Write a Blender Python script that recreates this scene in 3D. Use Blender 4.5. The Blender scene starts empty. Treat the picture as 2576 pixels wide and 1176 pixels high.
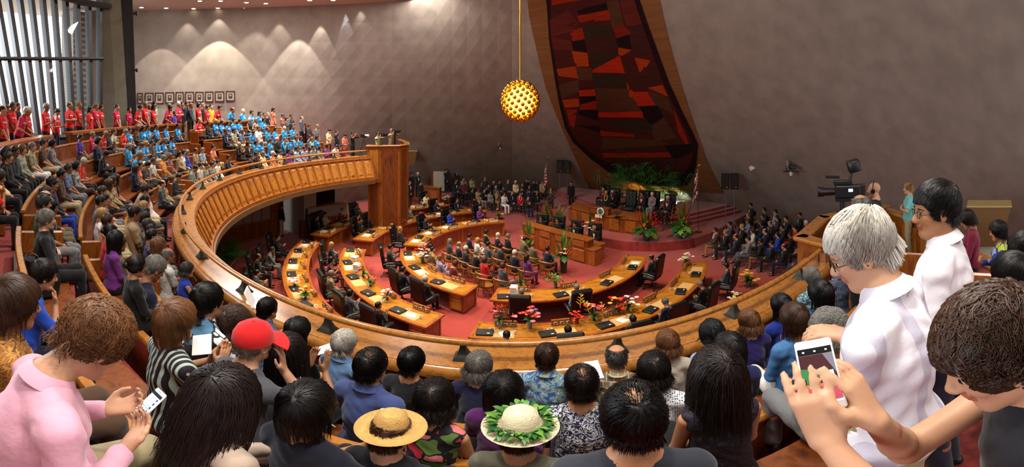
import bpy, bmesh, math, random
import numpy as np
from mathutils import Vector, Matrix
random.seed(5)
SC = bpy.context.scene
COL = SC.collection
PI = math.pi
# ---------------------------------------------------------------- camera: a panorama swept from the rear gallery
FX, FV, Y0, EYE = 1060.0, 1142.0, 254.0, 6.9          # px per radian across / down, horizon row, eye height above the chamber floor
cd = bpy.data.cameras.new('panorama_camera'); cd.type = 'PANO'; cd.panorama_type = 'EQUIRECTANGULAR'
cd.longitude_min, cd.longitude_max = -1288/FX, 1288/FX
cd.latitude_max, cd.latitude_min = Y0/FV, -(1176-Y0)/FV
cd.clip_start = .05
cam = bpy.data.objects.new('panorama_camera', cd); COL.objects.link(cam)
cam.location = (0, 0, EYE); cam.rotation_euler = (PI/2, 0, 0); SC.camera = cam
SC.render.engine = 'CYCLES'
SC.view_settings.view_transform = 'Standard'; SC.view_settings.look = 'None'; SC.view_settings.gamma = 1; SC.view_settings.use_curve_mapping = False
SC.view_settings.exposure = -0.12
SC.cycles.max_bounces = 5; SC.cycles.diffuse_bounces = 3; SC.cycles.use_adaptive_sampling = True; SC.cycles.adaptive_threshold = .03; SC.cycles.glossy_bounces = 2; SC.cycles.transmission_bounces = 3; SC.cycles.transparent_max_bounces = 6
SC.cycles.use_denoising = True; SC.cycles.sample_clamp_indirect = 4; SC.cycles.caustics_reflective = False; SC.cycles.caustics_refractive = False
# ---------------------------------------------------------------- world: hazy daylight outside the windows
W = bpy.data.worlds.new('World'); SC.world = W; W.use_nodes = True
bg = W.node_tree.nodes['Background']; bg.inputs[0].default_value = (.85, .93, 1, 1); bg.inputs[1].default_value = 6.0
def lamp(name, kind, loc, power, col=(1,1,1), size=.3, to=None, angle=None, blend=.5):
    l = bpy.data.lights.new(name, kind); l.energy = power; l.color = col
    if kind == 'AREA': l.size = size; l.shape = 'DISK'
    else: l.shadow_soft_size = size
    if kind == 'SPOT': l.spot_size = angle or 1.2; l.spot_blend = blend
    o = bpy.data.objects.new(name, l); COL.objects.link(o); o.location = loc
    if to is not None: o.rotation_euler = (Vector(to)-Vector(loc)).to_track_quat('-Z', 'Y').to_euler()
    return o
CEIL = 12.4
WARM = (1, .80, .56); NEUT = (1, .90, .78); COOL = (.86, .93, 1)
# recessed ceiling lamps over the chamber floor and over the gallery
for (x, y, p) in ((-6,12,3000),(-1,13,3400),(4,14,2800),(-7,18,2800),(-2,18,3400),(3,18,2200),(-5,24,2000),(0,24,1900),(8,18,1300)):
    lamp('floor_downlight', 'SPOT', (x, y, CEIL-.15), p*1.0, WARM, .25, (x, y, 0), 1.6, .9)
for (x, y, p) in ((.2,1.6,1150),(1.8,2.0,750),(-2.4,1.9,1100),(3.4,3.4,500),(-5.4,5.0,1500),(-9.5,8.5,1400),(-12,13,1500),(-11.5,18,1300),(-.6,-1.0,450),(-13,6.5,1100),(1.6,-.2,500)):
    lamp('gallery_downlight', 'SPOT', (x, y, CEIL-.15), p*1.0, (1,.94,.86), .3, (x, y, 0), 1.8, 1.0)
for (x, y, p) in ((-12,16,1400),(-5,22,650),(3,12,260),(9,16,110)):
    lamp('ambient_fill', 'AREA', (x, y, CEIL-.1), p, (1,.95,.90), 3.0, (x, y, 0))  # broad fill added for ambient light on room and walls, no single fixtures
SKYL = lamp('window_daylight', 'AREA', (-17.0, 2.5, 8.6), 1500, COOL, 6, (-6, 8, 4))
# ---------------------------------------------------------------- plan of the room
C = Vector((0, 13.9))          # centre of the round gallery
D = Vector((.5, 18.2))         # centre of the desk arcs
def tanp(y): return math.tan((y-Y0)/FV)
def az(x): return (x-1288)/FX
def at(x, y, z):
    "the point at height z that stands where the photo shows (x, y)"
    d = (EYE-z)/tanp(y); a = az(x); return Vector((d*math.sin(a), d*math.cos(a), z))
def out(x, d, z=0): a = az(x); return Vector((d*math.sin(a), d*math.cos(a), z))
def onC(r, deg, z=0): w = math.radians(deg); return Vector((C.x+r*math.cos(w), C.y+r*math.sin(w), z))
def polC(p): v = Vector((p[0], p[1]))-C; return v.length, math.degrees(math.atan2(v.y, v.x)) % 360
# ---------------------------------------------------------------- meshes, tags
def tag(o, label=None, cat=None, group=None, kind=None):
    if label: o['label'] = label
    if cat: o['category'] = cat
    if group: o['group'] = group
    if kind: o['kind'] = kind
    return o
def link(o): COL.objects.link(o); return o
def empty(name, loc=(0,0,0), rz=0, label=None, cat=None, group=None):
    o = bpy.data.objects.new(name, None); link(o); o.location = loc; o.rotation_euler = (0,0,rz)
    o.empty_display_size = .1
    return tag(o, label, cat, group)
def mesh_from(name, v, f, smooth=False, mi=None):
    me = bpy.data.meshes.new(name)
    if isinstance(f, np.ndarray):
        n=len(f); me.vertices.add(len(v)); me.vertices.foreach_set('co', np.ascontiguousarray(v, np.float32).ravel())
        me.loops.add(n*4); me.loops.foreach_set('vertex_index', f.astype(np.int32).ravel()); me.polygons.add(n); me.polygons.foreach_set('loop_start', np.arange(0,n*4,4,dtype=np.int32))
        if mi is not None: me.polygons.foreach_set('material_index', np.asarray(mi,np.int32))
        me.polygons.foreach_set('use_smooth', np.ones(n,bool) if smooth else np.zeros(n,bool)); me.update(calc_edges=True); me.validate(); return me
    me.from_pydata([tuple(map(float,p)) for p in v], [], f)
    if smooth: me.polygons.foreach_set('use_smooth', [True]*len(me.polygons))
    if mi is not None: me.polygons.foreach_set('material_index', list(mi))
    me.update(); return me
MCOPY={}
def put(name, me, mats, parent=None, loc=None, rot=None, scale=None, color=None):
    "an object on a shared mesh; a mesh is duplicated only when it needs other materials"
    if not isinstance(mats, (list, tuple)): mats = [mats]
    have=list(me.materials)
    if not have:
        for q in mats: me.materials.append(q)
    elif [q.name for q in have]!=[q.name for q in mats]:
        k=(me.name,)+tuple(q.name for q in mats)
        if k not in MCOPY:
            c=me.copy(); c.materials.clear()
            for q in mats: c.materials.append(q)
            MCOPY[k]=c
        me=MCOPY[k]
    o = bpy.data.objects.new(name, me); link(o)
    if color is not None: o.color = color
    if parent is not None: o.parent = parent
    if loc is not None: o.location = loc
    if rot is not None: o.rotation_euler = rot
    if scale is not None: o.scale = scale
    return o
class MB:
    "collects simple solids and builds ONE mesh object"
    def __init__(s): s.v=[]; s.f=[]; s.m=[]; s.sm=[]
    def add(s, v, f, mi=0, sm=False):
        n=len(s.v); s.v += [tuple(map(float,p)) for p in v]; s.f += [[n+i for i in q] for q in f]
        s.m += [mi]*len(f); s.sm += [sm]*len(f); return s
    def box(s, c, d, rz=0, mi=0, b=0.0, M=None):
        x,y,z=[q/2 for q in d]; b=min(b,x*.9,y*.9,z*.9)
        if b>0:
            v=[]
            for sx in (-1,1):
                for sy in (-1,1):
                    for sz in (-1,1):
                        v += [(sx*x,sy*(y-b),sz*(z-b)),(sx*(x-b),sy*y,sz*(z-b)),(sx*(x-b),sy*(y-b),sz*z)]
            bm=bmesh.new(); vs=[bm.verts.new(p) for p in v]; r=bmesh.ops.convex_hull(bm,input=vs)
            bmesh.ops.dissolve_limit(bm, angle_limit=.02, verts=bm.verts, edges=bm.edges)
            bm.verts.index_update(); v=[tuple(p.co) for p in bm.verts]; f=[[q.index for q in fc.verts] for fc in bm.faces]; bm.free()
        else:
            v=[(i*x,j*y,k*z) for i in (-1,1) for j in (-1,1) for k in (-1,1)]
            f=[(0,1,3,2),(4,6,7,5),(0,4,5,1),(2,3,7,6),(0,2,6,4),(1,5,7,3)]
        ca,sa=math.cos(rz),math.sin(rz)
        if M is not None: v=[tuple(M@Vector(p)) for p in v]
        else: v=[(c[0]+p[0]*ca-p[1]*sa, c[1]+p[0]*sa+p[1]*ca, c[2]+p[2]) for p in v]
        return s.add(v,f,mi)
    def tube(s, pts, r, n=10, mi=0, cap=True, closed=False, flat=1.0):
        "swept round bar through pts (r number or list)"
        P=[Vector(p) for p in pts]; N=len(P); R=r if isinstance(r,(list,tuple)) else [r]*N
        v=[]; f=[]; up=None
        for i,p in enumerate(P):
            if closed: t=(P[(i+1)%N]-P[i-1])
            else: t=(P[min(i+1,N-1)]-P[max(i-1,0)])
            t.normalize()
            if up is None: up=Vector((0,0,1)) if abs(t.z)<.9 else Vector((0,1,0))
            a=t.cross(up)
            if a.length<1e-6: a=t.orthogonal()
            a.normalize(); b=a.cross(t); up=b
            for k in range(n):
                w=2*math.pi*k/n; v.append(p+a*math.cos(w)*R[i]+b*math.sin(w)*R[i]*flat)
        for i in range(N if closed else N-1):
            j=(i+1)%N
            for k in range(n):
                f.append((i*n+k,i*n+(k+1)%n,j*n+(k+1)%n,j*n+k))
        if cap and not closed: f += [list(range(n))[::-1], [(N-1)*n+k for k in range(n)]]
        return s.add(v,f,mi,True)
    def lathe(s, prof, c=(0,0,0), n=16, mi=0, M=None, sx=1, sy=1):
        "profile of (r,z)"
        v=[];f=[];N=len(prof)
        for r,z in prof:
            for k in range(n):
                w=2*math.pi*k/n; v.append((r*math.cos(w)*sx,r*math.sin(w)*sy,z))
        for i in range(N-1):
            for k in range(n): f.append((i*n+k,i*n+(k+1)%n,(i+1)*n+(k+1)%n,(i+1)*n+k))
        if prof[0][0]>1e-4: f.append(list(range(n))[::-1])
        if prof[-1][0]>1e-4: f.append([(N-1)*n+k for k in range(n)])
        v=[tuple(M@Vector(p)) for p in v] if M is not None else [(p[0]+c[0],p[1]+c[1],p[2]+c[2]) for p in v]
        return s.add(v,f,mi,True)
    def prism(s, poly, z0, z1, mi=0, mtop=None):
        n=len(poly); a=sum(poly[i][0]*poly[(i+1)%n][1]-poly[(i+1)%n][0]*poly[i][1] for i in range(n))
        if a<0: poly=poly[::-1]
        v=[(p[0],p[1],z0) for p in poly]+[(p[0],p[1],z1) for p in poly]
        s.add(v,[list(range(n))[::-1]]+[(i,(i+1)%n,n+(i+1)%n,n+i) for i in range(n)],mi)
        s.add([(p[0],p[1],z1) for p in poly],[list(range(n))],mi if mtop is None else mtop); return s
    def arc(s, prof, c, a0, a1, n=48, mi=0, caps=True, closed=True, sm=False):
        "profile of (r,z) swept about c from angle a0 to a1 (radians)"
        v=[];f=[];N=len(prof)
        for i in range(n+1):
            w=a0+(a1-a0)*i/n; cx,sx=math.cos(w),math.sin(w)
            for r,z in prof: v.append((c[0]+r*cx,c[1]+r*sx,z))
        K=N if closed else N-1
        for i in range(n):
            for k in range(K):
                q=(k+1)%N; f.append((i*N+k,(i+1)*N+k,(i+1)*N+q,i*N+q))
        if caps and closed: f += [list(range(N)), [n*N+k for k in range(N)][::-1]]
        return s.add(v,f,mi,sm)
    def mesh(s, name):
        me=bpy.data.meshes.new(name); me.from_pydata(s.v,[],s.f)
        me.polygons.foreach_set('material_index',s.m); me.polygons.foreach_set('use_smooth',s.sm); me.update()
        if any(s.sm):
            try: me.set_sharp_from_angle(angle=math.radians(50))
            except Exception: pass
        return me
    def build(s, name, mats, parent=None, loc=None, rot=None):
        return put(name, s.mesh(name), mats, parent, loc, rot)
def copy_tree(o, parent=None):
    c=o.copy(); link(c)
    if parent is not None: c.parent=parent; c.matrix_parent_inverse=o.matrix_parent_inverse
    for ch in KIDS.get(o.name, []) if False else [x for x in o.children]: copy_tree(ch, c)
    return c
# ---------------------------------------------------------------- materials
_M={}
def srgb(h):
    h=h.lstrip('#'); r=[int(h[i:i+2],16)/255 for i in (0,2,4)]
    return tuple((c/12.92 if c<=.04045 else ((c+.055)/1.055)**2.4) for c in r)+(1,)
def mat(name, col='#808080', rough=.6, metal=0, spec=.5, noise=0, nscale=8, bump=0, bscale=60, emit=0, ecol=None, sheen=0, stretch=None, coat=0, objcol=None):
    if name in _M: return _M[name]
    m=bpy.data.materials.new(name); m.use_nodes=True; nt=m.node_tree; b=nt.nodes['Principled BSDF']
    c=srgb(col) if isinstance(col,str) else tuple(col)
    b.inputs['Base Color'].default_value=c; b.inputs['Roughness'].default_value=rough; b.inputs['Metallic'].default_value=metal
    b.inputs['Specular IOR Level'].default_value=spec
    if coat: b.inputs['Coat Weight'].default_value=coat; b.inputs['Coat Roughness'].default_value=.2
    if sheen: b.inputs['Sheen Weight'].default_value=sheen
    if emit: b.inputs['Emission Color'].default_value=srgb(ecol) if ecol else c; b.inputs['Emission Strength'].default_value=emit
    m.diffuse_color=c
    src=None
    if objcol is not None:
        oi=nt.nodes.new('ShaderNodeObjectInfo'); vm=nt.nodes.new('ShaderNodeVectorMath'); vm.operation='MULTIPLY'; vm.inputs[1].default_value=objcol; nt.links.new(oi.outputs['Color'],vm.inputs[0]); nt.links.new(vm.outputs[0],b.inputs['Base Color']); src=vm.outputs[0]
    if noise or bump:
        tc=nt.nodes.new('ShaderNodeTexCoord'); mp=nt.nodes.new('ShaderNodeMapping'); nt.links.new(tc.outputs['Object'],mp.inputs[0])
        if stretch: mp.inputs['Scale'].default_value=stretch
    if noise:
        n=nt.nodes.new('ShaderNodeTexNoise'); n.inputs['Scale'].default_value=nscale; n.inputs['Detail'].default_value=4
        nt.links.new(mp.outputs[0],n.inputs['Vector'])
        r=nt.nodes.new('ShaderNodeMapRange'); r.inputs['From Min'].default_value=.3; r.inputs['From Max'].default_value=.7
        r.inputs['To Min'].default_value=1-noise; r.inputs['To Max'].default_value=1+noise*.6
        nt.links.new(n.outputs['Fac'],r.inputs['Value'])
        h=nt.nodes.new('ShaderNodeVectorMath'); h.operation='SCALE'; h.inputs[0].default_value=c[:3]
        nt.links.new(r.outputs[0],h.inputs['Scale'])
        if src is not None: nt.links.new(src,h.inputs[0])
        nt.links.new(h.outputs[0],b.inputs['Base Color'])
    if bump:
        n2=nt.nodes.new('ShaderNodeTexNoise'); n2.inputs['Scale'].default_value=bscale; n2.inputs['Detail'].default_value=3
        nt.links.new(mp.outputs[0],n2.inputs['Vector'])
        bp=nt.nodes.new('ShaderNodeBump'); bp.inputs['Strength'].default_value=min(1,bump); bp.inputs['Distance'].default_value=.01
        nt.links.new(n2.outputs['Fac'],bp.inputs['Height']); nt.links.new(bp.outputs[0],b.inputs['Normal'])
    _M[name]=m; return m
def ramp(nt, stops, const=False):
    r=nt.nodes.new('ShaderNodeValToRGB'); cr=r.color_ramp
    if const: cr.interpolation='CONSTANT'
    while len(cr.elements)<len(stops): cr.elements.new(.5)
    for e,(p,c) in zip(cr.elements,stops): e.position=p; e.color=srgb(c)
    return r
def pattern(name, cols, scale=14, kind='aloha', rough=.75):
    "printed cloth: aloha blotches, stripes, dots, plaid, check, lines, lace"
    if name in _M: return _M[name]
    m=mat(name, cols[0], rough, bump=.25, bscale=35); nt=m.node_tree; b=nt.nodes['Principled BSDF']
    tc=nt.nodes.new('ShaderNodeTexCoord'); n=len(cols)
    def L(a,o,c,i): nt.links.new(a.outputs[o],c.inputs[i])
    if kind=='aloha':
        nz=nt.nodes.new('ShaderNodeTexNoise'); nz.inputs['Scale'].default_value=scale*.5; L(tc,'Object',nz,'Vector')
        ad=nt.nodes.new('ShaderNodeMixRGB'); ad.blend_type='ADD'; ad.inputs[0].default_value=.22; L(tc,'Object',ad,1); L(nz,'Color',ad,2)
        vo=nt.nodes.new('ShaderNodeTexVoronoi'); vo.inputs['Scale'].default_value=scale; L(ad,'Color',vo,'Vector')
        sp=nt.nodes.new('ShaderNodeSeparateColor'); L(vo,'Color',sp,'Color')
        r=ramp(nt,[(i/n,c) for i,c in enumerate(cols)],True); L(sp,'Red',r,'Fac')
        w=nt.nodes.new('ShaderNodeMath'); w.operation='LESS_THAN'; w.inputs[1].default_value=.13/scale*6; 
        vd=nt.nodes.new('ShaderNodeTexVoronoi'); vd.feature='DISTANCE_TO_EDGE'; vd.inputs['Scale'].default_value=scale; L(ad,'Color',vd,'Vector'); 
        w.inputs[1].default_value=.055; L(vd,'Distance',w,0)
        mx=nt.nodes.new('ShaderNodeMixRGB'); L(w,'Value',mx,'Fac'); L(r,'Color',mx,1); mx.inputs[2].default_value=srgb(cols[0]); L(mx,'Color',b,'Base Color')
    elif kind=='leaf':
        nz=nt.nodes.new('ShaderNodeTexNoise'); nz.inputs['Scale'].default_value=scale; nz.inputs['Detail'].default_value=1.5; nz.inputs['Distortion'].default_value=2.5; L(tc,'Object',nz,'Vector')
        r=ramp(nt,[(.0,cols[0])]+[(.38+.3*i/n,c) for i,c in enumerate(cols)],True); L(nz,'Fac',r,'Fac'); L(r,'Color',b,'Base Color')
    elif kind in('lines','stripe'):
        wv=nt.nodes.new('ShaderNodeTexWave'); wv.inputs['Scale'].default_value=scale; wv.inputs['Distortion'].default_value=6 if kind=='lines' else 0
        wv.inputs['Detail'].default_value=0; wv.inputs['Detail Scale'].default_value=.6; L(tc,'Object',wv,'Vector')
        r=ramp(nt,[(0,cols[0]),(.62,cols[1])] + ([(.8,cols[2])] if n>2 else []),True); L(wv,'Fac',r,'Fac'); L(r,'Color',b,'Base Color')
    elif kind=='dots':
        vo=nt.nodes.new('ShaderNodeTexVoronoi'); vo.inputs['Scale'].default_value=scale; vo.inputs['Randomness'].default_value=.25; L(tc,'Object',vo,'Vector')
        r=ramp(nt,[(0,cols[1]),(.36,cols[0])],True); L(vo,'Distance',r,'Fac'); L(r,'Color',b,'Base Color')
    elif kind in('plaid','patch'):
        br=nt.nodes.new('ShaderNodeTexBrick'); br.inputs['Scale'].default_value=scale; br.offset=0 if kind=='plaid' else .5; br.inputs['Mortar Size'].default_value=.06 if kind=='plaid' else .03
        br.inputs['Brick Width'].default_value=.5; br.inputs['Row Height'].default_value=.5
        mp=nt.nodes.new('ShaderNodeMapping'); mp.inputs['Rotation'].default_value=(math.pi/2,0,0); L(tc,'Object',mp,0); L(mp,0,br,'Vector')
        br.inputs['Color1'].default_value=srgb(cols[0]); br.inputs['Color2'].default_value=srgb(cols[1]); br.inputs['Mortar'].default_value=srgb(cols[2]); L(br,'Color',b,'Base Color')
    return m
def wood(name, c1, c2, rough=.35, scale=3, stretch=(1,1,.12), coat=.25):
    if name in _M: return _M[name]
    m=mat(name,c1,rough,coat=coat); nt=m.node_tree; b=nt.nodes['Principled BSDF']
    tc=nt.nodes.new('ShaderNodeTexCoord'); mp=nt.nodes.new('ShaderNodeMapping'); mp.inputs['Scale'].default_value=stretch; nt.links.new(tc.outputs['Object'],mp.inputs[0])
    n=nt.nodes.new('ShaderNodeTexNoise'); n.inputs['Scale'].default_value=scale*4; n.inputs['Detail'].default_value=5; n.inputs['Distortion'].default_value=.6
    nt.links.new(mp.outputs[0],n.inputs['Vector'])
    r=ramp(nt,[(.3,c2),(.5,c1),(.72,c2)]); nt.links.new(n.outputs['Fac'],r.inputs['Fac']); nt.links.new(r.outputs['Color'],b.inputs['Base Color'])
    return m
# ---------------------------------------------------------------- implicit body surfaces
class SDF:
    "signed distance field on a grid, smooth unions, extracted as one continuous quad mesh (surface nets)"
    def __init__(s, lo, hi, h):
        s.lo=np.array(lo,float)-2*h; s.h=h; s.n=np.ceil((np.array(hi)-s.lo)/h).astype(int)+4
        s.F=np.full(s.n, .5, np.float32); s.ax=[s.lo[i]+h*np.arange(s.n[i]) for i in range(3)]
    def _loc(s, lo, hi, m):
        a=np.clip(np.floor((np.array(lo)-m-s.lo)/s.h).astype(int),0,s.n-1); b=np.clip(np.ceil((np.array(hi)+m-s.lo)/s.h).astype(int)+1,1,s.n)
        sl=tuple(slice(a[i],b[i]) for i in range(3))
        return sl, s.ax[0][sl[0]][:,None,None], s.ax[1][sl[1]][None,:,None], s.ax[2][sl[2]][None,None,:]
    def _mix(s, sl, d, k, sub=False):
        F=s.F[sl]
        if sub: d=-d; hh=np.maximum(k-np.abs(F-d),0)/k if k>0 else 0; s.F[sl]=np.maximum(F,d)+hh*hh*k*.25
        else: hh=np.maximum(k-np.abs(F-d),0)/k if k>0 else 0; s.F[sl]=np.minimum(F,d)-hh*hh*k*.25
    def cone(s, a, b, ra, rb, k=.02, sub=False):
        a=np.array(a,float); b=np.array(b,float); R=max(ra,rb)
        sl,x,y,z=s._loc(np.minimum(a,b)-R,np.maximum(a,b)+R,k+.02)
        u=b-a; L2=max((u**2).sum(),1e-9)
        t=np.clip(((x-a[0])*u[0]+(y-a[1])*u[1]+(z-a[2])*u[2])/L2,0,1)
        d=np.sqrt((x-a[0]-t*u[0])**2+(y-a[1]-t*u[1])**2+(z-a[2]-t*u[2])**2)-(ra+(rb-ra)*t)
        s._mix(sl,d.astype(np.float32),k,sub)
    def ell(s, c, r, k=.02, R=None, sub=False):
        c=np.array(c,float); r=np.array(r,float); m=r.max() if R is not None else r
        sl,x,y,z=s._loc(c-m,c+m,k+.02); x=x-c[0]; y=y-c[1]; z=z-c[2]
        if R is not None:
            X=R[0][0]*x+R[1][0]*y+R[2][0]*z; Y=R[0][1]*x+R[1][1]*y+R[2][1]*z; Z=R[0][2]*x+R[1][2]*y+R[2][2]*z
        else: X,Y,Z=x,y,z
        k0=np.sqrt((X/r[0])**2+(Y/r[1])**2+(Z/r[2])**2); k1=np.sqrt((X/r[0]**2)**2+(Y/r[1]**2)**2+(Z/r[2]**2)**2)+1e-9
        d=k0*(k0-1)/k1; s._mix(sl,np.clip(d,-1,1).astype(np.float32),k,sub)
    def cut(s, p, n):
        "remove the half space beyond p along n"
        x,y,z=s.ax[0][:,None,None],s.ax[1][None,:,None],s.ax[2][None,None,:]
        s.F=np.maximum(s.F,((x-p[0])*n[0]+(y-p[1])*n[1]+(z-p[2])*n[2]).astype(np.float32))
    def extract(s):
        F=s.F; F[0]=F[-1]=.1; F[:,0]=F[:,-1]=.1; F[:,:,0]=F[:,:,-1]=.1
        I=F<0; n=s.n
        C=np.zeros(n-1,np.int8)
        for dx in (0,1):
            for dy in (0,1):
                for dz in (0,1): C+=I[dx:n[0]-1+dx,dy:n[1]-1+dy,dz:n[2]-1+dz]
        cells=np.argwhere((C>0)&(C<8)); idx=np.full(n-1,-1,np.int32); idx[tuple(cells.T)]=np.arange(len(cells))
        P=np.zeros((len(cells),3)); W=np.zeros(len(cells))
        cr=[(i,j,k) for i in (0,1) for j in (0,1) for k in (0,1)]
        for a in cr:
            for ax in range(3):
                if a[ax]: continue
                b=list(a); b[ax]=1
                fa=F[tuple((cells+a).T)]; fb=F[tuple((cells+b).T)]; cx=(fa<0)!=(fb<0)
                t=np.where(cx,fa/np.where(cx,fa-fb,1),0); q=np.array(a,float)[None].repeat(len(cells),0); q[:,ax]=t
                P+=q*cx[:,None]; W+=cx
        V=(cells+P/W[:,None])*s.h+s.lo
        Q=[]
        for ax in range(3):
            o=[(1,0,0),(0,1,0),(0,0,1)]; u=o[(ax+1)%3]; w=o[(ax+2)%3]
            sl0=[slice(1,n[i]-1) for i in range(3)]; sl1=list(sl0); sl1[ax]=slice(2,n[ax])
            A=I[tuple(sl0)]; B=I[tuple(sl1)]
            E=np.argwhere(A!=B)+1; fl=I[tuple(E.T)]
            g=lambda du,dw: idx[tuple((E-np.array(u)*du-np.array(w)*dw).T)]
            q=np.stack([g(0,0),g(1,0),g(1,1),g(0,1)],1); q[~fl]=q[~fl][:,::-1]; Q.append(q[:, :])
        Q=np.concatenate(Q); Q=Q[(Q>=0).all(1)]
        return V,Q
def relax(V,Q,it=2,lam=.5):
    for _ in range(it):
        S=np.zeros_like(V); c=np.zeros(len(V))
        for a,b in ((0,1),(1,2),(2,3),(3,0)):
            np.add.at(S,Q[:,a],V[Q[:,b]]); np.add.at(c,Q[:,a],1); np.add.at(S,Q[:,b],V[Q[:,a]]); np.add.at(c,Q[:,b],1)
        V=V+lam*(S/np.maximum(c,1)[:,None]-V)
    return V
def rotm(yaw=0,pitch=0,roll=0):
    return np.array(Matrix.Rotation(yaw,3,'Z')@Matrix.Rotation(pitch,3,'X')@Matrix.Rotation(roll,3,'Y'))
def ik(a, c, l1, l2, pole):
    a=np.array(a,float); c=np.array(c,float); u=c-a; d=np.linalg.norm(u)
    if d>l1+l2-1e-3: c=a+u/d*(l1+l2-1e-3); u=c-a; d=np.linalg.norm(u)
    u=u/d; x=(l1*l1-l2*l2+d*d)/(2*d); h=math.sqrt(max(l1*l1-x*x,0)); p=np.array(pole,float); p=p-u*(p@u); p/=np.linalg.norm(p)+1e-9
    return a+u*x+p*h, c
HL=.238
def head_sdf(S, H, R, w=1.0):
    "skull, face, ears; H = head centre, R = head rotation"
    T=lambda x,y,z: H+R@np.array([x*w,y,z])
    S.ell(T(0,-.014,.034),(.076*w,.095,.084),.02,R); S.ell(T(0,.026,-.02),(.061*w,.064,.082),.03,R)
    S.cone(T(0,.02,-.072),T(0,.062,-.097),.042,.021,.03)
    for sx in (-1,1):
        S.cone(T(sx*.045,-.005,-.055),T(sx*.018,.06,-.095),.022,.018,.03); S.ell(T(sx*.036,.056,-.022),(.024,.025,.024),.02,R)
    S.ell(T(0,.077,.024),(.047*w,.014,.011),.014,R)
    for sx in (-1,1): S.ell(T(sx*.031,.100,.004),(.017,.014,.011),.012,R,sub=True)
    S.cone(T(0,.084,.012),T(0,.107,-.026),.0085,.0125,.01)
    for sx in (-1,1): S.ell(T(sx*.0115,.098,-.031),(.009,.011,.008),.008,R)
    S.ell(T(0,.087,-.054),(.023,.012,.0065),.006,R); S.ell(T(0,.084,-.066),(.019,.012,.0075),.006,R)
    for sx in (-1,1):
        E=R@rotm(-sx*.35,.15)
        S.ell(T(sx*.079,-.008,-.008),(.009,.022,.034),.006,E); S.ell(T(sx*.088,-.004,-.004),(.007,.012,.02),.006,E,sub=True)
def hand_sdf(S, w, d, n, side, curl=.4, spread=.0, thumb=.5, fine=1, point=None):
    "palm and five fingers from wrist w along d, palm facing n; side +1 = thumb towards +c"
    d=np.array(d,float); d/=np.linalg.norm(d); n=np.array(n,float); n=n-d*(n@d); n/=np.linalg.norm(n)+1e-9; c=np.cross(d,n)*side
    P=lambda a,b,e=0: w+d*a+c*b+n*e
    for b in (-.026,-.009,.009,.026): S.cone(P(.005,b*.6),P(.088,b),.0155,.0125,.012)
    L=(.062,.077,.083,.074)
    for i,b in enumerate((-.031,-.0105,.0105,.031)):
        cu=curl if point is None or i!=3 else point; p=P(.09,b); ang=.25*cu; sp=spread*(b/.03)
        for j,(fl,r0,r1) in enumerate(((.45,.0098,.0090),(.31,.0090,.0082),(.26,.0082,.0070))):
            ang+=cu*(.75 if j else .5); q=p+L[i]*fl*((d*math.cos(sp)+c*math.sin(sp))*math.cos(ang)+n*math.sin(ang)); S.cone(p,q,r0,r1,.005); p=q
    a=P(.02,.024,.006); e=a+.042*(d*.62+c*(.65)+n*.42*thumb); g=e+.032*(d*.85+c*.25+n*.5*thumb); t=g+.026*(d*.95-c*.05+n*.35*thumb)
    S.cone(a,e,.0165,.0125,.012); S.cone(e,g,.0115,.0100,.006); S.cone(g,t,.0100,.0080,.005)
def pose(kind='sit', **k):
    "joint positions for a pose; x right, y front, z up; origin on the floor under the hips"
    j=dict(kind=kind); lean=k.get('lean',0); sit=kind=='sit'; hw=k.get('sw',.172)
    hz=.53 if sit else .93; j['hip']=np.array([0,0,hz])
    ca,sa=math.cos(lean),math.sin(lean); up=lambda h,y=0: j['hip']+np.array([0,h*sa+y*ca,h*ca-y*sa])
    sp=1.0
    j['waist']=up(.14,.005); j['chest']=up(.34,-.01); j['neckb']=up(.54,-.02)
    j['head']=up(.695,.0)+np.array([0,k.get('hfwd',.02)+.10*math.sin(k.get('pitch',0)),-.03*abs(k.get('pitch',0))]); j['R']=rotm(k.get('yaw',0),-k.get('pitch',0)-lean*k.get('hl',.3),k.get('roll',0))
    for s in (-1,1):
        S=up(.468,-.012); S=S+np.array([s*hw,0,0]); j['sh',s]=S
        wr=k.get('wl' if s<0 else 'wr') or k.get('w') ; RAW=k.get('raw',0); q=1 if RAW else s; wr=np.array([s*abs(wr[0]) if not RAW else wr[0],wr[1],wr[2]])+np.array([0,0,hz])
        pl=k.get('pl' if s<0 else 'pr') or k.get('pole',(.6,-.5,-.6)); pl=(s*pl[0],pl[1],pl[2])
        e,wr=ik(S,wr,.285,.255,pl); j['el',s]=e; j['wr',s]=wr
        hd=k.get('hdl' if s<0 else 'hdr') or k.get('hd',(-.4,.8,-.2)); j['hd',s]=(q*hd[0],hd[1],hd[2])
        pn=k.get('pnl' if s<0 else 'pnr') or k.get('pn',(-.2,0,-1)); j['pn',s]=(q*pn[0],pn[1],pn[2])
        j['curl',s]=k.get('cl' if s<0 else 'cr',k.get('curl',.4))
        H=np.array([s*.09,0,hz-.02]); j['hj',s]=H
        if sit:
            kx=k.get('kx',.12); kn=np.array([s*kx,.44,.53]); an=np.array([s*(kx*.9),.46+k.get('ay',0),.09])
            if k.get('cross') and s==1: kn=np.array([.02,.46,.60]); an=np.array([-.13,.68,.30])
        else:
            st=k.get('step',.0); kn=np.array([s*.095,.02+s*st*.5,.50]); an=np.array([s*.10,-.02+s*st,.09])
        j['kn',s]=kn; j['an',s]=an
    return j
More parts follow.
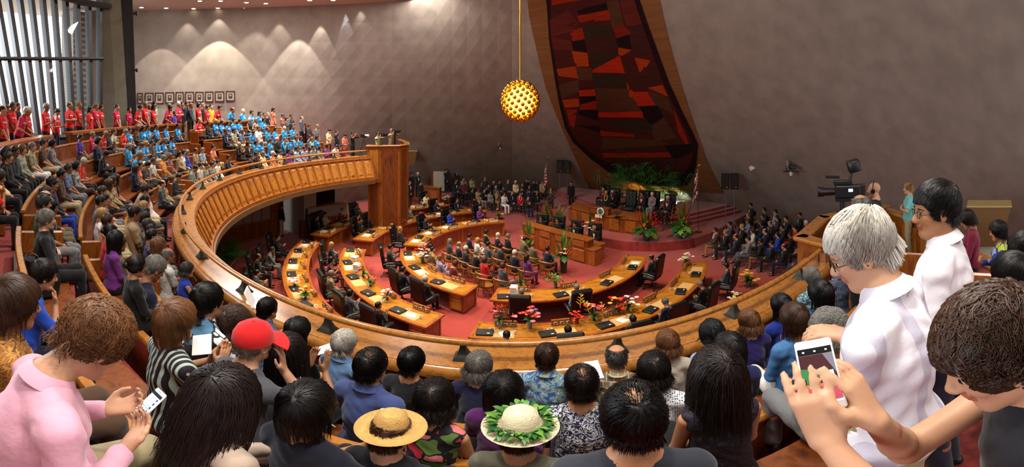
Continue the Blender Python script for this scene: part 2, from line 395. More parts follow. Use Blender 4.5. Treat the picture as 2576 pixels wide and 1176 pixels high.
def build_person(j, h=.0065, fat=1.0, female=False, legs=True, sleeve='short', bottom='trousers', long_top=0.0, torso_hair=None):
    "returns dict of (V,Q) for body, top, bottom, shoes"
    pts=[j['head']+[0,0,.16],j['head']-[.12,.14,0],j['head']+[.12,.16,0]]+[j[k,s] for k in('wr','el','sh','kn','an') for s in(-1,1)]
    lo=np.min(pts,0)-[.24,.24,.14]; hi=np.max(pts,0)+[.24,.30,.05]
    lo[2]=0 if legs else j['hip'][2]-.12; hw=np.abs(j['sh',1][0]); out={}
    up=(j['chest']-j['hip']); up/=np.linalg.norm(up); fw=np.array([0,up[2],-up[1]]); RT=np.array([[1,0,0],fw,up]).T
    f=fat
    # body
    S=SDF(lo,hi,h); H,R=j['head'],j['R']; nk=j['neckb']
    S.cone(H+R@np.array([0,-.022,-.05]),nk+up*.01,.054 if not female else .047,.062 if not female else .052,.025)
    S.ell(nk-up*.045,(hw*.80,.058,.045),.04,RT)
    for s in(-1,1): S.cone(nk+up*.015,nk-up*.035+np.array([s*.11,0,0]),.048,.040,.04)
    S.ell(j['chest'],(hw*.80,.098*min(f,1.2),.19),.04,RT); S.ell(j['waist'],(.13*f,.09*f,.16),.05,RT); S.ell(j['hip'],(.155*f,.115,.12),.04,RT)
    head_sdf(S,H,R,.97 if female else 1.02)
    for s in (-1,1):
        sh,el,wr=j['sh',s],j['el',s],j['wr',s]; am=.9 if female else 1
        S.cone(sh,el,.043*am*f**.5,.036*am,.03); m=el+(wr-el)*.3; S.cone(el,m,.036*am,.037*am,.02); S.cone(m,wr,.036*am,.024*am,.015)
        hand_sdf(S,wr,j['hd',s],j['pn',s],s,j['curl',s],spread=.08)
        if legs:
            S.cone(j['hj',s],j['kn',s],.078*f**.5,.052,.03); kn,an=j['kn',s],j['an',s]; m=kn+(an-kn)*.35-np.array([0,.012,0])
            S.cone(kn,m,.05,.05,.02); S.cone(m,an,.05,.034,.02); S.cone(an,an+np.array([0,.13,-.055]),.035,.026,.02)
    V,Q=S.extract(); out['body']=(relax(V,Q,1,.3),Q)
    o=.016; sl=sleeve
    # top
    S=SDF(lo,hi,h*1.15)
    S.ell(j['chest']+up*.0,(hw*.80+o,.108*min(f,1.25)+o,.205),.05,RT); S.ell(nk-up*.055,(hw*.80+o,.070+o*.5,.045),.05,RT)
    for s in(-1,1): S.cone(nk+up*.005,nk-up*.045+np.array([s*.12,0,0]),.060,.050,.04)
    if female: 
        for s in(-1,1): S.ell(j['chest']+fw*.085+np.array([s*.075,0,0])+up*.02,(.06,.045,.06),.04,RT)
    S.ell(j['waist']+fw*.02*(f-1)*4,(.138*f+o,.105*f+o,.17),.06,RT); S.ell(j['hip']+up*(.02-long_top*.3),(.162*f+o,.128*f**.5+o,.11+long_top*.5),.05,RT)
    for s in (-1,1):
        sh,el,wr=j['sh',s],j['el',s],j['wr',s]
        if sl=='none': S.cone(sh-[s*.045,0,0],sh-[s*.05,0,.02],.055,.06,.04); continue
        S.ell(sh,(.050,.055,.052),.05)
        if sl=='short': S.cone(sh,sh+(el-sh)*.80,.055*f**.3,.058,.03)
        else: S.cone(sh,el,.055*f**.3,.048,.03); S.cone(el,el+(wr-el)*(.93 if sl=='long' else .5),.050,.034+.004,.02)
    S.cone(nk-up*.01,nk+up*.12,.066,.058,.0,sub=True)   # neck opening
    if female: S.cone(nk+fw*.09-up*.01,nk+fw*.13+up*.04,.045,.05,.02,sub=True)
    if sl=='short':
        for s in (-1,1):
            sh,el=j['sh',s],j['el',s]; d=(el-sh)/np.linalg.norm(el-sh); p=sh+(el-sh)*.80; S.cone(p+d*.075,p+d*.14,.075,.075,.004,sub=True)
    V,Q=S.extract(); V=relax(V,Q,2,.5)
    # cloth folds
    nrm=0.0035; V=V+ (np.sin(V[:,2:3]*61+np.sin(V[:,0:1]*23)*2.0+V[:,1:2]*31)*np.sin(V[:,0:1]*37+V[:,2:3]*17))*nrm*np.array([[.6,1,.2]])
    out['top']=(V,Q)
    if legs:
        if bottom=='skirt' or bottom=='dress':
            S=SDF(lo,hi,h*1.3); S.ell(j['hip'],(.175*f,.145,.12),.03)
            if j['kind']=='sit':
                for t in (-1,0,1): S.cone(j['hip']+[t*.07,0,0],(j['kn',-1]+j['kn',1])/2+[t*.075,-.03,.0],.105,.085,.05)
            else:
                for t in (-1,0,1): S.cone(j['hip']+[t*.06,0,0],np.array([t*.10,0,.52]),.12,.115,.05)
                S.cut((0,0,.46),(0,0,-1))
        else:
            S=SDF(lo,hi,h*1.25); S.ell(j['hip'],(.168*f,.135*f**.5,.125),.03)
            for s in (-1,1):
                kn,an=j['kn',s],j['an',s]; S.cone(j['hj',s],kn,.092*f**.5,.066,.03)
                if bottom=='shorts': continue
                S.cone(kn,an+[0,0,.01],.067,.058,.02)
        V,Q=S.extract(); V=relax(V,Q,2,.5); V=V+np.sin(V[:,2:3]*47+V[:,0:1]*33)*np.sin(V[:,1:2]*41)*.003; out['bottom']=(V,Q)
        for s in (-1,1):
            an=j['an',s]; S=SDF(np.array(an)-[.08,.12,.1],np.array(an)+[.08,.26,.04],h)
            S.cone(an+[0,-.035,-.045],an+[0,.05,-.05],.037,.036,.02); S.cone(an+[0,.05,-.05],an+[0,.15,-.062],.038,.027,.02)
            S.cut((0,0,.004),(0,0,-1)); V,Q=S.extract(); out['shoe',s]=(relax(V,Q,1,.4),Q)
    return out
# ---------------------------------------------------------------- hair: a shell plus locks, in head space
rng=np.random.default_rng(7)
CR=np.array([0,-.014,.034]); RR=np.array([.076,.095,.084])
def hair_mesh(style, seed=0, n=2200, lod=0):
    g=np.random.default_rng(seed+11); th=dict(short=.009,thick=.013,buzz=.004,ring=.007,thin=.009,sparse=.010,bob=.017,fshort=.014,long=.013,wavy=.020,bun=.010,curly=.026,side=.013,tousle=.016)[style]; fine=lod<0; lod=max(lod,0)
    S=SDF((-.15,-.19,-.42 if style in('long','wavy') else -.2),(.15,.15,.19),(.0055,.0085,.0125)[lod])
    r=RR+th
    S.ell(CR+[0,-.004,.003],r,.01)
    low=-.02
    if style in('bob','fshort','curly'): S.ell(CR+[0,-.02,-.05],(r[0]+.004,.085+th,.09 if style!='fshort' else .065),.03); low=-.13 if style!='fshort' else -.09
    elif style in('long','wavy'):
        S.ell(CR+[0,-.03,-.06],(r[0],.08+th*.5,.11),.03); S.ell(CR+[0,-.075,-.21],(.085 if style=='long' else .11,.032,.19 if style=='long' else .2),.04); low=-.4
    elif style=='bun': S.ell(CR+[0,-.115,-.005],(.04,.035,.038),.015); low=-.05
    else: S.ell(CR+[0,-.03,-.03],(.068+th,.07+th*.7,.07),.02); low=-.075
    # open the face, the ears and the nape
    S.ell([0,.085,-.045],(.064 if style in('bob','long','wavy','curly') else .085,.075,.092),.012,sub=True)
    if style not in('bob','long','wavy','curly'):
        for s in(-1,1): S.ell([s*.1,.02,-.035],(.045,.04,.05),.01,sub=True)
        S.ell([0,.06,-.1],(.12,.08,.07),.01,sub=True)
    if style=='ring': S.ell([0,.012,.115],(.068,.098,.075),.008,sub=True)
    if style=='thin': S.ell([0,-.045,.128],(.042,.055,.03),.008,sub=True)
    if style=='sparse': S.ell([0,.015,.130],(.056,.088,.042),.008,sub=True)
    S.cut((0,0,low),(0,0,-1))
    # hollow so it stays a thin cap over the skull
    V,Q=S.extract(); V=relax(V,Q,2,.5)
    nz=np.sin(V[:,0:1]*160+V[:,1:2]*60)*.0012+np.sin(V[:,0:1]*75+V[:,1:2]*90+V[:,2:3]*40)*.0015
    V=V*(1+nz*8*(1 if style!='curly' else 2.2))
    if style=='buzz' or lod==2: return V,Q
    # locks: ribbons that start on the cap and flow away from the crown
    L=dict(short=.030,thick=.042,ring=.022,thin=.030,sparse=.038,bob=.11,fshort=.05,long=.30,wavy=.30,bun=.07,curly=.045,side=.045,tousle=.045)[style]
    N=dict(long=2000,wavy=2000,bob=2000,ring=900,curly=2000).get(style,n)//(1,5)[lod]*(2 if fine and style!='ring' else 1)
    cap=V; ar=g.integers(0,len(cap),N*2); P=cap[ar]; cd=P-CR
    keep=(P[:,2]>(-.02 if style in('long','wavy','bob','curly') else -.07)); P=P[keep][:N]; N=len(P)
    whorl=CR+np.array([.012,-.075,.062])
    seg=(6 if L<.1 else 10) if lod==0 else (4 if L<.1 else 6); step=L/seg*(.6+.6*g.random((N,1)))
    pts=[P.copy()]; p=P.copy(); rr=r+.001
    ph=g.random((N,1))*6.28
    for i in range(seg):
        nrm=(p-CR)/rr**2; nrm/=np.linalg.norm(nrm,axis=1,keepdims=True)
        d=(p-whorl); d/=np.linalg.norm(d,axis=1,keepdims=True)+1e-6
        if style=='bun': d=(CR+np.array([0,-.12,-.005]))-p; d/=np.linalg.norm(d,axis=1,keepdims=True)
        grav=np.array([[0,-.15,-1.]]); w=(.25 if L<.1 else .9) if style!='bun' else 0
        d=d+w*grav*(.3+i/seg)
        if style in('thick','fshort') : d=d+nrm*.06+.25*np.stack([np.sin(ph[:,0]*3),np.cos(ph[:,0]*5),np.sin(ph[:,0]*7)],1)
        if style=='tousle': d=d+.75*np.stack([np.sin(ph[:,0]*2+i*.7+p[:,1]*40),np.cos(ph[:,0]*3+i*.6+p[:,0]*40),np.sin(ph[:,0]+i*.5)],1)+nrm*.12
        if style=='curly': d=d+.9*np.stack([np.sin(ph[:,0]+i*2.1),np.cos(ph[:,0]*1.7+i*2.3),np.sin(ph[:,0]*.6+i*1.9)],1)+nrm*.3
        if style=='wavy': d=d+.35*np.stack([np.sin(ph[:,0]+i*1.2),np.cos(ph[:,0]+i*1.1),np.zeros(N)],1)
        inside=(((p-CR)/rr)**2).sum(1,keepdims=True)<1.25
        dt=d-nrm*(d*nrm).sum(1,keepdims=True); d=np.where(inside,dt,d+(np.array([[0,0,-1.6]])-np.concatenate([p[:,:2]*(6 if style!='wavy' else 2),np.zeros((N,1))],1) if L>.1 else 0)); d/=np.linalg.norm(d,axis=1,keepdims=True)+1e-6
        p=p+d*step; q=(p-CR)/rr; ln=np.sqrt((q**2).sum(1,keepdims=True)); p=np.where(ln<1,CR+q/ln*rr,p)
        fr=(p[:,1]>.045)&(np.abs(p[:,0])<.062)&(p[:,2]<.045); p[fr]=pts[-1][fr]
        pts.append(p.copy())
    pts=np.array(pts)  # seg+1,N,3
    vv=[];ff=[]; base=len(V); M=seg+1
    tng=np.gradient(pts,axis=0); nr=pts-(CR+np.array([0,0,-.03])); side=np.cross(tng,nr); side/=np.linalg.norm(side,axis=2,keepdims=True)+1e-9
    wd=(np.linspace(1,.15,M)**.7)[:,None,None]*(.0012+.0018*g.random((1,N,1)))*(1.3 if L>.1 else 1)*(1+1.2*lod)*(.55 if fine else 1)
    off=nr/np.linalg.norm(nr,axis=2,keepdims=True)*(.0012+.004*g.random((1,N,1)))
    A=pts+side*wd+off; B=pts-side*wd+off; Cc=pts+off*1.9
    st=np.stack([A,Cc,B],2)  # M,N,3,3
    VV=st.transpose(1,0,2,3).reshape(-1,3)
    i=np.arange(N)[:,None]*M*3; jx=np.arange(M-1)[None,:]*3; a=(i+jx).reshape(-1)
    F=np.concatenate([np.stack([a,a+1,a+4,a+3],1),np.stack([a+1,a+2,a+5,a+4],1)])+base
    return np.concatenate([V,VV]), np.concatenate([Q,F])

def eyes_mesh(sx):
    m=MB()
    for _ in (0,):
        M=Matrix.Translation((sx*.0305,.0735,.004))@Matrix.Scale(.74,4,(0,0,1))@Matrix.Rotation(-math.pi/2,4,'X')
        m.lathe([(0,-.0135),(.008,-.011),(.0125,-.005),(.0135,0),(.0125,.005),(.0112,.0078)],n=14,M=M); m.lathe([(.0112,.0078),(.006,.0122),(.0,.0135)],n=14,mi=1,M=M)
    return m.mesh('eye')
def brows_mesh(sx):
    m=MB()
    for _ in (0,): m.tube([(sx*.014,.0905,.0245),(sx*.026,.0915,.0285),(sx*.040,.084,.0285),(sx*.050,.074,.0235)],[.002,.0034,.003,.0012],6,flat=1.0)
    return m.mesh('eyebrow')
def on_chest(j, V, pts, off=.004):
    "points (x, height above chest) laid on the front of the garment V"
    up=(j['chest']-j['hip']); up/=np.linalg.norm(up); fw=np.array([0,up[2],-up[1]]); D=V-j['chest']; a=D[:,0]; b=D@up; c=D@fw; ok=(c>0)&(np.abs(a)<.16)
    if V.shape[0]==0 or not ok.any(): return [tuple(j['chest']) for _ in pts]
    a,b,c=a[ok],b[ok],c[ok]; r=[]
    for x,hh in pts:
        w=np.argsort((a-x)**2+(b-hh)**2)[:4]; cc=np.median(c[w])+off
        if (np.abs(b[w]-hh)).min()>.03: cc=np.median(c[w])+off
        r.append(tuple(j['chest']+np.array([x,0,0])+up*hh+fw*cc))
    return r
def strip(j,V,rows,off):
    "rows of (xl,xr,h): a fitted strip of cloth down the chest"
    m=MB(); P=[]; 
    for xl,xr,hh in rows: P+=on_chest(j,V,[(xl,hh),((xl+xr)/2,hh),(xr,hh)],off)
    m.add(P,[(i*3+k,i*3+k+1,i*3+k+4,i*3+k+3) for i in range(len(rows)-1) for k in (0,1)],0,True); return m
# ================================================================ THE ROOM
def struct(m, name, mats, kind='structure'): o = m.build(name, mats); o['kind'] = kind; return o
def carpet():
    m=mat('carpet','#93352b',.95,sheen=.3); nt=m.node_tree; b=nt.nodes['Principled BSDF']
    tc=nt.nodes.new('ShaderNodeTexCoord'); vo=nt.nodes.new('ShaderNodeTexVoronoi'); vo.inputs['Scale'].default_value=13; vo.inputs['Randomness'].default_value=0.0
    mp=nt.nodes.new('ShaderNodeMapping'); mp.inputs['Rotation'].default_value=(0,0,.66); nt.links.new(tc.outputs['Object'],mp.inputs[0]); nt.links.new(mp.outputs[0],vo.inputs['Vector'])
    r=ramp(nt,[(.0,'#b8382a'),(.35,'#aa3126'),(.6,'#8c261e')]); nt.links.new(vo.outputs['Distance'],r.inputs['Fac'])
    n=nt.nodes.new('ShaderNodeTexNoise'); n.inputs['Scale'].default_value=.9; n.inputs['Detail'].default_value=3; nt.links.new(tc.outputs['Object'],n.inputs['Vector'])
    mx=nt.nodes.new('ShaderNodeMixRGB'); mx.blend_type='MULTIPLY'; mx.inputs[0].default_value=.35; nt.links.new(r.outputs['Color'],mx.inputs[1]); nt.links.new(n.outputs['Fac'],mx.inputs[2])
    nt.links.new(mx.outputs[0],b.inputs['Base Color'])
    bp=nt.nodes.new('ShaderNodeBump'); bp.inputs['Strength'].default_value=.4; bp.inputs['Distance'].default_value=.01; bp.invert=True; nt.links.new(vo.outputs['Distance'],bp.inputs['Height']); nt.links.new(bp.outputs[0],b.inputs['Normal'])
    return m
CARPET = carpet()
CONC = mat('plaster','#8c8176',.95,spec=.2,noise=.16,nscale=1.3,bump=.5,bscale=26)
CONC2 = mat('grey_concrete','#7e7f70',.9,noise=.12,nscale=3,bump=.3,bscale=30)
KOA = wood('koa_panel','#b0742b','#7f4817',.32,2.2,(1,1,.16)); KOAD = wood('koa_dark','#7d4118','#4f240c',.33,2.2,(1,1,.16))
KOAF = wood('koa_frame','#9a5a20','#74390f',.3,2.5,(1,1,.3)); RAILW = wood('rail_wood','#ad7330','#8a531f',.25,2.5,(1,1,1),.5)
PANEL = mat('grey_panel','#958c83',.85,noise=.06,nscale=4); DARKM = mat('dark_bronze','#17130f',.45,metal=.3); BRONZE = mat('bronze','#3d4038',.5,metal=.5)
BLK = mat('black_leather','#0b0c0c',.38,bump=.15,bscale=40); BLKM = mat('black_plastic','#0c0c0d',.45); CHROME = mat('chrome','#b8b8b8',.2,metal=1); WHITE = mat('white_paper','#e9e6e0',.7)
GLASS = mat('window_glass','#cfdad8',.05)
_nt=GLASS.node_tree; _t=_nt.nodes.new('ShaderNodeBsdfTransparent'); _g=_nt.nodes.new('ShaderNodeBsdfGlossy'); _g.inputs['Roughness'].default_value=.03; _x=_nt.nodes.new('ShaderNodeMixShader'); _x.inputs[0].default_value=.02
_nt.links.new(_t.outputs[0],_x.inputs[1]); _nt.links.new(_g.outputs[0],_x.inputs[2]); _nt.links.new(_x.outputs[0],_nt.nodes['Material Output'].inputs[0])
# curved plaster wall: distance from the eye at floor level and at the ceiling, by azimuth
WT = [(-1.0,27.4,27.4),(-.9,27.6,27.3),(-.77,27.8,26.9),(-.6,28.5,26.3),(-.42,30,25.5),(-.33,31.5,25.0),(-.27,33,24.4),(0,33.5,20.5),(.18,31.6,17.2),(.45,27.6,14.6),(.55,26.2,13.6),(.67,24.4,12.6),(.9,21.0,11.3),(1.2,16.5,10.0),(1.5,13,9.0)]
def wd(a, z):
    a=max(WT[0][0],min(WT[-1][0],a))
    for (a0,p0,q0),(a1,p1,q1) in zip(WT,WT[1:]):
        if a<=a1: t=(a-a0)/(a1-a0); return (p0+(p1-p0)*t)+((q0+(q1-q0)*t)-(p0+(p1-p0)*t))*(z/CEIL)
def onwall(x, y, off=0):
    a=az(x); d=20.
    for _ in range(40): z=EYE-d*tanp(y); d=wd(a,max(-.5,min(CEIL+1,z)))-off
    return Vector((d*math.sin(a),d*math.cos(a),EYE-d*tanp(y)))
m=MB(); A=[-1.0+2.5*i/70 for i in range(71)]; Z=[-.05+(CEIL+.05)*k/12 for k in range(13)]
v=[]
for a in A:
    for z in Z: d=wd(a,z); v.append((d*math.sin(a),d*math.cos(a),z))
    for z in Z[::-1]: d=wd(a,z)+.35; v.append((d*math.sin(a),d*math.cos(a),z))
n=26; f=[(i*n+k,(i+1)*n+k,(i+1)*n+(k+1)%n,i*n+(k+1)%n) for i in range(70) for k in range(n)]+[list(range(n)),[70*n+k for k in range(n)][::-1]]
m.add(v,f,0,False); WALL=struct(m,'wall_back',CONC)
# doorway at the far left of the wall, the light from beyond painted as a pale panel
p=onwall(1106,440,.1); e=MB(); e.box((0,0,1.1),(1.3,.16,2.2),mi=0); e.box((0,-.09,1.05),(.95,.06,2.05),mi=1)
o=e.build('door_1',[KOAD,mat('pale_doorway_light','#a9a48c',.6)],loc=(p.x,p.y,.5),rot=(0,0,.17)); o['kind']='structure'
# chamber floor with the raised rear platform and the dais
m=MB(); m.prism([(math.cos(w)*24+2,math.sin(w)*24+16) for w in [2*PI*i/64 for i in range(64)]],-.3,0); struct(m,'floor',CARPET)
u=Vector((.748,.665)); s_=Vector((.665,-.748))      # u: from the desks to the dais, s_: along the clerk's bench
def P2(a,b): return D+u*a+s_*b
# ceiling
m=MB(); m.prism([(math.cos(w)*27+1,math.sin(w)*27+12) for w in [2*PI*i/64 for i in range(64)]],CEIL,CEIL+.3); struct(m,'ceiling',mat('ceiling_paint','#b5a292',.95))
# walls behind the camera and behind the windows side
m=MB(); m.arc([(23.5,0),(23.9,0),(23.9,CEIL),(23.5,CEIL)],(0,0),PI/2-1.5,PI/2-1.5-2.6,40); struct(m,'wall_rear',CONC)
# gallery tiers: carpeted steps, each row a level
ROW=[(10.75,3.57),(11.57,3.98),(12.50,4.40),(13.40,4.80)]; AISLE_Z=4.95
def ang_end(r):      # the right wing narrows: where each ring stops
    return {0:299.3,1:297.5,2:291,3:285}[r]
def tier(r0,r1,z,a0,a1,th=.42):
    m=MB(); m.arc([(r0,z-th),(r1,z-th),(r1,z),(r0,z)],C,math.radians(a0),math.radians(a1),int(abs(a1-a0)/2)+2); return struct(m,'floor_gallery',CARPET)
edges=[9.95,11.02,11.95,12.88,13.84]
for k in range(4): tier(edges[k],edges[k+1],ROW[k][1],139 if k<2 else 152-(3-k)*6,[301,306,300,292][k],.5)
def aisle_z(a):
    for (a0,z0),(a1,z1) in zip([(128,3.75),(141,3.8),(150,4.2),(160,4.55),(172,4.95),(300,4.95)],[(141,3.8),(150,4.2),(160,4.55),(172,4.95),(300,4.95),(360,4.95)]):
        if a<=a1: return z0+(z1-z0)*(a-a0)/(a1-a0)
    return 4.95
m=MB(); v=[];f=[]; AA=[134+158*i/79 for i in range(80)]
for a in AA:
    z=aisle_z(a); r0=13.84 if a>152 else (12.0 if a<146 else 12.9)
    for r,zz in ((r0,z-.5),(17.5,z-.5),(17.5,z),(r0,z)): v.append(onC(r,a,zz))
f=[(i*4+k,(i+1)*4+k,(i+1)*4+(k+1)%4,i*4+(k+1)%4) for i in range(79) for k in range(4)]+[(0,1,2,3),(319,318,317,316)]
m.add(v,f); struct(m,'floor_cross_aisle',CARPET)
# the right wing's platform between gallery and chord parapet
WING=[(5.1,5.0),(7.4,6.9),(8.3,6.6),(7.6,5.0),(5.9,2.3),(4.4,.2),(3.6,2.2)]
m=MB(); m.prism(WING,3.05,3.55); struct(m,'floor_wing',CARPET)
# front parapet: ledge, bullnose, inner panels, leaning outer skirt with raised panels, soffit
a0,a1=math.radians(138),math.radians(299.6)
m=MB()
m.arc([(9.52,4.20),(10.00,4.20),(10.00,4.27),(9.52,4.27)],C,a0,a1,110,0)                       # ledge
m.arc([(9.98,4.10),(10.04,4.13),(10.05,4.19),(10.03,4.25),(9.98,4.27)],C,a0,a1,110,0,sm=True)   # bullnose
m.arc([(9.62,3.3),(9.97,3.3),(9.97,4.20),(9.62,4.20)],C,a0,a1,110,1)
m.arc([(9.97,4.00),(9.995,4.00),(9.995,4.10),(9.97,4.10)],C,a0,a1,110,1)
m.arc([(9.97,3.55),(9.995,3.55),(9.995,3.66),(9.97,3.66)],C,a0,a1,110,1)
for i in range(46):
    w=a0+(a1-a0)*(i+.0)/45.; m.box((C.x+9.982*math.cos(w),C.y+9.982*math.sin(w),3.83),(.03,.09,.36),w,1)
wi=m.build('wall_gallery_front',[RAILW,KOAD]); wi['kind']='structure'
m=MB()
m.arc([(9.10,3.28),(9.16,3.28),(9.62,4.22),(9.56,4.22)],C,a0,a1,110,0)
m.arc([(9.50,4.12),(9.47,4.16),(9.50,4.22),(9.62,4.22),(9.62,4.12)],C,a0,a1,110,1)
m.arc([(9.04,3.22),(9.16,3.22),(9.18,3.34),(9.06,3.34)],C,a0,a1,110,1)
m.arc([(9.00,3.02),(9.20,3.02),(9.20,3.22),(9.00,3.22)],C,a0,a1,110,2)
NP=54
def skp(r,z,w,e): nx=.9; return (C.x+(r-e*nx)*math.cos(w),C.y+(r-e*nx)*math.sin(w),z+e*.43)
for i in range(NP+1):
    w=a0+(a1-a0)*i/NP; dw=.0042; v=[]
    for r,z in ((9.11,3.30),(9.545,4.18)):
        for e in (0,.035):
            for q in (-dw,dw): v.append(skp(r,z,w+q,e))
    m.add(v,[(0,1,5,4),(2,6,7,3),(0,4,6,2),(1,3,7,5),(0,2,3,1),(4,5,7,6)],1)
    if i<NP:
        wa=w+.0105; wb=a0+(a1-a0)*(i+1)/NP-.0105; v=[]
        for (r,z,q) in ((9.17,3.43,0),(9.49,4.06,0)):
            for ww in (wa,wb): v.append(skp(r,z,ww,.004))
        for (r,z) in ((9.195,3.48),(9.465,4.01)):
            for ww in (wa+.006,wb-.006): v.append(skp(r,z,ww,.022))
        m.add(v,[(0,1,5,4),(1,3,7,5),(3,2,6,7),(2,0,4,6),(4,5,7,6)],0)
sk=m.build('wall_gallery_skirt',[KOA,KOAF,mat('soffit_edge','#6d5233',.6,noise=.2)]); sk['kind']='structure'
# under-gallery ceiling, grey panelled wall with wood wainscot, dark control room, door recess
m=MB(); m.arc([(9.1,3.04),(13.6,3.04),(13.6,3.10),(9.1,3.10)],C,a0,math.radians(310),80); struct(m,'ceiling_under_gallery',mat('soffit','#6a5038',.8))
RW=13.1; m=MB()
def awall(r0,z0,r1,z1,b0,b1,mi,n=24): m.arc([(r0,z0),(r1,z0),(r1,z1),(r0,z1)],C,math.radians(b0),math.radians(b1),n,mi)
awall(RW,.9,RW+.2,3.06,158,300,0,60)
for i in range(54): w=math.radians(158+i*2.6); m.box((C.x+(RW-.01)*math.cos(w),C.y+(RW-.01)*math.sin(w),1.98),(.03,.035,2.1),w,1)
awall(RW-.06,0,RW+.2,.92,158,300,1,60); awall(RW-.10,.90,RW,.96,158,300,2,60); awall(RW-.09,0,RW,.12,158,300,2,60)
for i in range(50): w=math.radians(159.5+i*2.8); m.box((C.x+(RW-.07)*math.cos(w),C.y+(RW-.07)*math.sin(w),.5),(.03,.09,.75),w,2)
struct(m,'wall_under_gallery',[PANEL,KOAD,KOAF])
m=MB()   # end bay with the sound booth opening
awall(RW-1.3,0,RW-1.1,.92,139,151,1); awall(RW-1.34,.9,RW-1.1,.96,139,151,2); awall(RW-1.3,.92,RW-1.1,1.55,139,151,0); awall(RW-1.42,1.55,RW-1.0,1.60,139,150.8,2)
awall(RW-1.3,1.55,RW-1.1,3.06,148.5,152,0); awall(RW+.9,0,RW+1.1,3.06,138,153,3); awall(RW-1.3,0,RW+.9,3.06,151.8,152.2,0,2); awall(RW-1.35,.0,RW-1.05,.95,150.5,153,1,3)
awall(RW-.05,0,RW+.2,3.06,154.5,158,2,3)
for i in range(5): w=math.radians(140+i*2.3); m.box((C.x+(RW-1.31)*math.cos(w),C.y+(RW-1.31)*math.sin(w),.5),(.03,.09,.75),w,2)
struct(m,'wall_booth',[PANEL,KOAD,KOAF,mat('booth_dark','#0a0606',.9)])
# yellow cable tape along the carpet under the gallery
m=MB(); ts=[at(x,y,.006) for x,y in ((560,692),(600,646),(640,622),(676,603),(725,586),(752,577),(776,571),(800,562))]
for p,q in zip(ts,ts[1:]):
    dx=(q-p).normalized(); nx=Vector((-dx.y,dx.x,0))*.03; m.add([p-nx,p+nx,q+nx,q-nx],[(3,2,1,0)],0 if p is not ts[4] else 1)
tag(m.build('floor_tape',[mat('yellow_tape','#b9b23a',.5),BLKM]),'strip of yellow tape on the carpet along the panelled wall under the gallery','tape')
# ends of the gallery: tall wooden corner box on the left, camera box on the right
def boxwall(poly,z0,z1,name,th=.12):
    m=MB(); n=len(poly); PV=[Vector(p) for p in poly]
    for i in range(n-1):
        a,b=PV[i],PV[i+1]; d=(b-a); L=d.length; w=math.atan2(d.y,d.x); c=(a+b)/2
        m.box((c.x,c.y,(z0+z1)/2),(L+th*.6,th,z1-z0),w,0)
        m.box((c.x,c.y,z1+.03),(L+th*1.4,th*2.3,.07),w,2,b=.02)
        k=max(1,round(L/.8))
        for q in range(k):
            cc=a+d*((q+.5)/k); 
            for sgn in (-1,1):
                nn=Vector((-d.y,d.x)).normalized()*(th/2+.01)*sgn; m.box((cc.x+nn.x,cc.y+nn.y,(z0+z1)/2),(L/k-.2,.03,(z1-z0)-.3),w,1,b=.01)
    o=m.build(name,[KOAF,KOA if z0>1 else KOAD,RAILW]); o['kind']='structure'; return o
boxwall([(-7.25,20.55),(-6.62,20.55),(-5.75,20.95),(-5.5,21.6),(-5.75,22.6),(-6.6,24.2)],0,4.72,'wall_corner_box')
boxwall([(-6.62,20.5),(-7.25,20.3)],3.0,4.72,'wall_corner_box')
boxwall([at(2078,612,4.6).xy,at(2016,575,4.75).xy,at(2072,522,4.8).xy,at(2114,514,4.8).xy,at(2160,522,4.7).xy,at(2222,528,4.5).xy],0.0,4.55,'wall_camera_box')
boxwall([at(2222,530,4.4).xy,at(2320,560,4.4).xy,at(2440,640,4.4).xy,at(2530,690,4.4).xy,at(2576,735,4.4).xy,(3.6,-1.2)],3.05,4.4,'wall_wing_parapet')
# handrail with its bronze brackets
hr=MB(); hr.tube([onC(9.86,138+161*i/120,4.5) for i in range(121)],.040,14)
rail=tag(hr.build('handrail',RAILW),'long curved round wooden handrail running around the gallery edge','handrail')
bk=MB(); bk.lathe([(.13,0),(.13,.01),(.085,.05),(.05,.11),(.035,.18),(.03,.22)],n=4,sx=1.0,sy=1.0); bkm=bk.mesh('bracket')
for i in range(18):
    a=140.5+i*9.05; p=onC(9.80,a,4.27); b=put('bracket',bkm,BRONZE,rail,p,(0,0,math.radians(a+45)))
# upper parapets behind row four: ledge boards on panelled fronts
def parapet(x0,x1,b0,b1):
    m=MB(); m.arc([(13.98,4.9),(14.10,4.9),(14.10,5.85),(13.98,5.85)],C,math.radians(b0),math.radians(b1),24,1)
    m.arc([(13.86,5.85),(14.28,5.85),(14.28,5.92),(13.86,5.92)],C,math.radians(b0),math.radians(b1),24,0)
    for b in (b0,b1): 
        p=onC(14.04,b); m.box((p.x,p.y,5.1),(.12,.12,1.5),math.radians(b),1)
    struct(m,'wall_aisle_parapet',[KOAF,KOAD])
def angpix(x,r):
    a=az(x); b=C.y*math.cos(a); t=b+math.sqrt(max(b*b-C.length_squared+r*r,0)); return polC((t*math.sin(a),t*math.cos(a)))[1]
parapet(0,0,angpix(505,14.1)-12.5,angpix(505,14.1)); parapet(0,0,angpix(450,14.1),angpix(168,14.1)); parapet(0,0,angpix(118,14.1),252)
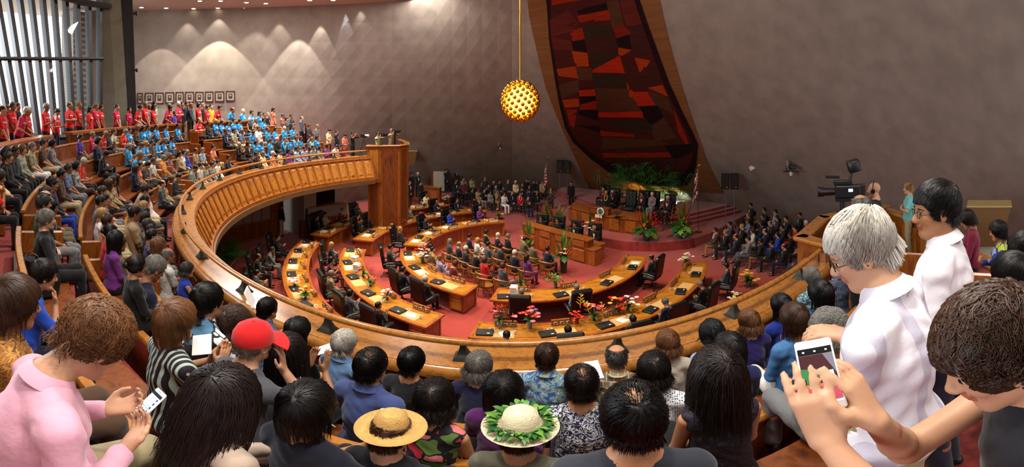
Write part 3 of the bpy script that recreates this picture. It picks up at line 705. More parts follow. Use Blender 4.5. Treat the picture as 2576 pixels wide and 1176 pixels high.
# ------------------------------------------------ left side: louvred windows, column, bronze post
def winplane(x,y,d): a=az(x); return Vector((d*math.sin(a),d*math.cos(a),EYE-d*tanp(y)))
F_=mat('mullion','#1b1a1b',.6); F2=mat('mullion_side','#4a4a52',.55)
wn=MB(); NB=11
def wl(t,yy):     # the leaning window wall: t 0..1 left to right
    xb=-60+315*t; top=Vector((0,0,0)); db=15.2+4.0*t; p=winplane(xb+70*(1-t),330,db); q=winplane(xb,0,db); return p+(q-p)*((330-yy)/330.)
for i in range(NB+1):
    t=i/NB; b=wl(t,420); c=wl(t,-40); nx=Vector((-1,-.12,0)).normalized(); ax=Vector((.25,-.97,0))
    w_=.19; dd=.28
    v=[]
    for p in (b,c):
        for q in (-1,1):
            for r in (0,1): v.append(p+ax*w_*q*.5*0+ (nx*0) + Vector((ax.x*w_*q/2+nx.x*dd*r, ax.y*w_*q/2+nx.y*dd*r,0)))
    wn.add(v,[(0,1,3,2),(4,6,7,5),(0,4,5,1),(2,3,7,6),(0,2,6,4),(1,5,7,3)],0)
win=wn.build('window_1',[F_]); win['kind']='structure'
tr=MB()
for yy,hh in ((150,.16),(345,.3),(395,.9)):
    P_=[wl(i/8,yy)+Vector((.05,.05,0)) for i in range(9)]
    tr.tube(P_,hh*.5 if yy<300 else .12,6)
tr.tube([wl(.55,0)+Vector((.2,.2,.2)),wl(.8,8)+Vector((.2,.2,0)),wl(1.02,18)+Vector((.2,.2,0))],.14,6)
o=tr.build('trim_1',F_); o['kind']='structure'
gl=MB(); P_=[wl(t,yy) for t in (0,1) for yy in (400,-40)]; gl.add([p+Vector((-.25,0,0)) for p in P_]+[p+Vector((-.27,0,0)) for p in P_],[(0,1,3,2),(4,6,7,5)])
o=gl.build('window_2',GLASS); o['kind']='structure'
# sill wall below the glass
m=MB(); P_=[wl(t,yy) for t in (-.02,1.02) for yy in (418,352)]; q=Vector((-.25,-.2,0)); v=P_+[p+q for p in P_]
m.add(v,[(0,1,3,2),(4,6,7,5),(0,4,5,1),(2,3,7,6),(0,2,6,4),(1,5,7,3)]); o=m.build('wall_sill',F_); o['kind']='structure'
# concrete column and the dark bronze post beside it
def lean(xb0,xb1,xt0,xt1,d,dep,yb,yt):
    v=[]
    for (xa,xc,yy) in ((xb0,xb1,yb),(xt0,xt1,yt)):
        p,q=winplane(xa,yy,d),winplane(xc,yy,d); dv=Vector((-.86,.5,0))*dep; v+=[p,q,q+dv,p+dv]
    m=MB(); m.add(v,[(0,1,2,3),(7,6,5,4),(0,4,5,1),(1,5,6,2),(2,6,7,3),(3,7,4,0)]); return m
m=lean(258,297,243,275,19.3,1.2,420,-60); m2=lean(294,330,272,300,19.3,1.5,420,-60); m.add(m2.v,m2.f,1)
o=m.build('trim_2',[CONC2,mat('grey_concrete_lit','#8f9280',.9,noise=.1,nscale=3,bump=.3,bscale=30)]); o['kind']='structure'  # second face is a paler copy, the light on it put into the colour
m=lean(322,348,297,331,19.6,2.6,420,-60); m2=lean(316,324,291,299,19.45,.5,420,-60); m.add(m2.v,m2.f); o=m.build('trim_3',F_); o['kind']='structure'
for yy in (34,176):
    b=MB(); p=winplane(340,yy,19.3); b.box((0,0,0),(.3,.1,.07)); b.lathe([(.05,-.1),(.07,0),(.05,.06)],(.12,0,0),8); o=b.build('trim_4',F_,loc=p); o['kind']='structure'
# wall beyond the windows closing the left rear
m=MB(); m.box((-12.5,-5.5,5.7),(26,.3,11.6),0); struct(m,'wall_left',CONC)
# outside: paving, a brick pillar and greenery beyond the glass
m=MB(); m.prism([(-60,-20),(-19.5,-20),(-17.3,8),(-24,22),(-60,30)],4.2,4.5); o=struct(m,'floor_outside',mat('pale_paving','#b9b4aa',.9))
m=MB(); p=winplane(190,300,27); m.box((0,0,3.8),(1.5,1.2,7.8)); o=m.build('brick_pillar',pattern('grey_brick',['#8a857d','#96918a','#5f5b55'],3,'patch'),loc=(p.x,p.y,4.45)); tag(o,'grey brick pillar standing outside beyond the window bars','pillar')
# ------------------------------------------------ tapestry hung on the sloping wall
def rugp(X,Y,off): return onwall(1220+X/1.491,Y/1.491,off)
def sheet(pts,off,th):
    m=MB(); n=len(pts); c=Vector((0,0,0)); fr=[rugp(x,y,off) for x,y in pts]; bk_=[rugp(x,y,off-th) for x,y in pts]
    return fr,bk_,n
def fillpoly(outline,off,step=26):
    "triangulated grid fill so the cloth follows the wall"
    xs=[p[0] for p in outline]; ys=[p[1] for p in outline]; bm=bmesh.new()
    vs=[bm.verts.new((x,y,0)) for x,y in outline]; fc=bm.faces.new(vs)
    bmesh.ops.triangulate(bm,faces=[fc])
    for k in range(int(min(ys)//step)+1,int(max(ys)//step)+1):
        bmesh.ops.bisect_plane(bm,geom=bm.verts[:]+bm.edges[:]+bm.faces[:],plane_co=(0,k*step,0),plane_no=(0,1,0))
    for k in range(int(min(xs)//60)+1,int(max(xs)//60)+1):
        bmesh.ops.bisect_plane(bm,geom=bm.verts[:]+bm.edges[:]+bm.faces[:],plane_co=(k*60,0,0),plane_no=(1,0,0))
    bm.verts.index_update(); v=[rugp(q.co.x,q.co.y,off) for q in bm.verts]; f=[[q.index for q in g.verts] for g in bm.faces]; bm.free()
    return v,f
BR=[(152,-70),(165,60),(178,120),(205,240),(228,330),(262,420),(305,520),(350,620),(395,715),(900,725),(880,700),(835,610),(810,540),(775,440),(740,330),(705,210),(680,110),(655,0),(640,-70)]
RD=[(215,-70),(232,20),(240,150),(262,300),(280,400),(300,480),(330,535),(400,600),(470,650),(600,690),(690,702),(762,694),(780,660),(792,620),(799,542),(780,500),(740,420),(690,310),(650,200),(610,90),(580,0),(565,-70)]
hang=empty('tapestry',tuple(rugp(480,360,.1)),0,'huge red and brown patchwork tapestry on a tan backing, hung on the sloping wall','tapestry')
def addsheet(name,outline,off,th,mats,mi=0,par=True,mb=None):
    m=mb or MB(); v,f=fillpoly(outline,off); m.add(v,f,mi); n=len(outline)
    fr=[rugp(x,y,off) for x,y in outline]; bb=[rugp(x,y,off-th) for x,y in outline]; m.add(fr+bb,[(i,(i+1)%n,n+(i+1)%n,n+i) for i in range(n)],mi)
    return m
def wmat(col): return mat('wool_'+col,col,.95,spec=.1,bump=.9,bscale=30,noise=.18,nscale=3,stretch=(.4,.4,4))
HW=hang.matrix_world.copy(); HI=Matrix.Translation(-hang.location)
def local(m): m.v=[tuple(HI@Vector(p)) for p in m.v]; return m
local(addsheet('b',BR,.05,.05,None)).build('backing',mat('tan_wool','#7a5230',.95,spec=.1,bump=1,bscale=12,noise=.2,nscale=2,stretch=(.2,.2,5)),hang)
local(addsheet('b',RD,.10,.05,None)).build('border',wmat('#241013'),hang)
IN=[(243,-70),(246,30),(252,150),(274,300),(292,400),(314,478),(345,530),(420,592),(600,668),(690,680),(745,655),(770,620),(784,560),(760,500),(722,425),(668,310),(630,200),(590,90),(560,0),(548,-70)]
PT=[([(345,40),(455,10),(460,35),(350,55)],0),([(345,60),(465,38),(470,75),(355,85)],6),([(243,75),(310,40),(350,85),(320,120),(248,140)],4),([(315,115),(365,105),(375,145),(330,155)],6),([(365,100),(475,95),(475,140),(380,148)],1),([(475,95),(520,95),(550,125),(495,145)],5),([(455,5),(500,0),(520,95),(475,95)],2),([(505,0),(560,0),(590,90),(530,100)],4),([(325,155),(375,150),(380,195),(330,190)],0),([(375,150),(490,140),(500,205),(385,205)],3),([(490,145),(540,130),(550,185),(500,178)],0),([(325,190),(385,200),(390,250),(340,250)],8),([(500,178),(550,188),(515,210),(500,205)],8),([(248,140),(325,155),(330,190),(255,185)],4),([(385,205),(500,205),(405,262)],1),([(405,262),(505,208),(525,275),(400,272)],7),([(560,215),(632,230),(580,272)],8),([(268,260),(340,248),(350,295),(276,285)],8),([(340,250),(400,255),(405,300),(350,300)],2),([(400,275),(525,275),(530,330),(410,330)],1),([(525,240),(580,275),(600,330),(540,340)],3),([(610,330),(666,318),(688,364)],8),([(276,320),(350,300),(355,345),(287,370)],2),([(350,340),(410,335),(415,360),(355,362)],7),([(290,375),(350,370),(355,400),(300,405)],8),([(355,362),(415,362),(415,375),(360,392)],0),([(360,392),(418,378),(420,410),(355,412)],6),([(530,310),(560,350),(570,405),(545,400)],8),([(545,345),(610,345),(640,395),(575,400)],7),([(575,400),(650,398),(670,440),(620,470),(590,430)],0),([(425,422),(590,418),(595,442),(425,440)],7),([(350,412),(425,415),(425,455),(350,430)],0),([(430,465),(595,445),(640,480),(620,500)],1),([(430,490),(560,505),(560,515),(435,510)],6),([(620,480),(670,440),(720,520),(640,530)],2),([(440,515),(640,525),(700,545),(440,560)],2),([(440,575),(690,572),(700,590),(445,592)],6),([(445,592),(700,592),(748,600),(600,655),(450,600)],3),([(305,410),(345,412),(335,480),(318,470)],6),([(345,470),(430,475),(435,500)],0),([(705,405),(752,505),(778,580),(725,500)],6),([(670,545),(778,540),(780,570),(710,600)],0),([(540,100),(592,95),(628,200),(560,210)],3),([(632,205),(664,310),(600,320),(580,272)],3),([(684,368),(610,335),(640,395),(710,430)],2),([(410,330),(540,335),(575,400),(590,418),(425,420)],2),([(250,-60),(400,-60),(360,0),(250,20)],6),([(400,-60),(520,-60),(500,-5),(380,0)],4)]
PC=['#1d0f12','#2e2419','#4b2e1e','#3c1c16','#57201a','#6b2015','#86220f','#a02613','#98380f']
pm=addsheet('p',IN,.12,.02,None); 
for pl,ci in PT:
    v,f=fillpoly(pl,.128); pm.add(v,f,ci+1)
local(pm).build('patchwork',[wmat('#421a15')]+[wmat(c) for c in PC],hang)
# ================================================================ FURNITURE OF THE CHAMBER
ORD=['first','second','third','fourth','fifth','sixth','seventh','eighth','ninth','tenth','eleventh','twelfth','thirteenth','fourteenth','fifteenth','sixteenth']
def angD(p): v=Vector((p[0],p[1]))-D; return math.degrees(math.atan2(v.y,v.x))%360
def onD(r,deg,z=0): w=math.radians(deg); return Vector((D.x+r*math.cos(w),D.y+r*math.sin(w),z))
STRIPE=wood('striped_koa','#b97f2d','#874a12',.18,2.6,(.12,1,1),.6)
DESKW=wood('desk_wood','#8d4a1c','#5e2b0f',.3,2.2,(1,1,.16)); DESKF=wood('desk_frame','#a55f24','#7c3f13',.25,2.5,(1,1,.5),.4)
TAN=mat('tan_blotter','#c9a268',.7,noise=.05,nscale=20); IVORY=mat('ivory_plate','#e3d9b4',.5); SILV=mat('socket_plate','#b9b9b0',.3,metal=.6); CREAM=mat('cream_cable','#e6dfc2',.5)
# console, laptop case, blotter: one mesh each, copied to every place
m=MB(); m.add([(-.29,-.05,0),(.29,-.05,0),(.29,.06,0),(-.29,.06,0),(-.29,-.015,.17),(.29,-.015,.17),(.29,.05,.17),(-.29,.05,.17)],[(3,2,1,0),(4,5,6,7),(0,1,5,4),(1,2,6,5),(2,3,7,6),(3,0,4,7)]); CONS=m.mesh('console')
m=MB(); m.box((0,0,0),(.5,.008,.115),b=.003); NPL=m.mesh('nameplate')
m=MB()
for q in (-.18,0,.18): m.box((q,0,0),(.12,.012,.08),b=.004); m.box((q,-.008,0),(.045,.012,.04),mi=1)
m.tube([(.2,-.02,.0),(.21,-.1,.07),(.20,-.14,.13)],.012,6,1); m.lathe([(0,-.02),(.02,-.015),(.024,0),(.018,.02),(0,.024)],(.20,-.145,.14),8,1); SOCK=m.mesh('socket_panel')
m=MB(); m.box((0,0,.025),(.45,.33,.05),b=.012); m.box((.1,-.09,.0505),(.07,.04,.002),mi=1); LAPM=m.mesh('laptop')
m=MB(); m.box((0,0,.003),(.56,.42,.006)); BLOT=m.mesh('blotter')
m=MB()
m.tube([(.02+.07*math.cos(t*.7)+.02*t/9*math.sin(t),.05*math.sin(t*.7),.012+.004*math.sin(t*2)) for t in range(19)],.008,5); CABM=m.mesh('cable')
m=MB()
for i in range(3): m.box((random.uniform(-.04,.04),random.uniform(-.03,.03),.002+.004*i),(.22,.28,.003),random.uniform(-.5,.5))
PAPM=m.mesh('paper')
def stackm(h):
    m=MB(); z=0
    while z<h: t=random.uniform(.01,.03); m.box((random.uniform(-.012,.012),random.uniform(-.012,.012),z+t/2),(.22,.28,t*.9),random.uniform(-.08,.08)); z+=t
    return m.mesh('paper_stack')
STK=stackm(.26); STK2=stackm(.14)
m=MB(); m.lathe([(.0,0),(.036,0),(.042,.09),(.038,.09),(.033,.01),(0,.01)],n=14); m.tube([(.04,0,.02),(.065,0,.03),(.068,0,.06),(.042,0,.075)],.006,6); MUG=m.mesh('mug')
m=MB(); m.lathe([(0,0),(.03,0),(.038,.1),(.034,.1),(.027,.01),(0,.01)],n=14); CUPM=m.mesh('cup')
ROWN={4.30:'inner',6.75:'middle',8.90:'outer'}
SEATS=[]
def desk(rin,p0,p1,n,where,z=.75,flip=False):
    a=angD(at(p0[0],p0[1],z)); b=angD(at(p1[0],p1[1],z))
    if b<a: b+=360 if a-b>180 else 0
    a,b=min(a,b),max(a,b); rout=rin+.95; ra,rb=math.radians(a),math.radians(b); c=onD((rin+rout)/2,(a+b)/2)
    root=empty('desk',tuple(c),0,f'long curved koa desk, {where}','desk','curved desks of the chamber')
    T=Matrix.Translation(-c)
    def loc(m): m.v=[tuple(T@Vector(p)) for p in m.v]; return m
    m=MB(); m.arc([(rin,z-.035),(rout,z-.035),(rout,z),(rin,z)],D,ra,rb,36,0); e=math.radians(.9*5/rin)
    m.arc([(rin-.02,z-.05),(rin+.09,z-.05),(rin+.09,z+.006),(rin-.02,z+.006)],D,ra-e*.3,rb+e*.3,36,1); m.arc([(rout-.09,z-.05),(rout+.02,z-.05),(rout+.02,z+.006),(rout-.09,z+.006)],D,ra-e*.3,rb+e*.3,36,1)
    for w in (ra,rb): s=1 if w==ra else -1; m.arc([(rin-.02,z-.05),(rout+.02,z-.05),(rout+.02,z+.007),(rin-.02,z+.007)],D,w-s*e*.3,w+s*e*1.0,2,1)
    loc(m).build('desk_top',[STRIPE,DESKF],root)
    m=MB(); m.arc([(rin+.08,.06),(rin+.12,.06),(rin+.12,z-.05),(rin+.08,z-.05)],D,ra+.01,rb-.01,36,0)
    m.arc([(rin+.05,.0),(rin+.12,.0),(rin+.12,.1),(rin+.05,.1)],D,ra+.01,rb-.01,36,1); m.arc([(rin+.05,z-.14),(rin+.1,z-.14),(rin+.1,z-.05),(rin+.05,z-.05)],D,ra+.01,rb-.01,36,1)
    k=max(2,n); 
    for i in range(k+1):
        w=ra+.015+(rb-ra-.03)*i/k; m.box((D.x+(rin+.08)*math.cos(w),D.y+(rin+.08)*math.sin(w),.36),(.06,.10,.62),w,1)
    loc(m).build('front_panel',[DESKW,DESKF],root)
    for s,w0,w1 in ((0,ra+.01,ra+.01+.5/rin),(1,rb-.01-.5/rin,rb-.01)):
        m=MB(); m.arc([(rin+.12,.05),(rout-.10,.05),(rout-.10,z-.05),(rin+.12,z-.05)],D,w0,w1,6,0)
        wm=(w0+w1)/2
        for zz,hh in ((.60,.12),(.30,.38)): m.box((D.x+(rout-.09)*math.cos(wm),D.y+(rout-.09)*math.sin(wm),zz),(.03,.42,hh),wm,1,b=.008)
        loc(m).build('pedestal',[DESKW,KOA],root)
    for i in range(n):
        g=a+(b-a)*(i+.5)/n; w=math.radians(g); rot=(0,0,w-PI/2+PI)   # local +y points to the desk centre side (inwards)
        def pl(name,me,mats,r,side,zz,parent=root,dz=0):
            p=onD(r,g,zz)+Vector((-math.sin(w),math.cos(w),0))*side; return put(name,me,mats,parent,p-c if parent else p,(0,0,w+PI/2+dz))
        co=pl('console',CONS,DESKF,rin+.14,0,z)
        npl=put('nameplate',NPL,IVORY,co,(0,.055,.085),(0,0,0)); put('socket_panel',SOCK,[SILV,BLKM],co,(0,-.045,.08),(-.25,0,0))
        pl('blotter',BLOT,TAN,rout-.36,0,z)
        SEATS.append((where,g,rout,w))
        for nm,me,mt,r,side,dz,lab,cat,grp,pr in (('laptop',LAPM,[mat('laptop_case','#131516',.5),WHITE],rout-.33,-.52,.1,'closed black laptop','laptop','laptops on the desks',.93),
            ('cable',CABM,[CREAM],rin+.36,-.36,0,'cream cable coiled','cable','coiled cables on the desks',.9),
            ('paper',PAPM,[WHITE],rout-.34,.02,0,'loose white papers','paper','papers on the desks',.6),
            ('cup',CUPM,[WHITE],rout-.38,.32,0,'small white paper cup','cup','cups on the desks',.35)):
            if random.random()<pr:
                o=pl(nm,me,mt,r,side+random.uniform(-.04,.04),z+.007,None,dz+random.uniform(-.15,.15)); OBJ_ON_DESK.append((o,lab,cat,grp,where,i,n))
    return root
OBJ_ON_DESK=[]
WH={'Uo':'outer row at the upper left','Um':'middle row at the upper left','Ui':'inner row at the upper left','Lo':'outer row by the far left carpet','Lm':'middle row at the left','Li':'inner row left of the aisle','Ri':'inner row right of the aisle','Ro':'outer row under the near rail'}
desk(8.90,(824,596),(1132,515),7,WH['Uo']); desk(6.75,(948,609),(1226,532),6,WH['Um']); desk(4.30,(1075,621),(1269,558),5,WH['Ui'])
desk(8.90,(801,610),(800,812),6,WH['Lo']); desk(6.75,(929,629),(1104,801),5,WH['Lm']); desk(4.30,(1069,634),(1201,719),3,WH['Li'])
desk(4.30,(1254,726),(1604,644),4,WH['Ri']); desk(6.75,(1200,820),(1766,660),6,WH['Ro'])
cnt={}
for o,lab,cat,grp,wh,i,n in OBJ_ON_DESK: tag(o,f'{lab}, {ORD[i]} place, {wh}',cat,grp)
SHORTW={v:k for k,v in WH.items()}
# paper stacks
for (x,y,z,me,lab) in ((893,655,.757,STK2,'stack of white papers on the middle left desk, the farther stack'),(898,682,.757,STK,'tall ream of white papers on the middle left desk, the nearer stack'),(1293,740,.757,STK,'tall white paper stack on the inner right desk'),(1103,545,.757,STK2,'low white paper stack on the middle upper left desk')):
    p=at(x,y,z); o=put('paper_stack',me,WHITE,None,p,(0,0,random.uniform(-.4,.4))); tag(o,lab,'paper')
# ------------------------------------------------ chairs
def exec_chair():
    r=empty('executive_chair'); 
    m=MB(); m.box((0,.02,.46),(.60,.58,.13),b=.05); m.box((0,.02,.53),(.52,.5,.06),b=.03); m.build('seat',BLK,r)
    m=MB(); T=Matrix.Translation((0,-.30,.90))@Matrix.Rotation(.17,4,'X')
    m.box((0,0,0),(.66,.11,.84),b=.05,M=T)
    for i in range(3): m.box((0,0,0),(.60,.10,.25),b=.05,M=T@Matrix.Translation((0,.05,-.27+.265*i)))
    m.box((0,0,0),(.66,.17,.12),b=.05,M=T@Matrix.Translation((0,.02,.40))); m.build('backrest',BLK,r)
    for s in(-1,1):
        m=MB(); m.tube([(s*.34,-.25,.62),(s*.36,-.05,.68),(s*.36,.2,.68),(s*.34,.27,.63),(s*.33,.24,.48)],[.045,.05,.05,.045,.035],8,flat=.8); m.build('armrest',BLK,r)
    m=MB(); m.lathe([(.05,.08),(.05,.16),(.03,.17),(.03,.42)],n=12)
    for k in range(5):
        w=k*1.2566; m.tube([(0,0,.13),(.18*math.cos(w),.18*math.sin(w),.10),(.33*math.cos(w),.33*math.sin(w),.075)],[.035,.03,.02],6,flat=.8)
    m.build('base',wood('chair_base','#4b2a15','#2c160a',.4),r)
    for k in range(5):
        m=MB(); w=k*1.2566; m.lathe([(0,-.02),(.028,-.018),(.028,.018),(0,.02)],n=10,M=Matrix.Translation((.34*math.cos(w),.34*math.sin(w),.03))@Matrix.Rotation(PI/2,4,'X')); m.build('caster',BLKM,r)
    return r
def guest_chair():
    r=empty('wooden_chair'); W_=wood('guest_chair_wood','#94602c','#6e4118',.35,3,(1,1,.2))
    m=MB(); m.lathe([(0,.42),(.26,.42),(.27,.44),(.26,.46),(0,.465)],n=20,sx=1,sy=.92); m.box((0,0,.39),(.42,.40,.06)); m.build('seat',W_,r)
    m=MB(); pts=[(.31*math.cos(t),-.05+.27*math.sin(t)*-1,.70+.08*max(0,math.sin(t))) for t in [(-.35)+ (PI+.7)*i/16 for i in range(17)]]
    m.tube(pts,[.018]+[.024]*15+[.018],8,flat=1.5); m.build('top_rail',W_,r)
    for k in (-1,0,1):
        m=MB(); a=k*.42; x=.255*math.sin(a); y=-.04-.255*math.cos(a)
        m.box((x,y,.60),(.13 if k==0 else .09,.02,.30),-a if k else 0,b=.006); m.build('back_splat',W_,r)
    for s in(-1,1):
        m=MB(); m.tube([(s*.25,.16,.44),(s*.29,.14,.60),(s*.295,.10,.69)],[.016,.014,.016],6); m.build('arm_post',W_,r)
        for q in(-1,1):
            m=MB(); m.tube([(s*.19,q*.17,.42),(s*.205,q*.185,.2),(s*.215,q*.20,0)],[.025,.021,.015],6); m.build('leg',W_,r)
    return r
def fold_chair():
    r=empty('folding_chair'); 
    m=MB(); m.box((0,.02,.44),(.42,.42,.04),b=.015); m.build('seat',BLKM,r)
    m=MB(); m.box((0,-.20,.76),(.42,.03,.26),b=.012); m.build('backrest',BLKM,r)
    m=MB()
    for s in(-1,1): m.tube([(s*.21,-.21,.86),(s*.22,-.12,.44),(s*.22,.22,0)],.012,6); m.tube([(s*.21,-.24,0),(s*.21,.12,.43)],.012,6)
    m.build('frame',CHROME,r); return r
def dais_chair():
    r=empty('high_back_chair')
    m=MB(); m.box((0,.03,.45),(.62,.60,.16),b=.05); m.build('seat',BLK,r)
    m=MB(); T=Matrix.Translation((0,-.30,.92))@Matrix.Rotation(.10,4,'X'); m.box((0,0,0),(.68,.13,.86),b=.06,M=T)
    for i in range(4):
        for q in range(3): m.box((0,0,0),(.20,.08,.20),b=.035,M=T@Matrix.Translation(((q-1)*.205,.05,-.31+.205*i)))
    m.build('tufted_backrest',BLK,r)
    for s in(-1,1): m=MB(); m.tube([(s*.33,-.25,.60),(s*.35,0,.66),(s*.34,.26,.62),(s*.33,.26,.42)],[.05,.055,.05,.04],8); m.build('armrest',BLK,r)
    m=MB(); m.lathe([(.04,.06),(.04,.38)],n=10)
    for k in range(4): w=k*PI/2+.78; m.tube([(0,0,.12),(.32*math.cos(w),.32*math.sin(w),.03)],[.03,.025],6)
    m.build('base',BLKM,r); return r
PROTO={}
def chair(kind,p,rz,label,group):
    fn={'exec':exec_chair,'guest':guest_chair,'fold':fold_chair,'dais':dais_chair}[kind]
    if kind not in PROTO: PROTO[kind]=fn(); o=PROTO[kind]; CH[kind]=(o,list(o.children))
    else:
        src,ch=CH[kind]; o=src.copy(); link(o)
        for c in ch: q=c.copy(); link(q); q.parent=o
    o.location=p; o.rotation_euler=(0,0,rz); tag(o,label,{'exec':'chair','guest':'chair','fold':'chair','dais':'armchair'}[kind],group); return o
CH={}
def face(p,q): v=Vector((q[0]-p[0],q[1]-p[1])); return math.atan2(v.y,v.x)-PI/2
# ------------------------------------------------ rear platform, dais, clerk's bench
m=MB(); L1=[(3.0,22.3),(3.6,21.1),(4.3,20.3),(5.4,19.35),(6.8,18.75),(8.3,18.6),(9.8,19.2),(13.6,21.6),(12,26.5),(5,33.2),(1,33.5),(2.0,27)]
m.prism(L1,0.0,.45); struct(m,'floor_dais',CARPET)
for k in range(3):
    m=MB(); o_=.42*k; m.prism([(4.4+o_*.6,25.4+o_*.4),(7.9+o_*.5,21.7+o_*.7),(9.2+o_*.4,20.9+o_*.7),(13.4,22.0+o_*.7),(12.2,27),(5,33.0),(3.2,30)],.45+.15*k,.60+.15*k); struct(m,'floor_dais_step',CARPET)
m=MB(); m.prism([(-9.5,34.5),(-8.5,30.2),(-5.2,29.6),(-1,30.6),(3,31.5),(3,34.8)],0,.42); struct(m,'floor_rear_step',CARPET)
def mold(m,P,Q,z0,z1,n,mi,th=.04,nn=None):
    d=(Q-P); L=d.length; w=math.atan2(d.y,d.x)
    for i in range(n): c=P+d*((i+.5)/n)+nn*.02; m.box((c.x,c.y,(z0+z1)/2),(L/n-.16,th,(z1-z0)),w,mi,b=.012)
def benchbox(name,label,P,Q,depth,z0,z1,cat,nback,panels,rows,topmat,extra=None,bulge=0):
    "P->Q front line on the floor, body extends along nback"
    c=(P+Q)/2; root=empty(name,(c.x,c.y,z0),0,label,cat); T=Matrix.Translation((-c.x,-c.y,-z0)); d=Q-P; L=d.length
    def loc(m): m.v=[tuple(T@Vector(p)) for p in m.v]; return m
    N=12; F=[P+d*(i/N)-nback*bulge*math.sin(PI*i/N) for i in range(N+1)]
    m=MB(); poly=[(p.x,p.y) for p in F]+[(Q.x+nback.x*depth,Q.y+nback.y*depth),(P.x+nback.x*depth,P.y+nback.y*depth)]
    m.prism(poly,z0,z1-.05); loc(m).build('body',DESKW,root)
    m=MB(); pf=[(p.x-nback.x*.05,p.y-nback.y*.05) for p in F]; dd=d.normalized()*.05; pf[0]=(pf[0][0]-dd.x,pf[0][1]-dd.y); pf[-1]=(pf[-1][0]+dd.x,pf[-1][1]+dd.y)
    m.prism(pf+[(Q.x+nback.x*(depth+.05)+dd.x,Q.y+nback.y*(depth+.05)+dd.y),(P.x+nback.x*(depth+.05)-dd.x,P.y+nback.y*(depth+.05)-dd.y)],z1-.05,z1); loc(m).build('top',topmat,root)
    for (za,zb) in rows:
        for i in range(panels):
            m=MB(); j0=i*N/panels; g=lambda t:(F[int(t)]+(F[min(int(t)+1,N)]-F[int(t)])*(t-int(t))); a=g(j0+.25); b=g(j0+N/panels-.25); mold(m,a,b,za,zb,1,0,.03,-nback); loc(m).build('raised_panel',DESKF,root)
    return root
bP=Vector((.55,21.0)); bQ=Vector((3.25,17.95)); 
bench=benchbox('clerk_bench','long wooden clerk bench in front of the dais with two rows of raised panels','x' and bP,bQ,.45,0,1.10,'desk',u,4,[(.08,.62),(.74,1.0)],DESKF)
m=MB(); m.box((0,0,.74),(4.5,.62,.05),b=.01); m.box((2.15,0,.36),(.06,.6,.72)); m.box((-2.15,0,.36),(.06,.6,.72)); m.box((2.2,-.5,.72),(.5,.55,.05)); m.box((2.2,-.5,.36),(.46,.5,.70))
o=m.build('writing_shelf',DESKF,bench,(u.x*.75,u.y*.75,0),(0,0,math.atan2(s_.y,s_.x)))
dP=Vector((3.2,23.75)); dQ=Vector((6.3,20.15)); 
benchbox('rostrum_desk','broad curved rostrum desk with glossy top and panelled front below the speaker',dP,dQ,1.0,.45,1.24,'desk',u,5,[(.55,1.1)],DESKF,bulge=.28)
# lectern with the round seal
lp=at(1508,538,1.25); rl=empty('lectern',tuple(lp),face(lp,(-2,14)),'wooden desktop lectern bearing a round white seal and a plaque','lectern')
m=MB(); m.box((0,-.05,.16),(1.15,.4,.30),b=.01); m.box((.0,-.05,.32),(1.2,.46,.03),b=.01); m.build('body',DESKW,rl)
m=MB(); m.lathe([(0,.0),(.21,.0),(.21,.02),(.17,.03),(0,.03)],n=32,M=Matrix.Translation((-.18,.20,.18))@Matrix.Rotation(-PI/2,4,'X')); se=m.build('seal',mat('seal_white','#d9d4c6',.5),rl)
m=MB(); 
m.lathe([(.135,0),(.145,0),(.145,.006),(.135,.006)],n=32,M=Matrix.Translation((-.18,.232,.18))@Matrix.Rotation(-PI/2,4,'X'),mi=0)
m.lathe([(0,0),(.04,0),(.06,.004),(0,.006)],n=6,M=Matrix.Translation((-.18,.232,.20))@Matrix.Rotation(-PI/2,4,'X'),mi=1); m.box((-.18,.236,.13),(.12,.004,.03),mi=0)
m.build('emblem',[mat('seal_green','#4d6b4a',.6),mat('seal_gold','#b08a3a',.4,metal=.5)],se)
m=MB(); m.box((-.05,.19,-.08),(.42,.012,.16)); m.build('plaque',IVORY,rl)
m=MB(); m.box((.1,-.1,.45),(.34,.012,.26)); m.tube([(.1,-.1,.33),(.1,-.1,.42)],.012,6); m.build('glass_screen',mat('prompter','#26261f',.1),rl)
p=at(1553,548,1.25); m=MB(); m.box((0,0,.14),(.30,.24,.03),M=Matrix.Translation((0,0,.2))@Matrix.Rotation(.4,4,'X')); m.box((0,0,.02),(.26,.24,.03)); m.tube([(0,0,.02),(0,.03,.2)],.02,6); m.box((0,.04,.27),(.5,.28,.025),M=Matrix.Translation((0,.03,.30))@Matrix.Rotation(.35,4,'X'))
o=m.build('document_monitor',BLKM,loc=p,rot=(0,0,face(p,(0,0)))); tag(o,'black desktop monitor stand on the rostrum desk beside the lectern','monitor')
for x,y,lab in ((1509,590,'tall thin black microphone stand in front of the rostrum desk'),(1437,570,'thin black rod stand at the left end of the rostrum desk')):
    p=at(x,y,.46); m=MB(); m.tube([(0,0,0),(0,0,1.35)],.012,6); m.lathe([(.12,0),(.12,.015),(.02,.03)],n=16); m.lathe([(0,0),(.02,.01),(.022,.06),(0,.08)],(0,0,1.35),8); o=m.build('microphone_stand',BLKM,loc=p); tag(o,lab,'microphone')
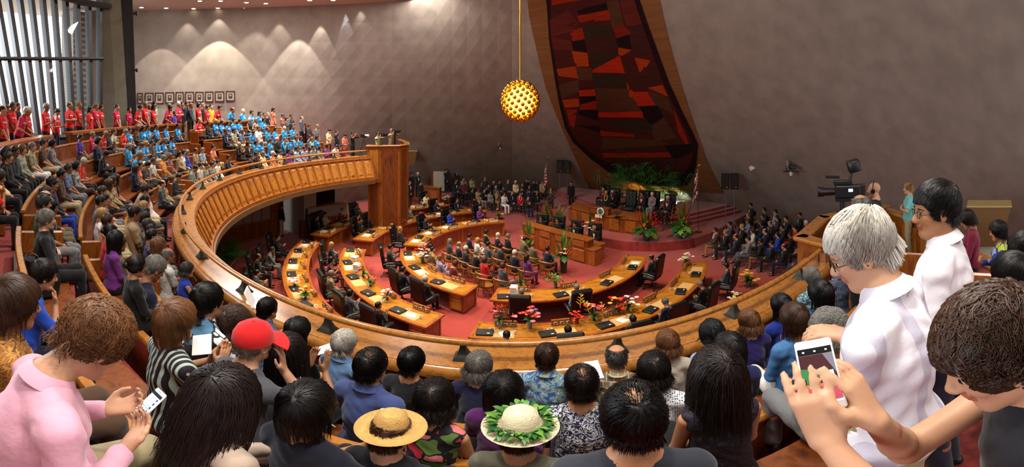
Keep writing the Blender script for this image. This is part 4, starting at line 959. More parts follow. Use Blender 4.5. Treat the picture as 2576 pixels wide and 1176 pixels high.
# ------------------------------------------------ plants and flowers
G1=mat('leaf_green','#1f5a22',.4,noise=.35,nscale=6); G2=mat('leaf_light','#5f8f2a',.45,noise=.3,nscale=6); G3=mat('palm_green','#2f6b2c',.45,noise=.3,nscale=5)
FR=mat('petal_red','#c5201c',.35); FO=mat('petal_orange','#e0662a',.45); FP=mat('petal_pink','#e0708e',.5); FY=mat('petal_yellow','#e8c13a',.5); FW=mat('petal_white','#efe8da',.5); FV_=mat('petal_violet','#5c2a6e',.5); FT=mat('heliconia','#b04a26',.5)
def leafblade(m,o,d,L,Wd,n,mi,droop=.3,notch=False,cup=.15):
    d=Vector(d).normalized(); sd=d.cross(Vector((0,0,1))); 
    if sd.length<1e-3: sd=Vector((1,0,0))
    sd.normalize(); up=sd.cross(d); P=[];v=[]
    for i in range(n+1):
        t=i/n; c=Vector(o)+d*L*t-Vector((0,0,1))*droop*L*t*t; w=Wd*math.sin(PI*min(1,(t*.92+.06)))**.8*(1 if not notch or i%2==0 else .42); v+=[c-sd*w+up*w*cup,c,c+sd*w+up*w*cup]
    m.add(v,[(i*3+k,i*3+k+1,i*3+k+4,i*3+k+3) for i in range(n) for k in (0,1)],mi,not notch)
def frond(m,o,d,L,mi=0,k=16,lw=.012,ll=.30):
    d=Vector(d).normalized(); pts=[Vector(o)+d*L*t-Vector((0,0,1))*.45*L*t*t for t in [i/k for i in range(k+1)]]
    m.tube(pts,[.008*(1-.8*i/k) for i in range(k+1)],4,mi)
    for i in range(2,k+1):
        t=pts[i]-pts[i-1]; t.normalize(); sd=t.cross(Vector((0,0,1))).normalized()
        for s in(-1,1): leafblade(m,pts[i],t*.5+sd*s+Vector((0,0,.15)),L*ll*math.sin(PI*(i/k)*.75+.4),lw,3,mi,.25)
def palm(name,p,H,R,label,n=16,cat='plant',ll=.34,fan=False,mats=None):
    r=empty(name,tuple(p),random.random()*6,label,cat); g=random.Random(int(p[0]*99))
    m=MB(); m.lathe([(.0,0),(.16,0),(.22,.34),(.20,.36),(.0,.34)],n=16); m.build('pot',mat('basket_pot','#7a6a4c',.8,bump=.5,bscale=40),r)
    m=MB()
    for i in range(n):
        w=g.random()*2*PI; el=g.uniform(.5,1.35) if not fan else g.uniform(.1,1.3); z=.35+g.random()*(.3 if not fan else .62)*H; L=R*g.uniform(.7,1.1); o=(g.uniform(-.05,.05),g.uniform(-.05,.05),z); dd=(math.cos(w)*math.cos(el),math.sin(w)*math.cos(el),math.sin(el)*1.15)
        if fan:
            tip=Vector(o)+Vector(dd)*L*.8; m.tube([o,tuple(tip)],.006,4)
            ou=Vector((math.cos(w)*.8,math.sin(w)*.8,g.uniform(-.2,.7))).normalized(); sd=ou.cross(Vector((0,0,1))).normalized()
            if g.random()<.5: sd=(sd+Vector((0,0,g.uniform(-.8,.8)))).normalized()
            for q in range(9):
                a=(q-4)*.42; leafblade(m,tip,ou*math.cos(a)+sd*math.sin(a),L*.40,.020,4,0,.35)
        else: frond(m,o,dd,L*1.1,0,14,.014,ll)
    m.build('foliage',mats or G3,r); return r
palm('potted_palm',at(570,694,0),1.6,1.25,'big leafy potted palm beside the skirt at the lower left of the chamber',26)
palm('potted_palm',at(786,577,0),1.9,1.1,'tall potted palm in a basket pot by the booth wall',24)
for i,(x,y,H,R) in enumerate(((1548,500,1.2,1.1),(1580,494,1.6,1.2),(1612,492,2.0,1.2),(1645,496,1.9,1.2),(1680,500,1.4,1.1),(1712,508,1.0,1.0),(1560,480,1.7,1.1),(1630,478,2.2,1.1),(1695,488,1.6,1.1))):
    p=at(x,y+18,.9); palm('fan_palm',p,H*1.35,R*1.25,f'green fan palm behind the dais chairs, {ORD[i]} of nine',22,fan=True)
def bloom(m,o,kind,s,g):
    o=Vector(o)
    if kind=='anth':
        d=Vector((g.uniform(-1,1),g.uniform(-1,.3),g.uniform(.2,.8))); leafblade(m,o,d,.17*s,.075*s,6,0,.1,cup=.25); m.tube([o+d.normalized()*.03*s,o+d.normalized()*.03*s+Vector((0,0,.07*s))],.008*s,5,1)
    elif kind=='heli':
        d=Vector((g.uniform(-.4,.4),g.uniform(-.4,.4),1)); m.tube([o-d*.1,o+d*.35*s],.012,5,0)
        for k in range(7): leafblade(m,o+d*.05*s*k,(g.uniform(-1,1)*.2+(1 if k%2 else -1),g.uniform(-.5,.5),.8),.15*s*(1-.08*k),.022*s,3,0,.0)
    elif kind=='bird':
        for k in range(5): leafblade(m,o,(g.uniform(-1,1),g.uniform(-1,1),g.uniform(.3,1)),.16*s,.018*s,3,0,.1)
    else:
        for k in range(7): w=k*.9; leafblade(m,o,(math.cos(w),math.sin(w),.55),.075*s,.03*s,4,0,.3)
        m.lathe([(0,0),(.016*s,.01*s),(0,.03*s)],tuple(o),6,1)
def arrangement(name,p,s,label,spec,vase='#3a3a30',leaves=14,mon=0,spikes=0,seed=0,vh=.14,cat='flowers',group=None,vr=.055):
    leaves=int(leaves*1.7); spec=[(a,b,int(c*1.5+.5)) for a,b,c in spec]
    "vase, foliage and single blooms; spec = list of (kind, material, count)"
    g=random.Random(seed); r=empty(name,tuple(p),0,label,cat,group)
    m=MB(); m.lathe([(0,0),(vr*.8*s,0),(vr*s,vh*s),(vr*.85*s,vh*s),(0,vh*s*.9)],n=14); m.build('vase',mat('vase'+vase,vase,.4),r)
    m=MB()
    for i in range(leaves):
        w=g.random()*6.28; el=g.uniform(.1,1.3); leafblade(m,(0,0,vh*s),(math.cos(w)*math.cos(el),math.sin(w)*math.cos(el),math.sin(el)),s*g.uniform(.14,.34),s*g.uniform(.012,.034),6,g.choice((0,0,1)),.35)
    for i in range(mon):
        w=g.random()*6.28; el=g.uniform(-.35,.5); o=Vector((math.cos(w)*.12*s,math.sin(w)*.12*s,vh*s+.1*s)); leafblade(m,o,(math.cos(w)*math.cos(el),math.sin(w)*math.cos(el),math.sin(el)),s*.34,s*.14,10,g.choice((0,0,1)),.45,notch=True,cup=-.1)
    for i in range(spikes):
        w=g.random()*6.28; el=g.uniform(1.0,1.45); leafblade(m,(0,0,vh*s),(math.cos(w)*math.cos(el),math.sin(w)*math.cos(el),math.sin(el)),s*g.uniform(.6,.95),s*.028,7,g.choice((0,1)),.08)
    m.build('foliage',[G1,G2],r)
    for kind,mt,c in spec:
        for i in range(c):
            w=g.random()*6.28; el=g.uniform(.25,1.4); L=s*g.uniform(.16,.32)*(1.5 if kind=='heli' else 1); o=(math.cos(w)*math.cos(el)*L,math.sin(w)*math.cos(el)*L,vh*s+math.sin(el)*L)
            m=MB(); bloom(m,o,kind,s*(1.0 if kind!='dais' else 1),g); m.build({'anth':'anthurium','heli':'heliconia','bird':'bird_of_paradise','dais':'blossom'}[kind],[mt,FY],r)
    return r
BIG=[('anth',FR,5),('heli',FT,4),('bird',FO,6),('dais',FY,4)]
arrangement('flower_arrangement',at(1400,598,0),1.5,'large tropical arrangement at the left of the rostrum beside the standing interpreter',BIG+[('heli',FR,3)],leaves=26,mon=8,spikes=18,seed=1,vh=.35,vr=.12)
arrangement('flower_arrangement',at(1375,560,0),1.3,'tropical arrangement of ferns just behind the interpreter beside the striped flag',[('heli',FT,4),('anth',FR,3)],leaves=24,mon=6,spikes=10,seed=2,vh=.3,vr=.12)
arrangement('flower_arrangement',at(1626,606,.45),1.55,'large red and green tropical arrangement, left one at the edge of the dais platform',[('anth',FR,5),('heli',FR,5),('bird',FO,6)],leaves=28,mon=16,spikes=16,seed=3,vh=.3,vr=.12)
arrangement('flower_arrangement',at(1715,600,.45),1.7,'large monstera leaf arrangement, right one at the edge of the dais platform',[('heli',FT,8),('anth',mat('pale_anth','#a8b060',.4),4)],leaves=24,mon=22,spikes=12,seed=4,vh=.3,vr=.12)
arrangement('flower_arrangement',at(1330,640,0),1.25,'tropical arrangement with red anthuriums before the left end of the clerk bench',[('anth',FR,3),('bird',FO,4),('dais',FW,4)],leaves=24,mon=3,spikes=14,seed=5,vh=.5,vr=.12)
arrangement('flower_arrangement',at(1418,686,0),1.35,'tropical arrangement with red anthuriums before the right end of the clerk bench',[('anth',FR,4),('bird',FO,3),('dais',FW,4)],leaves=26,mon=5,spikes=16,seed=6,vh=.5,vr=.12)
def small(x,y,z,s,lab,spec,vase='#4a4a3a',**k): arrangement("flower_vase",at(x,y,z),s*.62,lab,spec,vase,seed=x+y,group='small flowers on the desks',**k)
z=.757
small(741,722,z,1.3,'square green vase of deep red flowers on the outer left desk',[('dais',FR,7)],'#3f6a33',leaves=3)
small(768,752,z,1.5,'wide bunch of yellow orange and green blooms on the outer left desk',[('dais',FY,5),('anth',FO,3),('anth',FR,1)],leaves=26)
small(803,800,z,1.3,'green leafy bunch with orange buds near the rail at lower left',[('dais',FO,5)],leaves=24)
small(757,632,z,1.0,'tiny pink blossoms on the outer left desk',[('dais',FP,5)],leaves=4)
small(906,640,z,1.2,'small green plant beside white papers on the middle left desk',[('dais',FW,2)],leaves=14)
small(914,697,z,1.5,'potted green leafy plant on the middle left desk',[('anth',FR,1)],'#1f1f1c',leaves=16,mon=1)
small(932,720,z,1.5,'potted plant with pale orange bracts on the middle left desk',[('bird',FO,2)],'#222824',leaves=14)
small(974,756,z,1.5,'white lilies and red buds on the middle left desk',[('dais',FW,5),('dais',FR,2)],leaves=14)
small(1063,662,z,1.9,'tall pink and white orchids on the inner left desk',[('dais',FW,8),('dais',FP,6),('anth',FR,1)],leaves=9,vh=.2)
small(1062,636,z,1.5,'pink flowers behind the orchids at the end of the inner left desk',[('dais',FP,6),('dais',FW,3)],leaves=6)
small(1083,605,z,1.3,'purple and yellow flowers in a dark pot on the inner upper desk',[('dais',FV_,6),('dais',FY,3)],'#2a1812',leaves=3)
small(1097,588,z,1.2,'green and purple blooms on the inner upper desk',[('dais',FV_,3),('dais',FY,3)],leaves=8)
small(1108,587,z,1.1,'small bowl of yellow green blooms on the inner upper desk',[('dais',FY,5)],'#b07a40',leaves=6)
small(986,577,z,1.1,'red and yellow blossoms in a wooden box on the middle upper desk',[('dais',FR,4),('dais',FY,4)],'#4a2b18',leaves=2)
small(1015,566,z,1.1,'red and yellow bouquet, second one on the middle upper desk',[('dais',FR,4),('dais',FY,3)],'#4a2b18',leaves=2)
small(1060,556,z,1.6,'full round bunch of coral flowers on the middle upper desk',[('dais',FR,8),('dais',FP,6),('dais',FO,4)],leaves=4)
small(950,545,z,1.6,'tall white and green flowers on the outer upper desk',[('dais',FW,6),('anth',G2,3)],leaves=12)
small(988,532,z,1.6,'pink and white bouquet on the outer upper desk',[('dais',FW,6),('dais',FP,4)],leaves=10)
small(1017,528,z,1.3,'orange bromeliad on the outer upper desk',[('bird',FO,4)],leaves=6)
small(1066,521,z,1.5,'cream roses on the outer upper desk',[('dais',FW,6),('dais',FO,3)],leaves=4)
small(1123,513,z,1.8,'big white lily bunch at the far end of the outer upper desk',[('dais',FW,10),('dais',FY,3)],leaves=10)
small(1255,550,z,1.9,'green leafy potted plant at the end of the inner upper desk',[('dais',FY,2)],'#8a5a30',leaves=24)
small(1310,722,z,1.6,'slim green plant beside the paper stack on the inner right desk',[],leaves=12,spikes=3)
small(1398,724,z,1.6,'pale green bromeliads in a brown bowl on the inner right desk',[('bird',G2,9),('dais',FR,1)],'#4a2b1c',leaves=8)
small(1258,826,z,1.9,'pink and red anthuriums in a grey vase, left of the front desk vases',[('anth',FP,5),('anth',FR,2),('dais',FV_,2)],'#77777a',leaves=12,vh=.22)
small(1333,826,z,1.9,'red roses and purple blooms in a grey vase on the front desk',[('dais',FR,7),('dais',FV_,4),('dais',FP,3)],'#77777a',leaves=14,vh=.22)
small(1451,814,z,1.3,'round red mum in a red pot on the front desk',[('dais',FR,12)],'#8e1d1a',leaves=4,vh=.16,vr=.08)
small(1495,806,z,1.9,'red and yellow heliconias with ferns on the front right desk',[('anth',FR,4),('heli',FY,2),('dais',FP,3)],'#2b2b22',leaves=14)
small(1553,786,z,1.9,'red anthurium bunch, left of a white bunch on the right desk',[('anth',FR,6),('dais',FY,3)],leaves=14)
small(1582,780,z,1.8,'white blossom bunch with green leaves on the right desk',[('dais',FW,9),('dais',FV_,2)],leaves=14)
small(1724,668,z,1.8,'white lily bouquet at the far end of the right outer desk',[('dais',FW,10)],leaves=12)
small(1882,722,.0,2.4,'yellow protea bunch standing on the carpet at the right below the rail',[('dais',FY,6),('dais',FO,3)],leaves=24)
small(1848,766,.0,1.8,'cream flowers on the carpet just above the near right rail',[('dais',FW,6),('dais',FY,3)],leaves=10)
# white orchid and red anthurium on the desk between clerks
arrangement('orchid',at(1484,592,.74),1.5,'arching white orchid with a red anthurium behind the clerk bench','' or [('dais',mat('orchid_white','#e8d8e0',.5),8),('anth',FR,4)],'#28282a',leaves=8,spikes=2,seed=9,vh=.15)
# ------------------------------------------------ flags
def flag(p,H,label,kind):
    r=empty('flag',tuple(p),face(p,(0,0)),label,'flag'); m=MB(); m.tube([(0,0,0),(0,0,H)],.018,8); m.lathe([(.18,0),(.18,.03),(.05,.05),(.03,.12)],n=20); m.build('pole',mat('brass_pole','#8a6a30',.3,metal=.9),r)
    m=MB(); m.lathe([(0,0),(.035,.02),(.03,.05),(0,.06)],(0,0,H),10); m.tube([(-.11,0,H+.11),(-.04,0,H+.06),(0,0,H+.05),(.04,0,H+.06),(.11,0,H+.11)],[.006,.014,.02,.014,.006],6); m.build('eagle_finial',mat('brass_bright','#b8923f',.25,metal=1),r)
    m=MB(); nu,nv=26,30; v=[]; f=[]; mi=[]
    hh=1.45*1.0; top=H-.08
    # cloth hanging in folds from the pole: u along the fly (gathered), w down the hoist
    for i in range(nu+1):
        a=i/nu
        for k in range(nv+1):
            b=k/nv; x=.02+.30*a*(.55+.45*b)+.03*math.sin(a*17+b*2); y=.07*math.sin(a*21+b*3)*(.4+.6*a); zz=top-1.35*b-.62*a*(1-.15*b); v.append((x,y,zz))
    for i in range(nu):
        for k in range(nv):
            f.append((i*(nv+1)+k,(i+1)*(nv+1)+k,(i+1)*(nv+1)+k+1,i*(nv+1)+k+1)); a=(i+.5)/nu; b=(k+.5)/nv
            if kind=='us': c=2 if (a<.42 and b<7/13) else (0 if int(b*13)%2==0 else 1)
            else:
                c=[1,0,2,1,0,2,1,0][int(b*8)]
                if a<.5 and b<.5:
                    X=a/.5-.5; Y=b/.5-.5; c=2
                    if abs(X-Y)<.16 or abs(X+Y)<.16: c=1
                    if abs(X-Y)<.07 or abs(X+Y)<.07: c=0
                    if abs(X)<.17 or abs(Y)<.17: c=1
                    if abs(X)<.1 or abs(Y)<.1: c=0
            mi.append(c)
    me=mesh_from('cloth',v,f,True,mi); cl=put('cloth',me,[mat('flag_red','#9e1a22',.8),mat('flag_white','#d8d2c8',.8),mat('flag_blue','#1c2450',.8)],r)
    if kind=='us':
        m=MB()
        for i in range(7):
            for k in range(6):
                a=.02+.055*i+.02*(k%2); b=.04+.08*k; x=.02+.30*a*(.55+.45*b)+.03*math.sin(a*17+b*2); y=.07*math.sin(a*21+b*3)*(.4+.6*a); zz=top-1.35*b-.62*a*(1-.15*b)
                for s in (-.006,.006): m.lathe([(.013,-.001),(0,.001)],n=5,M=Matrix.Translation((x,y+s,zz))@Matrix.Rotation(PI/2,4,'X'))
        m.build('stars',mat('flag_white','#d8d2c8'),cl)['kind']='stuff'
    else:
        m=MB(); P=[v[nu*(nv+1)+k] for k in range(nv+1)]; m.tube(P,.014,5); m.build('fringe',mat('gold_fringe','#b08a30',.6),cl)
flag(at(1378,545,0),3.55,'striped and starred flag hanging from a pole behind the seated guests','us'); flag(at(1757,585,.45),3.3,'flag of white, red and blue stripes with gold fringe by the dais steps','hi')
# ------------------------------------------------ pairs of loudspeakers on tripods
def spk(p,label,z):
    r=empty('loudspeaker_pair',tuple(p),face(p,(0,0)),label,'loudspeaker')
    for s in(-1,1):
        m=MB(); T=Matrix.Translation((s*.24,0,z)); m.box((0,0,0),(.44,.40,.78),b=.03,M=T); q=m.build('cabinet',BLKM,r)
        m=MB(); m.box((s*.24,.205,z),(.38,.02,.70),b=.01); m.build('grille',mat('grille','#151311',.7,bump=1,bscale=200),q)
        m=MB(); m.lathe([(.0,0),(.03,.0),(.03,.01),(0,.012)],n=10,M=Matrix.Translation((s*.24-.08,.216,z-.28))@Matrix.Rotation(-PI/2,4,'X')); m.build('logo_badge',mat('orange_badge','#b8562a',.4,emit=.3),q)
        t=MB(); t.tube([(s*.24,0,.1),(s*.24,0,z-.38)],.022,8)
        for k in range(3): w=k*2.094+.5; t.tube([(s*.24,0,.75),(s*.24+.45*math.cos(w),.45*math.sin(w),0.0)],.012,6)
        t.build('tripod',mat('grey_metal','#8d8d8a',.35,metal=.7),r)
spk(at(1417,525,0),'pair of black loudspeakers on tripods behind the flower stand at centre',2.75); spk(at(1836,592,0),'pair of black loudspeakers on tripods beside the dais steps at right',2.85)
# ------------------------------------------------ chandelier
ch=empty('chandelier',(D.x-.15,D.y,EYE),0,'golden ball chandelier of many glowing bulbs hanging on a long rod','chandelier')
GOLD=mat('gold','#d9a13a',.22,metal=1); m=MB(); m.tube([(0,0,.3),(0,0,CEIL-EYE-.02)],.035,8); m.lathe([(.15,CEIL-EYE-.06),(.15,CEIL-EYE-.005)],n=16); m.build('rod',GOLD,ch)
m=MB(); bm=bmesh.new(); bmesh.ops.create_icosphere(bm,subdivisions=3,radius=.60); v=[tuple(p.co) for p in bm.verts]; f=[[q.index for q in g.verts] for g in bm.faces]; bm.free(); m.add(v,f,0,True)
m.build('glowing_core',mat('core_glow','#ffb53a',.4,emit=9,ecol='#ffb040'),ch)
bm=bmesh.new(); bmesh.ops.create_icosphere(bm,subdivisions=3,radius=.085); v=[tuple(p.co) for p in bm.verts]; f=[[q.index for q in g.verts] for g in bm.faces]; bm.free(); BM=mesh_from('bulb',v,f,True)
SM=MB(); NB_=150
for i in range(NB_):
    ph=math.acos(1-2*(i+.5)/NB_); th=PI*(1+5**.5)*i; d=Vector((math.cos(th)*math.sin(ph),math.sin(th)*math.sin(ph),math.cos(ph)))
    if i<100 or True: SM.tube([d*.55,d*.76],.012,5)
    if i%3!=5: 
        if d.y<.35: put('bulb',BM,GOLD,ch,d*.78)
        else: FARB=globals().setdefault('FARB',MB()); FARB.add([(Vector(p)+d*.78) for p in v],f,0,True)
SM.build('stems',mat('warm_stem','#e8a83a',.3,emit=1.5,ecol='#ffb040'),ch)['kind']='stuff'; o=FARB.build('bulbs',GOLD,ch); o['kind']='stuff'
lamp('chandelier_light','POINT',(D.x-.15,D.y,EYE),260,(1,.7,.35),.85)
# ------------------------------------------------ portraits on the far wall
for i,(x0,x1,y0,y1) in enumerate(((345,359,234,261),(364.5,386.5,233.5,261),(390,412,233,261.5),(416,438,232,260.5),(442,462,231.5,259),(466,488,231,258.5),(491.5,512,231,258),(516,537,230.5,257.5),(541,564,230,256.5),(568.5,591,229,255))):
    cx=(x0+x1)/2; cy=(y0+y1)/2; p=onwall(cx,cy,.06); w=(x1-x0)/FX*p.xy.length; h=(y1-y0)/FV*p.xy.length; r=empty('framed_portrait',tuple(p),face(p,(0,0))+.35*0,f'dark framed portrait on the far wall, {ORD[i]} from the column','picture','framed portraits on the far wall')
    m=MB(); t=.07
    for (xx,zz,ww,hh) in ((0,h/2-t/2,w,t),(0,-h/2+t/2,w,t),(-w/2+t/2,0,t,h),(w/2-t/2,0,t,h)): m.box((xx,0,zz),(ww,.05,hh))
    m.build('frame',mat('dark_red_frame','#3a1710',.4),r)
    m=MB(); m.box((0,-.01,0),(w-.1,.02,h-.1)); m.build('mat_board',mat('mat_board','#9c8d80',.8),r)
    m=MB(); m.box((0,.004,0),(w*.48,.012,h*.5)); m.lathe([(0,0),(w*.10,0),(0,.004)],n=12,M=Matrix.Translation((0,.011,h*.07))@Matrix.Rotation(-PI/2,4,'X'),mi=1); m.box((0,.011,-h*.13),(w*.3,.003,h*.18),mi=2); m.build('print',[mat('print_dark','#3a332c',.8),mat('print_face','#8a7360',.8),mat('print_suit','#1d1a18',.8)],r)
# ------------------------------------------------ ceiling lights seen at the top left
for i,(x,y) in enumerate(((356,19),(418,20.5),(487,22),(548,20.5),(615,21.5),(672,23),(503,2.5),(555,2.5),(620,6.5),(669,9),(779,1),(838,0.5))):
    p=at(x,y,CEIL-.02) if y<254 else None; m=MB(); m.lathe([(.17,0),(.17,.02),(.12,.02)],n=20); m.lathe([(0,.0),(.13,.0),(.13,.01),(0,.012)],n=20,mi=1); o=m.build('ceiling_light',[mat('trim_ring','#cfc4b4',.4,metal=.5),mat('downlight_glow','#fff2d8',.5,emit=14)],loc=(p.x,p.y,CEIL-.025)); tag(o,f'round recessed ceiling light, {ORD[i]} of twelve in view','ceiling light','recessed ceiling lights')
# wall washers: pools of light on the plaster
def wash(x,y,power,tan=.8,col=(1,.93,.84),bl=.10):
    "a recessed ceiling spot near the wall: its cone cuts the plaster in a bright hyperbola whose top is at (x, y)"
    q=onwall(x,y,0); up=CEIL-.1-q.z; a=up*tan; p=onwall(x,y,a); lamp('wall_washer','SPOT',(p.x,p.y,CEIL-.1),power,col,.025,(p.x,p.y,0),2*math.atan(tan),bl)
wash(547,104,2600,.85,(1,.97,.80)); wash(747,104,2800,.72,(1,.96,.88)); wash(803,74,1500,.6); wash(402,122,900,.75); wash(450,128,500,.9,bl=.3); wash(548,48,260,.9,bl=.4); wash(905,33,260,.9,bl=.4)
wash(868,52,1000,.55,(.72,.85,1)); wash(905,72,1000,.5,(.88,.93,1)); wash(640,80,500,.9,bl=.3); wash(470,58,240,.8,bl=.4); wash(700,62,500,.7,bl=.3)
# dais glow: warm and green uplights behind the palms
lamp('palm_uplight','SPOT',tuple(at(1600,500,.95)),160,(1,.72,.2),.06,tuple(at(1605,400,1.0)+Vector((.5,3,3.5))),1.6,.6)
lamp('palm_uplight','SPOT',tuple(at(1700,512,.95)),190,(.75,1,.72),.06,tuple(at(1690,400,1.0)+Vector((1.2,2.5,2.0))),1.7,.6)
lamp('palm_uplight','SPOT',tuple(at(1660,505,.95)),90,(.5,1,.4),.06,tuple(at(1650,400,1)+Vector((0,2,3))),1.6,.6)
# tapestry picture lights
for (x,y,z,pw) in ((3,19,CEIL-.2,1000),(6,17,CEIL-.2,800)): t=rugp(470,330,.1); lamp('tapestry_spot','SPOT',(x,y,z),pw,(1,.78,.55),.1,tuple(t),.75,.7)
# wall boxes whose lit tops are painted in a paler colour, ceiling mounted cameras, sensor
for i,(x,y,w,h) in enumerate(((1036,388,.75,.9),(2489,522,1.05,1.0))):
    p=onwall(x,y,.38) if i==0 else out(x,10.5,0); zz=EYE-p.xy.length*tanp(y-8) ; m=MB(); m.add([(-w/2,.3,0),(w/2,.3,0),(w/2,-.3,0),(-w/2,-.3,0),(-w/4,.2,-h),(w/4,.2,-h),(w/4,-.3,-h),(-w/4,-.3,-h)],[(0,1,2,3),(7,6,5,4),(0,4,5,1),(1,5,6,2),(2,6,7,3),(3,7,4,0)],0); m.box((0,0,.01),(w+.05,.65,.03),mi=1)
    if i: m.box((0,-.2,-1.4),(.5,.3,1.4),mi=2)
    o=m.build('wall_pedestal',[mat('tan_case','#6b4a24',.6),mat('painted_lit_top','#b29a62',.6),mat('cream_panel','#b8b39a',.7)],loc=(p.x,p.y,zz),rot=(0,0,face(p,(0,0)))); tag(o,['tapered tan box fixed on the wall right of the corner box','large tapered tan case behind the wing parapet at far right'][i],'case')
def ptz(x,y,s,lab):
    p=onwall(x,y,.5); r=empty('wall_camera',tuple(p),face(p,(0,0)),lab,'camera')
    m=MB(); m.tube([(.25*s,-.45,-.05),(.2*s,0,-.1),(0,.0,-.12)],.03*s,6); m.box((0,0,-.14*s),(.75*s,.12*s,.05*s)); m.build('bracket',BLKM,r)
    m=MB(); m.box((0,0,0),(0,0,0)); m=MB(); m.box((-.05*s,.1,.08*s),(.26*s,.34*s,.2*s),.3,b=.03); m.lathe([(.07*s,0),(.08*s,.16*s),(.06*s,.16*s),(.05*s,.1*s)],n=14,M=Matrix.Translation((-.15*s,.28*s,.1*s))@Matrix.Rotation(-PI/2+.1,4,'X')@Matrix.Rotation(.3,4,'Y')); m.build('camera_head',BLKM,r)
    m=MB(); m.lathe([(0,-.36*s),(.07*s,-.33*s),(.09*s,-.2*s),(.09*s,-.15*s)],n=14); m.build('dome',mat('white_dome','#cfcdc6',.3),r)
    m=MB(); m.box((.18*s,0,.25*s),(.06*s,.2*s,.22*s),.4,b=.01); m.build('flag_plate',mat('grey_metal2','#8d8d8a',.4),r)
ptz(1990,424,1.0,'black remote camera with a white dome high on the wall at right'); ptz(1258,368,.55,'small black camera on the wall below the chandelier')
p=onwall(1893,422,.05); m=MB(); m.box((0,0,0),(.34,.06,.22),b=.02,M=Matrix.Rotation(.5,4,'Y')); o=m.build('wall_sensor',mat('white_dome','#cfcdc6'),loc=p,rot=(0,0,face(p,(0,0)))); tag(o,'small pale box on the bare wall left of the dome camera','sensor')
# yellow notices on the inner face of the parapet
def notice(a,z,lab):
    p=onC(10.01,a,z); n=empty('yellow_notice',tuple(p),math.radians(a)-PI/2,lab,'sign','yellow notices on the parapet')
    m=MB(); m.box((0,.004,0),(.24,.008,.042)); m.build('plate',mat('notice_yellow','#c8bc2a',.5),n)
    cu=bpy.data.curves.new('lettering','FONT'); cu.body='PLEASE DO NOT LEAN'; cu.size=.018; cu.extrude=.0005; cu.align_x='CENTER'; cu.align_y='CENTER'
    o=bpy.data.objects.new('lettering_source',cu); link(o); dg=bpy.context.evaluated_depsgraph_get(); me=bpy.data.meshes.new_from_object(o.evaluated_get(dg)); bpy.data.objects.remove(o); bpy.data.curves.remove(cu)
    put('lettering',me,mat('ink','#1a1a12',.6),n,(0,.0092,0),(PI/2,0,PI))
def apix(x,y,z,r=10.0): q=at(x,y,z); return polC(q)[1]
notice(apix(983,909,4.05),4.02,'yellow notice strip on the parapet between two seated people at left centre'); notice(apix(1512,918,4.05),4.02,'yellow notice strip on the parapet beside the bald person in patchwork shirt'); notice(apix(1926,772,4.05),4.02,'yellow notice strip on the parapet at right'); notice(apix(530,690,4.05),4.02,'yellow notice strip on the parapet at far left')
# booth shelf with binders, rear lectern wall
p=at(849,562,0); r=empty('binder_shelf',tuple(p),math.radians(-35),'low shelf of white binders standing by the booth wall','shelf'); m=MB(); m.box((0,0,.86),(1.3,.4,.04)); m.box((0,0,.50),(1.25,.36,.03)); m.box((0,-.16,.5),(1.25,.03,.7)); m.box((0,0,.2),(1.0,.3,.4),mi=1); m.build('case',[DESKF,mat('cream_panel','#b8b39a')],r)
for i in range(13): b=MB(); b.box((0,0,0),(.055,.26,.30),b=.005); o=b.build('binder',WHITE if i%4 else BLKM,loc=p+Vector((math.cos(-.61)*(-.54+.09*i),math.sin(-.61)*(-.54+.09*i),.67)),rot=(0,0,-.61)); tag(o,f'white or black binder upright on the low booth shelf, {ORD[i]} from the left','binder','binders on the booth shelf')
p=at(1065,500,.42); r=benchbox('rear_counter','sloping wooden counter wall beside the rear steps at the back left',Vector(p.xy)+Vector((-1.9,.9)),Vector(p.xy)+Vector((1.2,-.3)),.3,.0,1.25,'counter',Vector((.3,.95)),3,[(.2,1.0)],DESKF)
for x,y,z_,h,lab in ((776,566,1.9,.0,''),):
    pass
